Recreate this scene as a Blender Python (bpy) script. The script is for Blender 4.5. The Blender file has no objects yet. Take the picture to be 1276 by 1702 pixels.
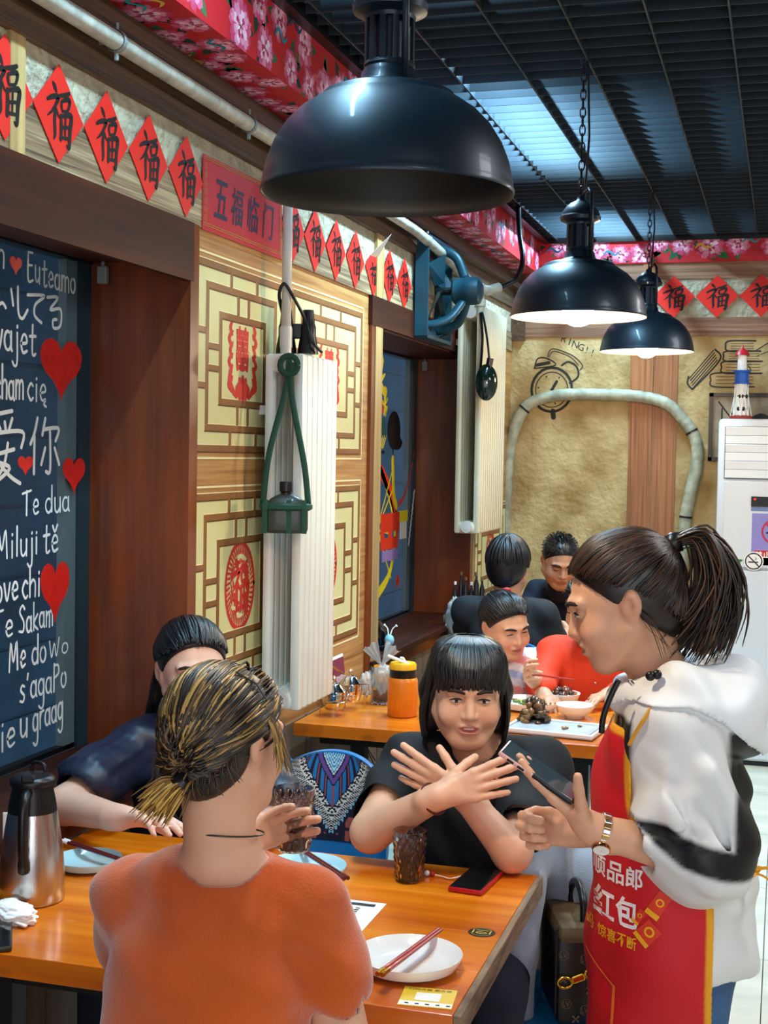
import bpy, bmesh, math, random
import numpy as np
from mathutils import Vector, Matrix, noise as mnoise
rng = random.Random(7)
SC = bpy.context.scene
COL = SC.collection
PI = math.pi

# ------------------------------------------------------------------ camera
cam_d = bpy.data.cameras.new('camera')
cam_d.sensor_fit = 'VERTICAL'
cam_d.sensor_height = 36.0
cam_d.lens = 2252.7 / 1702 * 36.0
cam_d.clip_start = 0.05
camera = bpy.data.objects.new('camera', cam_d)
COL.objects.link(camera)
RIGHT = Vector((0.9588, 0.2836, 0.0170)).normalized()
FWD = Vector((-0.2830, 0.9582, -0.0430)).normalized()
UPV = RIGHT.cross(FWD).normalized()
RIGHT = FWD.cross(UPV).normalized()
camera.matrix_world = Matrix(((RIGHT.x, UPV.x, -FWD.x, 1.95), (RIGHT.y, UPV.y, -FWD.y, 0.0),
                              (RIGHT.z, UPV.z, -FWD.z, 1.69), (0, 0, 0, 1)))
SC.camera = camera

# ------------------------------------------------------------------ world, lights, exposure
world = bpy.data.worlds.new('world'); SC.world = world
world.use_nodes = True
bg = world.node_tree.nodes['Background']
bg.inputs[0].default_value = (0.82, 0.89, 1.0, 1)
bg.inputs[1].default_value = .40
SC.view_settings.view_transform = 'Standard'
SC.view_settings.look = 'None'
SC.view_settings.gamma = 1.0
SC.view_settings.use_curve_mapping = False
SC.view_settings.exposure = 0.38

def area(name, loc, size, power, col, rot=(0, 0, 0), sy=None):
    l = bpy.data.lights.new(name, 'AREA'); l.energy = power; l.color = col
    l.shape = 'RECTANGLE'; l.size = size; l.size_y = sy or size
    o = bpy.data.objects.new(name, l); COL.objects.link(o); o.location = loc; o.rotation_euler = rot
    return o
def point(name, loc, power, col, r=0.05):
    l = bpy.data.lights.new(name, 'POINT'); l.energy = power; l.color = col; l.shadow_soft_size = r
    o = bpy.data.objects.new(name, l); COL.objects.link(o); o.location = loc
    return o
# fill lamps added out of view, above the aisle and behind the camera
for ly, lp in ((0.0, 26), (3.2, 30), (6.4, 34)):
    area('aisle_fill_light', (3.3, ly, 2.93), 1.1, lp, (0.97, 0.98, 1.0), (0, 0.25, 0), 0.6)
area('rear_fill_light', (2.6, -1.9, 1.75), 3.4, 44, (0.90, 0.94, 1.0), (PI / 2, 0, 0), 2.4)  # added fill, a bare area lamp where the room is left open
# cold tubes burning in the void above the open grid
for ly, ll, lp in ((2.55, 1.5, 50), (5.35, 1.25, 105), (7.65, .8, 60)):
    area('plenum_tube_light', (0.90, ly, 3.25), 0.05, lp, (0.42, 0.76, 1.0), (0, 0, 0), ll)

# ------------------------------------------------------------------ helpers
def lin(h):
    h = h.lstrip('#')
    c = [int(h[i:i + 2], 16) / 255 for i in (0, 2, 4)]
    return tuple(x / 12.92 if x <= .04045 else ((x + .055) / 1.055) ** 2.4 for x in c)

def base_mat(name):
    m = bpy.data.materials.new(name); m.use_nodes = True
    nt = m.node_tree; b = nt.nodes['Principled BSDF']
    return m, nt, b

def mat(name, col='#808080', rough=.5, metal=0., var=0., vscale=8., bump=0., bscale=60., bdist=.004, coat=0., vcol=False,
        stretch=(1, 1, 1), sheen=0., emit=None, estr=1., sss=0., trans=0., ior=1.45, spec=.5, col2=None):
    m, nt, b = base_mat(name)
    N, L = nt.nodes, nt.links
    c = lin(col) if isinstance(col, str) else col
    b.inputs['Roughness'].default_value = rough
    b.inputs['Metallic'].default_value = metal
    b.inputs['Specular IOR Level'].default_value = spec
    b.inputs['Coat Weight'].default_value = coat
    b.inputs['Coat Roughness'].default_value = .08
    b.inputs['IOR'].default_value = ior
    if sheen: b.inputs['Sheen Weight'].default_value = sheen
    if sss:
        b.inputs['Subsurface Weight'].default_value = sss
        b.inputs['Subsurface Radius'].default_value = (.012, .005, .003)
        b.inputs['Subsurface Scale'].default_value = 1.0
    if trans: b.inputs['Transmission Weight'].default_value = trans
    if emit:
        b.inputs['Emission Color'].default_value = (*lin(emit), 1); b.inputs['Emission Strength'].default_value = estr
    src = None
    if vcol:
        a = N.new('ShaderNodeAttribute'); a.attribute_name = 'Col'; src = a.outputs['Color']
    tc = mp = None
    if var or bump:
        tc = N.new('ShaderNodeTexCoord'); mp = N.new('ShaderNodeMapping')
        mp.inputs['Scale'].default_value = stretch
        L.new(tc.outputs['Object'], mp.inputs['Vector'])
    if var:
        n = N.new('ShaderNodeTexNoise'); n.inputs['Scale'].default_value = vscale; n.inputs['Detail'].default_value = 6
        L.new(mp.outputs[0], n.inputs['Vector'])
        mx = N.new('ShaderNodeMix'); mx.data_type = 'RGBA'; mx.blend_type = 'MIX' if col2 else 'MULTIPLY'
        if col2:
            r = N.new('ShaderNodeMapRange'); r.inputs[1].default_value = .5 - .5 * (1 - var) ; r.inputs[2].default_value = .5 + .5 * (1 - var) + 1e-3
            L.new(n.outputs[0], r.inputs[0]); L.new(r.outputs[0], mx.inputs[0])
            mx.inputs[6].default_value = (*c, 1); mx.inputs[7].default_value = (*lin(col2), 1)
        else:
            r = N.new('ShaderNodeMapRange'); r.inputs[1].default_value = .3; r.inputs[2].default_value = .7
            r.inputs[3].default_value = 1 - var; r.inputs[4].default_value = 1 + var * .6
            L.new(n.outputs[0], r.inputs[0])
            mx.inputs[0].default_value = 1.0
            mx.inputs[6].default_value = (*c, 1)
            if src: L.new(src, mx.inputs[6])
            L.new(r.outputs[0], mx.inputs[7])
        src = mx.outputs[2]
    if src: L.new(src, b.inputs['Base Color'])
    else: b.inputs['Base Color'].default_value = (*c, 1)
    if bump:
        n2 = N.new('ShaderNodeTexNoise'); n2.inputs['Scale'].default_value = bscale; n2.inputs['Detail'].default_value = 4
        L.new(mp.outputs[0], n2.inputs['Vector'])
        bp = N.new('ShaderNodeBump'); bp.inputs['Strength'].default_value = min(1, bump); bp.inputs['Distance'].default_value = bdist
        L.new(n2.outputs[0], bp.inputs['Height']); L.new(bp.outputs[0], b.inputs['Normal'])
    return m

def wood(name, c1, c2, axis='y', scale=14., rough=.4, coat=0., stretch=12., knots=False, bump=.15, c3=None):
    m, nt, b = base_mat(name); N, L = nt.nodes, nt.links
    tc = N.new('ShaderNodeTexCoord'); mp = N.new('ShaderNodeMapping')
    s = [1., 1., 1.]; s['xyz'.index(axis)] = 1. / stretch
    mp.inputs['Scale'].default_value = s
    L.new(tc.outputs['Object'], mp.inputs['Vector'])
    n0 = N.new('ShaderNodeTexNoise'); n0.inputs['Scale'].default_value = scale; n0.inputs['Detail'].default_value = 8
    n0.inputs['Distortion'].default_value = .6
    L.new(mp.outputs[0], n0.inputs['Vector'])
    n1 = N.new('ShaderNodeTexNoise'); n1.inputs['Scale'].default_value = scale * 3.5; n1.inputs['Detail'].default_value = 3
    L.new(mp.outputs[0], n1.inputs['Vector'])
    ad = N.new('ShaderNodeMath'); ad.operation = 'MULTIPLY_ADD'; ad.inputs[1].default_value = .45
    L.new(n1.outputs[0], ad.inputs[0]); L.new(n0.outputs[0], ad.inputs[2])
    cr = N.new('ShaderNodeValToRGB')
    cr.color_ramp.elements[0].position = .48; cr.color_ramp.elements[0].color = (*lin(c1), 1)
    cr.color_ramp.elements[1].position = .95; cr.color_ramp.elements[1].color = (*lin(c2), 1)
    if c3:
        e = cr.color_ramp.elements.new(.7); e.color = (*lin(c3), 1)
    L.new(ad.outputs[0], cr.inputs[0])
    out = cr.outputs[0]
    if knots:
        mp2 = N.new('ShaderNodeMapping'); s2 = [1., 1., 1.]; s2['xyz'.index(axis)] = .45
        mp2.inputs['Scale'].default_value = s2; L.new(tc.outputs['Object'], mp2.inputs['Vector'])
        v = N.new('ShaderNodeTexVoronoi'); v.inputs['Scale'].default_value = 5.5; L.new(mp2.outputs[0], v.inputs['Vector'])
        r = N.new('ShaderNodeMapRange'); r.inputs[1].default_value = .02; r.inputs[2].default_value = .10
        r.inputs[3].default_value = .35; r.inputs[4].default_value = 1.
        L.new(v.outputs['Distance'], r.inputs[0])
        mx = N.new('ShaderNodeMix'); mx.data_type = 'RGBA'; mx.blend_type = 'MULTIPLY'; mx.inputs[0].default_value = 1
        L.new(out, mx.inputs[6]); L.new(r.outputs[0], mx.inputs[7]); out = mx.outputs[2]
    L.new(out, b.inputs['Base Color'])
    b.inputs['Roughness'].default_value = rough
    b.inputs['Coat Weight'].default_value = coat; b.inputs['Coat Roughness'].default_value = .12
    bp = N.new('ShaderNodeBump'); bp.inputs['Strength'].default_value = bump; bp.inputs['Distance'].default_value = .002
    L.new(ad.outputs[0], bp.inputs['Height']); L.new(bp.outputs[0], b.inputs['Normal'])
    return m

def link(o, parent=None):
    COL.objects.link(o)
    if parent is not None: o.parent = parent
    return o
def wloc(o):
    v = Vector((0, 0, 0))
    while o is not None: v += o.location; o = o.parent
    return v
def tag(o, label=None, cat=None, group=None, kind=None):
    if label: o['label'] = label
    if cat: o['category'] = cat
    if group: o['group'] = group
    if kind: o['kind'] = kind
    return o
def thing(name, label, cat, loc, group=None):
    o = bpy.data.objects.new(name, None); o.empty_display_size = .05; COL.objects.link(o); o.location = loc
    return tag(o, label, cat, group)

class M:
    """collects faces in world coordinates, builds one mesh object"""
    def __init__(s): s.v = []; s.f = []; s.c = []; s.cc = (1, 1, 1); s.nk = 0
    def color(s, h): s.cc = lin(h) if isinstance(h, str) else h; return s
    def add(s, vs, fs):
        k = len(s.v); s.v += [tuple(p) for p in vs]
        for f in fs: s.f.append(tuple(i + k for i in f)); s.c.append(s.cc)
        return s
    def box(s, a, b):
        (x0, y0, z0), (x1, y1, z1) = a, b
        return s.add([(x0, y0, z0), (x1, y0, z0), (x1, y1, z0), (x0, y1, z0), (x0, y0, z1), (x1, y0, z1), (x1, y1, z1), (x0, y1, z1)],
                     [(3, 2, 1, 0), (4, 5, 6, 7), (0, 1, 5, 4), (1, 2, 6, 5), (2, 3, 7, 6), (3, 0, 4, 7)])
    def bbox(s, c, size, R=None, bev=0.):
        """box with chamfered edges, centred, rotated by 3x3"""
        hx, hy, hz = (q / 2 for q in size); bm = bmesh.new()
        bmesh.ops.create_cube(bm, size=1)
        for v in bm.verts: v.co = (v.co.x * size[0], v.co.y * size[1], v.co.z * size[2])
        if bev: bmesh.ops.bevel(bm, geom=list(bm.edges), offset=bev, segments=2, affect='EDGES', profile=.5)
        return s.from_bm(bm, c, R)
    def from_bm(s, bm, c=(0, 0, 0), R=None):
        bm.verts.index_update(); c = Vector(c)
        vs = [((R @ v.co) if R else v.co) + c for v in bm.verts]
        s.add(vs, [tuple(v.index for v in f.verts) for f in bm.faces]); bm.free(); return s
    def tube(s, path, r, n=10, cap=True, flat=1., up=None):
        P = [Vector(p) for p in path]; m = len(P)
        rs = list(r) if hasattr(r, '__len__') else [r] * m
        T = [(P[min(i + 1, m - 1)] - P[max(i - 1, 0)]).normalized() for i in range(m)]
        u = Vector(up) if up is not None else (Vector((0, 0, 1)) if abs(T[0].z) < .9 else Vector((1, 0, 0)))
        vs = []
        for i in range(m):
            t = T[i]; u = (u - t * u.dot(t))
            u = u.normalized() if u.length > 1e-6 else t.orthogonal().normalized()
            w = t.cross(u)
            for j in range(n):
                a = 2 * PI * j / n
                vs.append(P[i] + (u * math.cos(a) * flat + w * math.sin(a)) * rs[i])
        fs = [(i * n + j, i * n + (j + 1) % n, (i + 1) * n + (j + 1) % n, (i + 1) * n + j) for i in range(m - 1) for j in range(n)]
        if cap: fs += [tuple(range(n))[::-1], tuple(range((m - 1) * n, m * n))]
        return s.add(vs, fs)
    def lathe(s, prof, c=(0, 0, 0), n=32, R=None, closed=False):
        c = Vector(c); vs = []; m = len(prof)
        for (r, z) in prof:
            for j in range(n):
                a = 2 * PI * j / n; p = Vector((r * math.cos(a), r * math.sin(a), z))
                vs.append((R @ p if R else p) + c)
        fs = [(i * n + j, i * n + (j + 1) % n, (i + 1) * n + (j + 1) % n, (i + 1) * n + j) for i in range(m - 1) for j in range(n)]
        if closed: fs += [((m - 1) * n + j, (m - 1) * n + (j + 1) % n, (j + 1) % n, j) for j in range(n)]
        return s.add(vs, fs)
    def poly(s, pts, thick=None):
        """planar polygon; thick = vector extrusion"""
        n = len(pts); P = [Vector(p) for p in pts]
        if thick is None: return s.add(P, [tuple(range(n))])
        t = Vector(thick)
        return s.add(P + [p + t for p in P], [tuple(range(n))[::-1], tuple(range(n, 2 * n))] +
                     [(i, (i + 1) % n, (i + 1) % n + n, i + n) for i in range(n)])
    def sphere(s, c, r, n=12, m=8, R=None):
        r3 = r if hasattr(r, '__len__') else (r, r, r); c = Vector(c)
        vs = []
        for i in range(m + 1):
            th = PI * i / m
            for j in range(n):
                a = 2 * PI * j / n
                p = Vector((r3[0] * math.sin(th) * math.cos(a), r3[1] * math.sin(th) * math.sin(a), r3[2] * math.cos(th)))
                vs.append((R @ p if R else p) + c)
        return s.add(vs, [(i * n + j, (i + 1) * n + j, (i + 1) * n + (j + 1) % n, i * n + (j + 1) % n) for i in range(m) for j in range(n)])
    def stroke(s, pts, w, O, U, V, smooth=True, k=5):
        """flat brush stroke in plane O + u U + v V; w number or per-point list"""
        P = [Vector((p[0], p[1])) for p in pts]
        ws = list(w) if hasattr(w, '__len__') else [w] * len(P)
        if smooth and len(P) > 2:
            Q, wq = [], []
            for i in range(len(P) - 1):
                p0, p1, p2, p3 = P[max(i - 1, 0)], P[i], P[i + 1], P[min(i + 2, len(P) - 1)]
                for j in range(k):
                    t = j / k
                    Q.append(.5 * ((2 * p1) + (p2 - p0) * t + (2 * p0 - 5 * p1 + 4 * p2 - p3) * t * t + (3 * p1 - p0 - 3 * p2 + p3) * t ** 3))
                    wq.append(ws[i] * (1 - t) + ws[i + 1] * t)
            Q.append(P[-1]); wq.append(ws[-1]); P, ws = Q, wq
        O, U, V = Vector(O), Vector(U), Vector(V); s.nk += 1; O = O + U.cross(V) * (.00004 * (s.nk % 40))
        L_, R_ = [], []
        for i, p in enumerate(P):
            t = (P[min(i + 1, len(P) - 1)] - P[max(i - 1, 0)])
            t = t.normalized() if t.length > 1e-9 else Vector((1, 0))
            nn = Vector((-t.y, t.x)) * ws[i] / 2
            L_.append(p + nn); R_.append(p - nn)
        # round caps
        def cap(p, t, r):
            a0 = math.atan2(t.y, t.x)
            return [p + Vector((math.cos(a0 + a), math.sin(a0 + a))) * r for a in (-PI / 4, 0, PI / 4)]
        t1 = (P[-1] - P[-2]).normalized(); t0 = (P[0] - P[1]).normalized()
        m = len(P); n0 = len(s.v)
        pts2 = L_ + R_
        fs = [(i, m + i, m + i + 1, i + 1) for i in range(m - 1)]
        e = cap(P[-1], t1, ws[-1] / 2); b = cap(P[0], t0, ws[0] / 2)
        pts2 += e + b
        fs += [(2 * m - 1, 2 * m, 2 * m + 1, 2 * m + 2, m - 1), (0, 2 * m + 3, 2 * m + 4, 2 * m + 5, m)]
        return s.add([O + U * p.x + V * p.y for p in pts2], fs)
    def build(s, name, mt, parent=None, smooth=False, origin=None, angle=None):
        V = np.array(s.v, float)
        if parent is not None: off = np.array(wloc(parent)); loc = (0, 0, 0)
        else:
            lo, hi = V.min(0), V.max(0)
            off = np.array(origin) if origin is not None else np.array([(lo[0] + hi[0]) / 2, (lo[1] + hi[1]) / 2, lo[2]])
            loc = tuple(off)
        me = bpy.data.meshes.new(name); me.from_pydata((V - off).tolist(), [], s.f)
        if len(set(s.c)) > 1 or s.c[0] != (1, 1, 1):
            at = me.attributes.new('Col', 'FLOAT_COLOR', 'FACE')
            at.data.foreach_set('color', np.concatenate([np.array(s.c, float), np.ones((len(s.c), 1))], 1).astype(np.float32).ravel())
        if smooth:
            me.polygons.foreach_set('use_smooth', [True] * len(me.polygons))
            if angle is not None: me.set_sharp_from_angle(angle=math.radians(angle))
        me.materials.append(mt)
        o = bpy.data.objects.new(name, me); o.location = loc
        return link(o, parent)

def bez(pts, k=6):
    """catmull-rom through 3d points"""
    P = [Vector(p) for p in pts]; Q = []
    for i in range(len(P) - 1):
        p0, p1, p2, p3 = P[max(i - 1, 0)], P[i], P[i + 1], P[min(i + 2, len(P) - 1)]
        for j in range(k):
            t = j / k
            Q.append(.5 * ((2 * p1) + (p2 - p0) * t + (2 * p0 - 5 * p1 + 4 * p2 - p3) * t * t + (3 * p1 - p0 - 3 * p2 + p3) * t ** 3))
    return Q + [P[-1]]

_tc = {}
def glyphs(body, bold=0., shear=0.):
    k = (body, bold, shear)
    if k in _tc: return _tc[k]
    cu = bpy.data.curves.new('glyph_curve', 'FONT'); cu.body = body; cu.size = 1; cu.offset = bold; cu.shear = shear
    cu.resolution_u = 2
    ob = bpy.data.objects.new('glyph_temp', cu); COL.objects.link(ob)
    dg = bpy.context.evaluated_depsgraph_get(); ev = ob.evaluated_get(dg); me = ev.to_mesh()
    vs = [(v.co.x, v.co.y) for v in me.vertices]; fs = [tuple(p.vertices) for p in me.polygons]
    ev.to_mesh_clear(); bpy.data.objects.remove(ob); bpy.data.curves.remove(cu)
    _tc[k] = (vs, fs); return vs, fs
def text(m, body, O, U, V, w=None, h=None, bold=0., shear=0., center=True):
    """flat lettering fitted to w x h (metres) centred at O"""
    vs, fs = glyphs(body, bold, shear)
    if not vs: return m
    xs = [p[0] for p in vs]; ys = [p[1] for p in vs]
    W, H = max(xs) - min(xs), max(ys) - min(ys)
    sx = (w / W) if w else h / H; sy = (h / H) if h else sx
    cx, cy = ((min(xs) + max(xs)) / 2, (min(ys) + max(ys)) / 2) if center else (min(xs), min(ys))
    O, U, V = Vector(O), Vector(U), Vector(V)
    return m.add([O + U * (p[0] - cx) * sx + V * (p[1] - cy) * sy for p in vs], fs)
def copy_tree(o, loc=None, parent=None, rot=None):
    c = o.copy(); COL.objects.link(c)
    if parent is not None: c.parent = parent
    if loc is not None: c.location = loc
    if rot is not None: c.rotation_euler = rot
    for ch in list(o.children): copy_tree(ch, None, c)
    return c
def rotz(a): return Matrix.Rotation(a, 3, 'Z')
X, Y, Z = Vector((1, 0, 0)), Vector((0, 1, 0)), Vector((0, 0, 1))
# ------------------------------------------------------------------ materials
m_brown = wood('brown_casing', '#4e200c', '#8a4216', 'z', 10, .32, .25, 14)
m_brown_y = wood('brown_header', '#260f08', '#4c2110', 'y', 10, .55, 0, 14)
m_board = wood('striped_board', '#4a3826', '#b8a27c', 'y', 70, .55, 0, 50, bump=.4, c3='#85694a')
m_boardx = wood('striped_board_x', '#5a3524', '#a8795a', 'x', 60, .55, 0, 50, bump=.3)
m_cornice = wood('cornice_wood', '#24130d', '#6a4a30', 'y', 60, .5, 0, 50, bump=.3)
m_post = wood('pale_post', '#8a6a3e', '#c8a468', 'z', 16, .5, 0, 24)
m_plank = wood('red_plank', '#7a3f22', '#b87848', 'z', 55, .5, 0, 50)
m_paper = wood('wood_print', '#8f5e2c', '#c99a5c', 'y', 45, .45, 0, 40, c3='#b07c44')
m_plaster = mat('crinkled_plaster', '#b3a78c', .7, var=.25, vscale=14, bump=1., bscale=34, bdist=.02)
m_stone = mat('stone_paper', '#cdb07c', .75, var=.62, vscale=5, bump=.9, bscale=26, bdist=.012, col2='#96743f')
m_cream = mat('cream_print', '#d6cd92', .5, var=.08, vscale=3)
m_lat = mat('lattice_brown', '#8a5a2c', .45, var=.25, vscale=5)
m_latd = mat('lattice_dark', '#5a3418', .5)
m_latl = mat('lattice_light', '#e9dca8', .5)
m_redprint = mat('red_print', '#c8281c', .55)
m_redpaper = mat('red_paper', '#d81e0e', .5)
m_ink = mat('black_ink', '#0b0908', .45)
m_gold = mat('gold_ink', '#c08a3c', .4, .3)
m_floral = mat('floral_cloth', '#c21a22', .6, var=.15, vscale=4, bump=.2, bscale=8)
m_petal = mat('printed_petals', rough=.65, vcol=True)
m_grid = mat('black_grid', '#2c363e', .5, spec=.3)
m_dark = mat('dark_void', '#020304', .9)
m_ext = mat('teal_tile', '#1f5f80', .5, var=.3, vscale=2.5)
m_alu = mat('window_metal', '#858b88', .45, .1)
m_white = mat('white_paint', '#e9ebe8', .6)
m_pipe = mat('painted_pipe', '#b9b8aa', .45, var=.35, vscale=22, bump=.3, bscale=40)
m_pipew = mat('white_pipe', '#cfc9c2', .35, var=.1, vscale=10)
m_black = mat('black_plastic', '#0c0d0f', .35)
m_tile = mat('marble_tile', '#d9d6c4', .18, var=.16, vscale=3, stretch=(1, 2.5, 1))
m_grout = mat('grout', '#6d6f6a', .8)
m_floorwood = wood('dado_wood', '#4b3524', '#7d6248', 'z', 9, .6, 0, 8)

m_glass = bpy.data.materials.new('window_glass'); m_glass.use_nodes = True
nt = m_glass.node_tree; nt.nodes.clear()
_o = nt.nodes.new('ShaderNodeOutputMaterial'); _mx = nt.nodes.new('ShaderNodeMixShader')
_t = nt.nodes.new('ShaderNodeBsdfTransparent'); _t.inputs[0].default_value = (.8, .9, .95, 1)
_g = nt.nodes.new('ShaderNodeBsdfGlossy'); _g.inputs['Roughness'].default_value = .02
_f = nt.nodes.new('ShaderNodeLayerWeight'); _f.inputs[0].default_value = .5
_p = nt.nodes.new('ShaderNodeMath'); _p.operation = 'POWER'; _p.inputs[1].default_value = 4.
_q = nt.nodes.new('ShaderNodeMath'); _q.operation = 'MULTIPLY_ADD'; _q.inputs[1].default_value = .3; _q.inputs[2].default_value = .03
nt.links.new(_f.outputs['Facing'], _p.inputs[0]); nt.links.new(_p.outputs[0], _q.inputs[0]); nt.links.new(_q.outputs[0], _mx.inputs[0]); nt.links.new(_t.outputs[0], _mx.inputs[1]); nt.links.new(_g.outputs[0], _mx.inputs[2])
nt.links.new(_mx.outputs[0], _o.inputs[0])

XW, YB = 0.30, 8.30
W1 = (1.70, 3.56, .80, 2.24); W2 = (5.36, 7.20, .80, 2.22)

# ------------------------------------------------------------------ shell
m_brown_y.node_tree.nodes['Principled BSDF'].inputs['Specular IOR Level'].default_value = .15
S = lambda o: tag(o, kind='structure')
m = M()
for y0, y1 in ((-2, W1[0]), (W1[1], W2[0]), (W2[1], YB)): m.box((-.02, y0, 0), (XW, y1, 3.6))
for w in (W1, W2):
    m.box((-.02, w[0], 0), (XW, w[1], w[2])); m.box((-.02, w[0], w[3]), (XW, w[1], 3.6))
wall_left = S(m.build('wall_left', m_brown))
wall_back = S(M().box((-.02, YB, 0), (5.0, YB + .15, 3.6)).build('wall_back', m_plaster))
wall_right = S(M().box((4.85, -2, 0), (5.0, YB, 3.6)).build('wall_right', m_plaster))
ceiling = S(M().box((-.02, -2, 3.6), (5.0, YB, 3.7)).build('ceiling', m_dark))
floor = S(M().box((-.02, -2, -.1), (5.0, YB, -.006)).build('floor', m_grout))
ext = S(M().box((-1.75, -2, 0), (-1.70, 24, 3.0)).build('exterior_wall', m_ext))
for k in range(9): M().box((-1.70, -2, .35 * k + .012), (-1.692, 24, .35 * k + .338)).build('cladding_panel', m_ext, ext)

# floor tiles
tw = .80
tile_m = None
for i in range(-3, 4):
    for j in range(-7, 5):
        x0, y0 = 1.925 + i * tw, 4.705 + j * tw
        xa, xb, ya, yb_ = max(x0, XW + .02), min(x0 + tw, 4.85), y0, min(y0 + tw, YB - .02)
        if xb - xa < .05 or yb_ - ya < .05: continue
        M().box((xa + .002, ya + .002, -.006), (xb - .002, yb_ - .002, 0)).build('floor_tile', m_tile, floor)

# open grid ceiling: runners along the room, slats across it
gx = [1.52 + .235 * k for k in range(-4, 14)]
grid = tag(bpy.data.objects.new('ceiling_grid', None), kind='structure'); COL.objects.link(grid); grid.location = (2.6, 3.5, 3.0)
proto = M().box((-.003, -4.75, 0), (.003, 4.78, .055)).build('grid_runner', m_grid)
proto.parent = grid
for k, x in enumerate(gx):
    o = proto if k == 0 else proto.copy()
    if k: COL.objects.link(o)
    o.parent = grid; o.location = Vector((x, 3.5, 3.0)) - grid.location
proto = M().box((-2.18, -.002, 0), (2.18, .002, .052)).build('grid_slat', m_grid)
for k in range(84):
    y = -.62 + .107 * k
    if y > YB - .02: break
    o = proto if k == 0 else proto.copy()
    if k: COL.objects.link(o)
    o.parent = grid; o.location = Vector((2.68, y, 3.001)) - grid.location
M().box((.495, -1.25, 2.985), (.535, YB, 3.03)).box((.535, YB - .045, 2.985), (4.85, YB, 3.03)).build('edge_channel', m_black, grid)

# ------------------------------------------------------------------ left wall dressing
for a, b in ((1.2, 2.62), (2.68, 5.36), (5.46, 8.3)):
    M().box((XW, a, 2.335), (XW + .012, b, 2.447)).build('frieze_board', m_board, wall_left)
    M().box((XW, a, 2.447), (XW + .006, b, 2.60)).build('plaster_strip', m_plaster, wall_left)
M().box((XW, 2.62, 2.335), (XW + .016, 2.68, 2.60)).build('frieze_post', m_post, wall_left)
M().box((XW, 5.36, .80), (XW + .02, 5.46, 2.60)).build('frieze_post', m_post, wall_left)
M().box((XW, -1.5, 2.594), (XW + .03, YB, 2.70)).build('cornice_board', m_cornice, wall_left)
M().box((XW, -1.5, 2.70), (XW + .075, YB, 2.735)).box((XW, -1.5, 2.735), (XW + .03, YB, 2.83)).build('cornice_ledge', m_cornice, wall_left)
# header casings + reveals
def casing(w, head_top, lo):
    hb = head_top - .165 if lo else w[3] - .005
    M().box((XW, w[0] - .06, hb), (XW + .022, w[1] + .005, head_top)).build('header_casing', m_brown_y, wall_left)
    M().box((XW, w[1] - .012, .55), (XW + .02, w[1] + (.045 if lo else .06), head_top)).build('jamb_casing', m_brown, wall_left)
    M().box((XW, w[0] - .05, .55), (XW + .018, w[0] + .012, head_top)).build('jamb_casing', m_brown, wall_left)
    M().box((.0, w[1] - .012, w[2]), (XW, w[1], w[3])).build('reveal_board', m_brown, wall_left)
    M().box((.0, w[0], w[2]), (XW, w[0] + .012, w[3])).build('reveal_board', m_brown, wall_left)
    M().box((.0, w[0], w[3] - .012), (XW, w[1], w[3])).build('head_board', m_brown_y, wall_left)
    M().box((.0, w[0], w[2]), (XW + .03, w[1], w[2] + .025)).build('sill_board', m_brown_y, wall_left)
casing(W1, 2.335, True); casing(W2, 2.335, False)
# little window catches at the heads of the reveals
for yc, zc in ((3.535, 2.19), (7.17, 2.17)):
    M().bbox((.05, yc, zc), (.03, .018, .05), None, .003).tube([(.05, yc, zc + .02), (.05, yc, zc + .06)], .005, 6).build('window_catch', m_alu, wall_left)
# dado below the windows
for a, b in ((1.0, 1.9), (1.9, 2.8), (2.8, 3.7), (3.7, 4.6), (4.6, 5.5), (5.5, 6.4), (6.4, 7.3), (7.3, 8.3)):
    M().box((XW, a + .004, .08), (XW + .012, b - .004, .74)).build('dado_panel', m_floorwood, wall_left)
S(M().box((XW, -1, 0), (XW + .02, YB, .08)).build('baseboard_left', m_brown_y))

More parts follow.
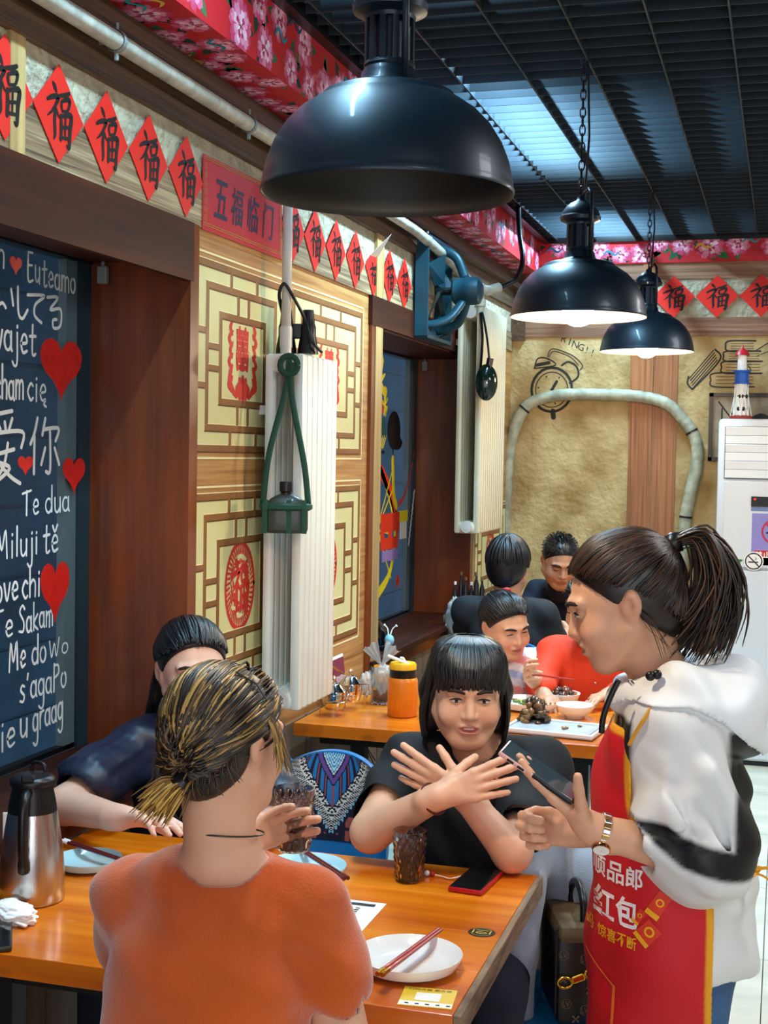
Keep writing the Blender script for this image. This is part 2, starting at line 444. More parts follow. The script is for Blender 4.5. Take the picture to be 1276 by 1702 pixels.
# wood-print paper with lattice panels
M().box((XW, 3.605, .74), (XW + .004, 5.36, 2.335)).build('wood_print_paper', m_paper, wall_left)
M().box((XW, 7.26, .74), (XW + .004, YB, 2.335)).build('wood_print_paper', m_paper, wall_left)
def lattice(y0, y1, z0, z1, emblem=None, wavy=0):
    x = XW + .004; T = .003; W, H = y1 - y0, z1 - z0
    m = M().box((x, y0, z0), (x + .001, y1, z1)); 
    m.build('cream_field', m_cream, wall_left)
    b = M(); d = M(); l = M(); bw = .019
    def bar(a0, b0, a1, b1):
        b.box((x + .001, y0 + a0, z0 + b0), (x + T - (.0003 if a1 - a0 > b1 - b0 else 0), y0 + a1, z0 + b1))
        if a1 - a0 > b1 - b0:
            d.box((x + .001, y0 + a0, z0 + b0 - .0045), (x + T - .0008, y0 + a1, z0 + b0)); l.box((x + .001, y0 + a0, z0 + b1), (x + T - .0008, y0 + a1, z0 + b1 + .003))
        else:
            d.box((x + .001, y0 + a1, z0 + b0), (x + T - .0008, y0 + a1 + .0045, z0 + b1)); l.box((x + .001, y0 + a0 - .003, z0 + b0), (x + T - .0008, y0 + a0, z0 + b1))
    def ring(p, q):
        bar(p, q, W - p, q + bw); bar(p, H - q - bw, W - p, H - q); bar(p, q, p + bw, H - q); bar(W - p - bw, q, W - p, H - q)
    ring(-.012, -.012); ring(.066, .05); ring(.165, .13)
    for f in (.36, .66):
        for q0, q1 in ((0, .05), (H - .05, H)): bar(W * f - .008, q0, W * f + .008, q1)
        for q0, q1 in ((0, .066), (W - .066, W)): bar(q0, H * (1 - f) - .008, q1, H * (1 - f) + .008)
    for f in (.44, .56):
        for q0, q1 in ((.07, .13), (H - .13, H - .07)): bar(W * f - .008, q0, W * f + .008, q1)
        for q0, q1 in ((.085, .165), (W - .165, W - .085)): bar(q0, H * f * 1.0 - .008, q1, H * f + .008)
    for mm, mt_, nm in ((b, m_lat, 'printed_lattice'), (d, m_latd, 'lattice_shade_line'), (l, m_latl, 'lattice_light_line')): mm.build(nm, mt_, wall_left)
    M().box((x, y0 - .035, z0 - .035), (x + .0015, y0 - .029, z1 + .035)).box((x, y1 + .029, z0 - .035), (x + .0015, y1 + .035, z1 + .035)) \
        .box((x, y0 - .035, z1 + .029), (x + .0015, y1 + .035, z1 + .035)).box((x, y0 - .035, z0 - .035), (x + .0015, y1 + .035, z0 - .029)).build('border_line', m_latl, wall_left)
    c = (x + .002, (y0 + y1) / 2, (z0 + z1) / 2); O = Vector(c)
    e = M()
    if emblem == 'happy':
        text(e, '囍', O + Z * .04, Y, Z, .12, .14, bold=.03)
        for sgn in (-1, 1):
            for k in range(6):
                zz = .1 - k * .035
                e.stroke([(sgn * .085, zz - .02), (sgn * (.1 + .01 * (k % 2)), zz), (sgn * .08, zz + .025)], [.012, .022, .008], O, Y, Z)
            e.stroke([(sgn * .09, -.02), (sgn * .1, -.07), (sgn * .05, -.11)], [.02, .03, .015], O, Y, Z)
        for k in range(7):
            a = PI * (k / 6) + PI
            e.stroke([(0, -.085), (math.cos(a) * .045, -.085 + math.sin(a) * .03)], [.016, .024], O, Y, Z, False)
        for k in range(5):
            a = PI * k / 4
            e.stroke([(0, -.075), (math.cos(a) * .035, -.075 + math.sin(a) * .025)], [.01, .02], O, Y, Z, False)
    elif emblem == 'fu':
        rr = lambda r, k: (math.cos(k) * r * .115, math.sin(k) * r * .135)
        e.stroke([rr(1, 2 * PI * k / 40) for k in range(41)], .015, O, Y, Z, False)
        fu(e, O, Y, Z, .14, .17, 1.5)
        for k in range(44):
            a = 2 * PI * k / 44
            e.stroke([rr(.78, a), rr(.93, a + .05)], [.009, .007], O, Y, Z, False)
        for k in range(60):
            a = rng.uniform(0, 2 * PI); r = rng.uniform(.45, .78)
            e.stroke([rr(r, a), rr(r - .08, a + .2), rr(r - .02, a + .32)], [.004, .008, .004], O, Y, Z)
    if emblem: e.build('red_papercut_print', m_redprint, wall_left)
def fu(e, O, U, V, w, h, k=1.):
    """brush-written good-fortune character"""
    O = Vector(O)
    st = [([(.24, .99), (.30, .94), (.38, .86)], [.05, .11, .06]),
          ([(.02, .66), (.22, .74), (.46, .78), (.38, .66), (.22, .50), (.02, .38)], [.06, .09, .10, .08, .06, .02]),
          ([(.34, .58), (.31, .35), (.33, .12), (.28, .02)], [.09, .10, .09, .03]), ([(.38, .54), (.48, .44)], [.07, .05]),
          ([(.52, .82), (.72, .86), (.90, .93)], [.06, .09, .07]),
          ([(.60, .74), (.58, .66), (.62, .56)], [.06, .08, .05]), ([(.60, .73), (.80, .80), (.92, .80), (.84, .62), (.62, .57)], [.05, .08, .1, .06, .05]),
          ([(.56, .48), (.58, .28), (.56, .06)], [.07, .1, .08]), ([(.56, .46), (.78, .52), (.99, .54), (.94, .28), (.90, -.02), (.80, .0)], [.06, .08, .12, .11, .10, .03]),
          ([(.60, .28), (.88, .33)], [.06, .06]), ([(.75, .5), (.74, .3), (.73, .10)], [.06, .07, .05]), ([(.58, .1), (.88, .13)], [.06, .06])]
    for pts, ws in st:
        e.stroke([((p[0] - .5) * w, (p[1] - .5) * h) for p in pts], [q * w * k for q in ws], O, U, V)
for (a, b) in ((3.62, 4.325), (4.43, 5.20)):
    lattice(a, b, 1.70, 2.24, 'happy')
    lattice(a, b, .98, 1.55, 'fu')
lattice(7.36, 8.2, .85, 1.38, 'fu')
M().box((XW + .004, 4.345, .8), (XW + .006, 4.36, 2.3)).build('paper_seam', m_latd, wall_left)

# ------------------------------------------------------------------ windows with paint on the glass
def window(nm, w, zt):
    o = bpy.data.objects.new(nm, None); COL.objects.link(o); o.location = (0, (w[0] + w[1]) / 2, w[2]); tag(o, kind='structure')
    M().box((.0, w[0] + .012, w[2] + .025), (.006, w[1] - .012, zt)).build('glass_pane', m_glass, o)
    M().box((-.03, w[1] - .135, w[2] + .025), (-.004, w[1] - .075, zt)).build('frame_stile', m_alu, o)
    M().box((-.02, w[1] - .075, w[2] + .025), (.0065, w[1] - .012, zt)).build('frame_jamb', mat('frame_teal', '#16303c', .5), o)
    M().box((-.03, w[0] + .012, zt - .0), (.012, w[1] - .012, w[3] - .012)).build('frame_head', m_black, o)
    M().box((-.03, w[0] + .012, w[2] + .025), (-.004, w[1] - .012, w[2] + .04)).build('frame_rail', m_black, o)
    return o
win1 = window('window_1', W1, 2.222); win2 = window('window_2', W2, 2.195)
m_chalk = mat('white_marker', '#dfe9ee', .6)
m_heart = mat('red_glass_paint', '#d8201a', .35, var=.15, vscale=20)
A = lambda n=10, cx=.27, cy=.5, rx=.26, ry=.48, a0=90, a1=450: [(cx + rx * math.cos(math.radians(a0 + (a1 - a0) * k / n)), cy + ry * math.sin(math.radians(a0 + (a1 - a0) * k / n))) for k in range(n + 1)]
GL = {'n': (.62, [[(0.05, 1), (.05, 0)], [(.05, .7), (.3, 1), (.52, .8), (.52, 0)]]),
      'E': (.75, [[(.1, 1.75), (.1, 0), (.65, .05)], [(.1, 1.72), (.6, 1.75)], [(.1, .95), (.55, 1)]]),
      'u': (.62, [[(.05, 1), (.08, .2), (.28, 0), (.5, .3)], [(.52, 1), (.52, 0)]]),
      't': (.55, [[(.25, 1.6), (.22, .2), (.35, 0), (.5, .1)], [(0, 1.02), (.5, 1.08)]]),
      'e': (.62, [[(.06, .5), (.5, .6), (.42, .95), (.2, .95), (.05, .5), (.2, .04), (.52, .15)]]),
      'a': (.64, [A(a0=45, a1=405), [(.53, .98), (.52, .2), (.6, 0)]]),
      'm': (.95, [[(.05, 1), (.05, 0)], [(.05, .7), (.25, 1), (.42, .8), (.42, 0)], [(.42, .75), (.62, 1), (.82, .8), (.84, 0)]]),
      'o': (.62, [A()]), 'v': (.55, [[(0, 1), (.25, 0), (.5, 1)]]),
      'j': (.4, [[(.25, 1), (.25, -.5), (.05, -.75), (-.12, -.55)], [(.25, 1.35), (.26, 1.42)]]),
      'c': (.55, [[(.5, .85), (.3, 1), (.06, .5), (.3, 0), (.5, .12)]]),
      'h': (.62, [[(.05, 1.8), (.05, 0)], [(.05, .7), (.3, 1), (.52, .8), (.52, 0)]]),
      'i': (.28, [[(.12, 1), (.12, 0)], [(.12, 1.35), (.13, 1.42)]]),
      'ę': (.62, [[(.06, .5), (.5, .6), (.42, .95), (.2, .95), (.05, .5), (.2, .04), (.5, .1), (.38, -.2), (.58, -.35)]]),
      'ě': (.62, [[(.06, .5), (.5, .6), (.42, .95), (.2, .95), (.05, .5), (.2, .04), (.52, .15)], [(.1, 1.6), (.28, 1.25), (.5, 1.65)]]),
      'T': (.85, [[(.4, 1.6), (.38, 0)], [(0, 1.5), (.8, 1.7)]]),
      'd': (.64, [A(a0=45, a1=405), [(.54, 1.8), (.54, 0)]]), 'l': (.28, [[(.12, 1.8), (.12, 0)]]),
      'M': (1.1, [[(.05, 0), (.2, 1.7), (.48, .5), (.8, 1.7), (.92, 0)]]),
      'S': (.75, [[(.65, 1.5), (.4, 1.75), (.12, 1.35), (.55, .7), (.5, .1), (.05, .15)]]),
      'k': (.6, [[(.06, 1.8), (.06, 0)], [(.5, 1), (.08, .45), (.55, 0)]]),
      'D': (.8, [[(.1, 1.6), (.1, 0)]]), 'W': (1.0, [[(.0, 1.6), (.2, 0), (.42, 1.3), (.62, 0), (.86, 1.7)]]),
      's': (.5, [[(.42, .9), (.2, 1), (.08, .7), (.4, .35), (.3, 0), (.02, .08)]]), "'": (.3, [[(.15, 1.55), (.08, 1.2)]]),
      'g': (.64, [A(a0=45, a1=405), [(.53, 1), (.53, -.5), (.3, -.8), (.05, -.6)]]),
      'P': (.7, [[(.08, 1.75), (.08, 0)], [(.08, 1.65), (.5, 1.6), (.55, 1.1), (.1, .85)]]),
      'z': (.6, [[(.05, .95), (.5, 1), (.05, .05), (.55, .05)]]), 'r': (.5, [[(.05, 1), (.06, 0)], [(.06, .6), (.2, .95), (.45, 1)]]),
      ' ': (.35, [])}
def write(m, s, y0, z0, y1, z1, h, x=.0075, wt=.16):
    """hand lettering on the glass: baseline from (y0,z0) to (y1,z1), x-height h"""
    tot = sum(GL[c][0] + .12 for c in s) - .12
    L_ = math.hypot(y1 - y0, z1 - z0); U = Vector((0, (y1 - y0) / L_, (z1 - z0) / L_)); kx = L_ / tot; q = 0
    for c in s:
        for st in GL[c][1]:
            jj = rng.uniform(-.05, .05)
            m.stroke([((q + p[0] * 1.0) * kx, (p[1] + jj) * h) for p in st], [wt * h * rng.uniform(.9, 1.2) for _ in st], (x, y0, z0), U, Z)
        q += GL[c][0] + .12
m = M()
write(m, 'n', 3.055, 2.150, 3.092, 2.152, .045)
write(m, 'Eu', 3.20, 2.137, 3.265, 2.134, .042); write(m, 'teamo', 3.275, 2.128, 3.455, 2.128, .042)
write(m, 'vajet', 3.05, 1.942, 3.245, 1.937, .05)
write(m, 'cham', 3.05, 1.815, 3.185, 1.817, .048); write(m, 'cię', 3.20, 1.815, 3.30, 1.818, .044)
write(m, 'Te', 3.18, 1.508, 3.265, 1.508, .04); write(m, 'dua', 3.30, 1.512, 3.43, 1.515, .04)
write(m, 'Miluji', 3.055, 1.402, 3.262, 1.402, .043); write(m, 'tě', 3.29, 1.40, 3.37, 1.40, .046)
write(m, 'ove', 3.055, 1.288, 3.165, 1.288, .046); write(m, 'chi', 3.18, 1.288, 3.275, 1.288, .046)
write(m, 'Te', 3.04, 1.197, 3.14, 1.194, .042); write(m, 'Sakam', 3.165, 1.194, 3.345, 1.198, .042)
write(m, 'Me', 3.12, 1.098, 3.205, 1.102, .044); write(m, 'do', 3.235, 1.103, 3.31, 1.102, .044); write(m, 'Wo', 3.325, 1.108, 3.43, 1.11, .03)
write(m, "s'agaPo", 3.175, 1.010, 3.42, 1.012, .044)
write(m, 'zie', 3.03, .895, 3.155, .90, .048); write(m, 'u', 3.175, .912, 3.215, .912, .048); write(m, 'graag', 3.24, .916, 3.40, .926, .046)
O = (.0075, 3.0, 0)
def wz(pts, w=.008): m.stroke([(p[0] - 3.0, p[1]) for p in pts], w, O, Y, Z)
for st in ([(3.03, 2.03), (3.075, 2.06), (3.095, 2.05)], [(3.12, 2.10), (3.13, 2.06)], [(3.152, 2.11), (3.155, 2.045), (3.175, 2.03), (3.20, 2.055)],
           [(3.20, 2.095), (3.285, 2.102), (3.24, 2.075), (3.235, 2.045), (3.27, 2.028)],
           [(3.30, 2.10), (3.355, 2.105), (3.315, 2.068), (3.37, 2.075), (3.37, 2.03), (3.335, 2.02), (3.33, 2.04), (3.35, 2.045)]): wz(st, .009)
# ai
for st in ([(3.06, 1.775), (3.13, 1.785)], [(3.06, 1.755), (3.075, 1.735)], [(3.095, 1.755), (3.10, 1.735)], [(3.13, 1.765), (3.115, 1.735)],
           [(3.05, 1.725), (3.18, 1.732), (3.175, 1.69)], [(3.05, 1.67), (3.14, 1.685)], [(3.11, 1.70), (3.09, 1.64), (3.04, 1.60)], [(3.07, 1.65), (3.12, 1.635), (3.055, 1.60)], [(3.06, 1.655), (3.12, 1.615), (3.17, 1.595)],
           # ni
           [(3.255, 1.77), (3.24, 1.73), (3.22, 1.70)], [(3.24, 1.72), (3.238, 1.62)], [(3.295, 1.77), (3.28, 1.725)], [(3.285, 1.74), (3.365, 1.745), (3.35, 1.71)],
           [(3.32, 1.735), (3.322, 1.63), (3.30, 1.625)], [(3.295, 1.69), (3.275, 1.645)], [(3.345, 1.69), (3.37, 1.645)]): wz(st, .011)
m.build('painted_lettering', m_chalk, win1)
def heart(cy, zt, zb, w, parent=win1, mt_=None):
    H = zt - zb; pts = []
    for k in range(28):
        a = 2 * PI * k / 28
        px = 16 * math.sin(a) ** 3 / 32; pz = (13 * math.cos(a) - 5 * math.cos(2 * a) - 2 * math.cos(3 * a) - math.cos(4 * a)) / 30
        if pz < -.2: px *= .8
        pts.append((.0075, cy + px * w, (zt + zb) / 2 + (pz + .08) * H))
    M().poly(pts[::-1], (.002, 0, 0)).build('painted_heart', mt_ or m_heart, parent)
heart(3.142, 2.188, 2.140, .058); heart(3.378, 1.995, 1.820, .225); heart(3.194, 1.668, 1.615, .075); heart(3.452, 1.665, 1.56, .125); heart(3.352, 1.375, 1.20, .155)
# bicycle and balloons on the second pane
my = M(); mr = M(); mg = M(); mw = M(); mv = M(); mk = M()
O2 = (.0075, 6.4, 0)
def st2(mm, pts, w): mm.stroke([(p[0] - 6.4, p[1]) for p in pts], w, O2, Y, Z)
st2(my, [(6.40, 1.66), (6.52, 1.60), (6.68, 1.46), (6.78, 1.30), (6.76, 1.16), (6.66, 1.05), (6.44, .97)], [.05, .045, .04, .04, .04, .045, .06])
for a in (1.62, 1.5, 1.25, 1.1, 1.0): st2(my, [(6.46, 1.31), (6.72, a * .9 + .15)], .012)
st2(my, [(6.72, 1.66), (6.75, 1.48), (6.80, 1.42)], .05)
st2(mr, [(6.52, 1.60), (6.68, 1.50), (6.80, 1.37)], .07); mr.box((.0075, 6.52, 1.29), (.010, 6.86, 1.385)); mr.box((.0075, 6.52, 1.20), (.010, 6.84, 1.26)); mr.box((.0075, 6.52, 1.26), (.010, 6.58, 1.29)); mr.box((.0075, 6.66, 1.26), (.010, 6.72, 1.29)); mr.box((.0075, 6.80, 1.26), (.010, 6.84, 1.29))
st2(mv, [(6.74, 1.54), (6.80, 1.40)], .03); mv.box((.0075, 6.55, 1.14), (.010, 6.84, 1.195))
my.box((.0075, 6.86, 1.33), (.010, 7.02, 1.39)); mw.box((.0075, 6.88, 1.24), (.010, 7.0, 1.33))
for k in range(9): st2(mr, [(6.84 + k * .035, 1.42 + .004 * k * k), (6.86 + k * .035, 1.445 + .004 * k * k)], .02)
for k in range(10): st2(mw, [(7.05 + .01 * k, 1.2 + .03 * k), (7.07 + .01 * k, 1.22 + .03 * k)], .018)
mr.stroke([(.44, 1.0), (.47, 1.02), (.45, 1.04), (.43, 1.02)], .03, O2, Y, Z)
for k in range(16):
    a = rng.uniform(0, 2 * PI)
    st2(my, [(6.46 + .04 * math.cos(a), 2.05 + .06 * math.sin(a)), (6.48 + .07 * math.cos(a), 2.06 + .12 * math.sin(a))], [.03, .015])
    st2(mr, [(6.45, 1.93), (6.46 + .06 * math.cos(a), 1.93 + .05 * math.sin(a))], [.02, .03])
    st2(my, [(6.55, 1.93), (6.56 + .04 * math.cos(a), 1.95 + .07 * math.sin(a))], [.01, .02])
for k in range(6): st2(mg, [(6.45 + .02 * k, 1.86), (6.43 + .03 * k, 1.78)], .02); st2(my, [(6.44 + .03 * k, 1.78), (6.44 + .02 * k, 1.72)], .012)
mk.poly([(.0075, 6.73 + .12 * math.cos(2 * PI * k / 20) + (.07 if 14 < k < 19 else 0), 1.81 + .10 * math.sin(2 * PI * k / 20)) for k in range(20)], (.002, 0, 0))
st2(mk, [(6.72, 1.71), (6.73, 1.62), (6.76, 1.54)], .02); mk.box((.0075, 6.42, 1.69), (.010, 6.56, 1.705))
for mm, c, n in ((my, '#e8d321', 'painted_yellow_wheel'), (mr, '#e03a1c', 'painted_red_frame'), (mg, '#1f4f46', 'painted_green_stems'), (mw, '#e3e2dc', 'painted_white_basket'), (mv, '#9a7fc0', 'painted_violet_band'), (mk, '#100f12', 'painted_black_balloon')):
    mm.build(n, mat(n, c, .5), win2)

# ------------------------------------------------------------------ back wall dressing
yb = YB - .004
M().box((XW, yb, .3), (1.035, YB, 2.42)).build('stone_panel', m_stone, wall_back)
M().box((1.315, yb, .3), (3.2, YB, 2.42)).build('stone_panel', m_stone, wall_back)
M().box((1.035, YB - .012, .3), (1.172, YB, 2.42)).build('plank', m_plank, wall_back)
M().box((1.178, YB - .012, .3), (1.315, YB, 2.42)).build('plank', m_plank, wall_back)
M().box((XW, YB - .016, 2.42), (3.2, YB, 2.53)).build('frieze_board', m_boardx, wall_back)
M().box((XW, YB - .008, 2.53), (3.2, YB, 2.76)).build('plaster_strip', m_plaster, wall_back)
M().box((XW, YB - .018, 2.76), (3.2, YB, 2.855)).build('frieze_board', m_boardx, wall_back)
M().box((1.10, YB - .024, 2.42), (1.17, YB, 2.855)).build('frieze_post', m_plank, wall_back)
M().box((XW, YB - .05, 2.40), (XW + .09, YB, 2.86)).build('corner_post', m_cornice, wall_back)
S(M().box((XW, YB - .02, 0), (4.85, YB, .08)).build('baseboard_back', m_brown_y))
md = M(); Ob = (0, YB - .0052, 0)
m_pencil = mat('pencil_drawing', '#2b2a26', .8)
def pen(mm, pts, w=.008, sm=True): mm.stroke(pts, w, Ob, X, Z, sm)
# alarm clock
for r, w in ((.125, .016), (.10, .006)):
    pen(md, [(.56 + r * math.cos(2 * PI * k / 24), 2.10 + r * 1.08 * math.sin(2 * PI * k / 24)) for k in range(25)], w, False)
pen(md, [(.55, 2.08), (.59, 2.15)], .018, False)
for a in (0, 1, 2, 3, 4, 5): pen(md, [(.56 + .08 * math.cos(a), 2.10 + .085 * math.sin(a)), (.56 + .085 * math.cos(a), 2.10 + .09 * math.sin(a))], .008, False)
pen(md, [(.45, 2.23), (.47, 2.29), (.53, 2.29), (.58, 2.25), (.45, 2.23)], .008); pen(md, [(.46, 2.25), (.54, 2.265)], .02); pen(md, [(.62, 2.25), (.66, 2.27), (.71, 2.24), (.72, 2.18), (.67, 2.14)], .012)
pen(md, [(.53, 2.30), (.56, 2.35), (.68, 2.31), (.745, 2.25), (.73, 2.22)], .006); pen(md, [(.54, 2.30), (.57, 2.335), (.67, 2.30), (.72, 2.25)], .005)
pen(md, [(.57, 1.97), (.575, 1.93)], .03, False); pen(md, [(.46, 2.02), (.44, 1.99)], .012, False)
for i, ch in enumerate('RING!!'):
    text(md, ch, (.63 + .035 * i, YB - .0052, 2.41 - .017 * i), Vector((.95, 0, -.3)), Vector((.3, 0, .95)), None, .042)
md.build('drawn_alarm_clock', m_pencil, wall_back)
md = M()
# stack of books
for k in range(5): pen(md, [(1.385 + .006 * k, 2.17 - .014 * k), (1.52 + .006 * k, 2.335 - .014 * k)], .006, False)
pen(md, [(1.38, 2.18), (1.375, 2.14), (1.40, 2.11), (1.42, 2.12), (1.56, 2.28), (1.53, 2.34)], .010)
for x0, x1, z0, z1 in ((1.51, 1.76, 2.12, 2.20), (1.57, 1.80, 2.20, 2.27), (1.58, 1.79, 2.27, 2.33), (1.59, 1.76, 2.33, 2.39)):
    pen(md, [(x1, z0), (x0 + .02, z0), (x0, (z0 + z1) / 2), (x0 + .02, z1), (x1, z1)], .009)
    for k in (1, 2, 3): pen(md, [(x0 + .03, z0 + (z1 - z0) * k / 4), (x1 - .01, z0 + (z1 - z0) * k / 4)], .003, False)
text(md, 'HIS', (1.70, YB - .0052, 2.235), X, Z, .08)
pen(md, [(1.76, 2.33), (1.84, 2.38), (1.88, 2.36)], .006); pen(md, [(1.77, 2.30), (1.86, 2.34)], .004)
md.build('drawn_stack_of_books', m_pencil, wall_back)

# ------------------------------------------------------------------ floral cloth on beam and band
def peony(mm, O, U, V, r, N_):
    O, U, V, N_ = map(Vector, (O, U, V, N_)); q = 0
    for ring, (rad, cnt, cols) in enumerate(((1., 9, ('#c43a5e', '#d65a7c')), (.82, 9, ('#e48aa6', '#cf4a72')), (.62, 8, ('#f3c3d2', '#e88fb0')), (.42, 7, ('#b8305a', '#f2b8cb')), (.24, 5, ('#f6d9e0', '#d8577f')))):
        ph = rng.uniform(0, 6)
        for k in range(cnt):
            a = ph + 2 * PI * k / cnt; q += 1
            mm.color(cols[k % 2]); d = N_ * (.0004 + .0003 * ring + .00003 * k)
            pts = []
            for (rr, da) in ((.15, 0), (.6, -.34), (.88, -.30), (1.0, -.12), (.93, 0), (1.02, .14), (.86, .32), (.6, .34)):
                pr = rad * r * rr * rng.uniform(.93, 1.05)
                pts.append(O + U * pr * math.cos(a + da) + V * pr * math.sin(a + da) + d)
            mm.poly(pts)
def leaf(mm, O, U, V, a, l, N_, c):
    O, U, V, N_ = map(Vector, (O, U, V, N_)); d = U * math.cos(a) + V * math.sin(a); e = -U * math.sin(a) + V * math.cos(a)
    mm.color(c)
    mm.poly([O + N_ * .0002 + d * l * t + e * l * w for t, w in ((0, 0), (.25, -.15), (.55, -.2), (.8, -.1), (1, 0), (.8, .12), (.5, .2), (.2, .13))])
def floral(name, parent, O, U, V, N_, L_, H, dens, r0, r1, seed):
    rng.seed(seed); mm = M(); O, U, V, N_ = map(Vector, (O, U, V, N_)); pts = []
    for t in range(int(L_ * dens) * 12):
        u, v = rng.uniform(r1, L_ - r1), rng.uniform(r0 * .6, H - r0 * .6)
        r = rng.uniform(r0, r1)
        if all((u - a) ** 2 + (v - b) ** 2 > ((r + c) * .88) ** 2 for a, b, c in pts): pts.append((u, v, r))
    for u, v, r in pts:
        for k in range(4): leaf(mm, O + U * u + V * v, U, V, rng.uniform(0, 6.28), r * rng.uniform(1.2, 1.75), N_, rng.choice(['#123a2a', '#1d5a3a', '#2c6b3c', '#0f2c2c']))
        peony(mm, O + U * u + V * v, U, V, r, N_)
    for k in range(int(L_ * 3)):
        u, v = rng.uniform(.1, L_ - .15), rng.uniform(.03, H - .03)
        mm.color(rng.choice(['#1f7f92', '#2a9aa0', '#e0b23a', '#1d4a6a']))
        mm.stroke([(u, v), (u + .03, v + .025), (u + .07, v + .0), (u + .1, v + .02)], [.006, .014, .012, .004], O + N_ * .002, U, V)
    # keep the print inside the cloth
    for i, p in enumerate(mm.v):
        q = Vector(p) - O; v = q.dot(V); c = min(max(v, .001), H - .001)
        if c != v: mm.v[i] = tuple(Vector(p) + V * (c - v))
    mm.build(name, m_petal, parent); rng.seed(7)
beam = S(M().box((XW, -1.4, 2.785), (.494, 5.85, 3.06)).box((XW, 5.85, 2.80), (.475, YB, 3.06)).build('trim_1', m_floral))
floral('printed_peonies', beam, (.494, -1.2, 2.785), Y, Z, X, 7.0, .215, 14, .06, .085, 3)
floral('printed_peonies', beam, (.475, 5.9, 2.80), Y, Z, X, 2.35, .20, 14, .06, .08, 4)
floral('printed_peonies', beam, (.494, -1.2, 2.785), Y, -X, -Z, 7.0, .19, 14, .055, .08, 5)
floral('printed_peonies', beam, (.475, 5.9, 2.80), Y, -X, -Z, 2.35, .17, 14, .05, .075, 6)
band = S(M().box((XW, YB - .03, 2.855), (3.4, YB, 3.06)).build('trim_2', m_floral))
floral('printed_peonies', band, (XW, YB - .03, 2.86), X, Z, -Y, 2.6, .17, 22, .06, .085, 11)
# ------------------------------------------------------------------ furniture materials
m_top = wood('varnished_pine', '#b84e02', '#ee8c1c', 'x', 7, .20, .28, 9, knots=True, bump=.05, c3='#d86f0a')
m_top2 = wood('varnished_pine_2', '#b8540a', '#ea8c26', 'x', 7, .20, .28, 9, knots=True, bump=.05, c3='#d27218')
m_end = wood('raw_end_grain', '#4d3c2c', '#a08468', 'y', 30, .8, 0, 6, bump=.6)
m_leg = mat('black_steel', '#101010', .45, .3)
m_blue = mat('blue_plastic', '#1f78b8', .35)
m_print = mat('chair_print', rough=.7, vcol=True)
m_steel = mat('brushed_steel', '#c9c6c2', .24, 1., bump=.08, bscale=300, stretch=(1, 1, .02))
m_chrome = mat('chrome', '#d8d8da', .08, 1.)
m_brass = mat('gold_metal', '#d8a83c', .22, 1.)
m_cer = mat('white_ceramic', '#f2f0ec', .12, coat=.4)
m_cerb = mat('pale_blue_ceramic', '#b8dfe8', .12, coat=.4)
m_chop = mat('red_lacquer', '#a8281c', .3, coat=.3)
m_chopd = mat('dark_red_lacquer', '#5a1218', .3, coat=.3)
m_paperw = mat('white_paper', '#f1eee6', .7)
m_tissue = mat('tissue', '#f4f2ee', .9, bump=.5, bscale=60)
m_rad = mat('white_radiator', '#e6e4da', .32, var=.06, vscale=6, coat=.2)
m_yellow = mat('yellow_plastic', '#f0b414', .35)
m_orange = mat('orange_plastic', '#e07a14', .3)
m_green = mat('canteen_web', '#1f4634', .75, bump=.4, bscale=300)
m_can = mat('canteen_body', '#34382f', .4, coat=.2)
m_cang = mat('canteen_glossy', '#0d1f1a', .12, coat=.6)
m_lamp = mat('lamp_black', '#12222e', .42, .4, coat=.12)
m_inner = mat('lamp_inner', '#8f8676', .4)
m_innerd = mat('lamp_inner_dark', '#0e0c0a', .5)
m_bulb = mat('bulb', '#ffffff', .4, emit='#fff0d8', estr=14)
m_fan = mat('fan_blue', '#17414f', .4, .2, var=.2, vscale=10)
m_ac = mat('ac_white', '#d9dde2', .35)
m_acd = mat('ac_gap', '#20242a', .5)
m_glassy = mat('smoky_glass', '#cfc6c2', .03, trans=1., ior=1.45)
m_clear = mat('clear_glass', '#f2f8f8', .03, trans=1., ior=1.45)
m_water = mat('dark_tea', '#8a6a58', .03, trans=.95, ior=1.33)
m_plasticbag = mat('clear_bag', '#eef2f4', .18, trans=.55, ior=1.2, bump=.4, bscale=50)
m_print_ink = mat('printed_ink', '#2a2622', .6)

# ------------------------------------------------------------------ tables
def table(label, x0, x1, y0, y1, mt, edge, z=.75):
    t = thing('dining_table', label, 'table', ((x0 + x1) / 2, (y0 + y1) / 2, 0), 'orange pine dining tables along the wall')
    n = 4; w = (y1 - y0) / n; bm_ = None
    for k in range(n):
        M().bbox(((x0 + x1) / 2 - edge / 2, y0 + w * (k + .5), z - .022), (x1 - x0 - edge, w - .0004, .044), None, .0015).build('plank', mt, t)
    if edge: M().bbox((x1 - edge / 2, (y0 + y1) / 2, z - .0225), (edge, y1 - y0 - .002, .0445), None, .002).build('raw_end', m_end, t)
    M().box((x0 + .08, y0 + .05, z - .075), (x1 - .08, y0 + .09, z - .044)).build('apron_rail', m_leg, t)
    M().box((x0 + .08, y1 - .09, z - .075), (x1 - .08, y1 - .05, z - .044)).build('apron_rail', m_leg, t)
    for xx in (x0 + .22, x1 - .17):
        for yy in (y0 + .07, y1 - .07):
            M().box((xx - .025, yy - .025, 0), (xx + .025, yy + .025, z - .044)).build('leg', m_leg, t)
    return t
table('orange varnished pine table nearest the camera, with number 01 sticker and phones on it', .33, 1.455, 2.18, 2.985, m_top, .014)
table('second orange pine table, behind the person in black, holding dishes and steel jars', .335, 1.50, 4.40, 5.20, m_top2, .012)
table('far orange pine table in the recess of the second window', .33, 1.40, 6.59, 7.35, m_top2, .012)

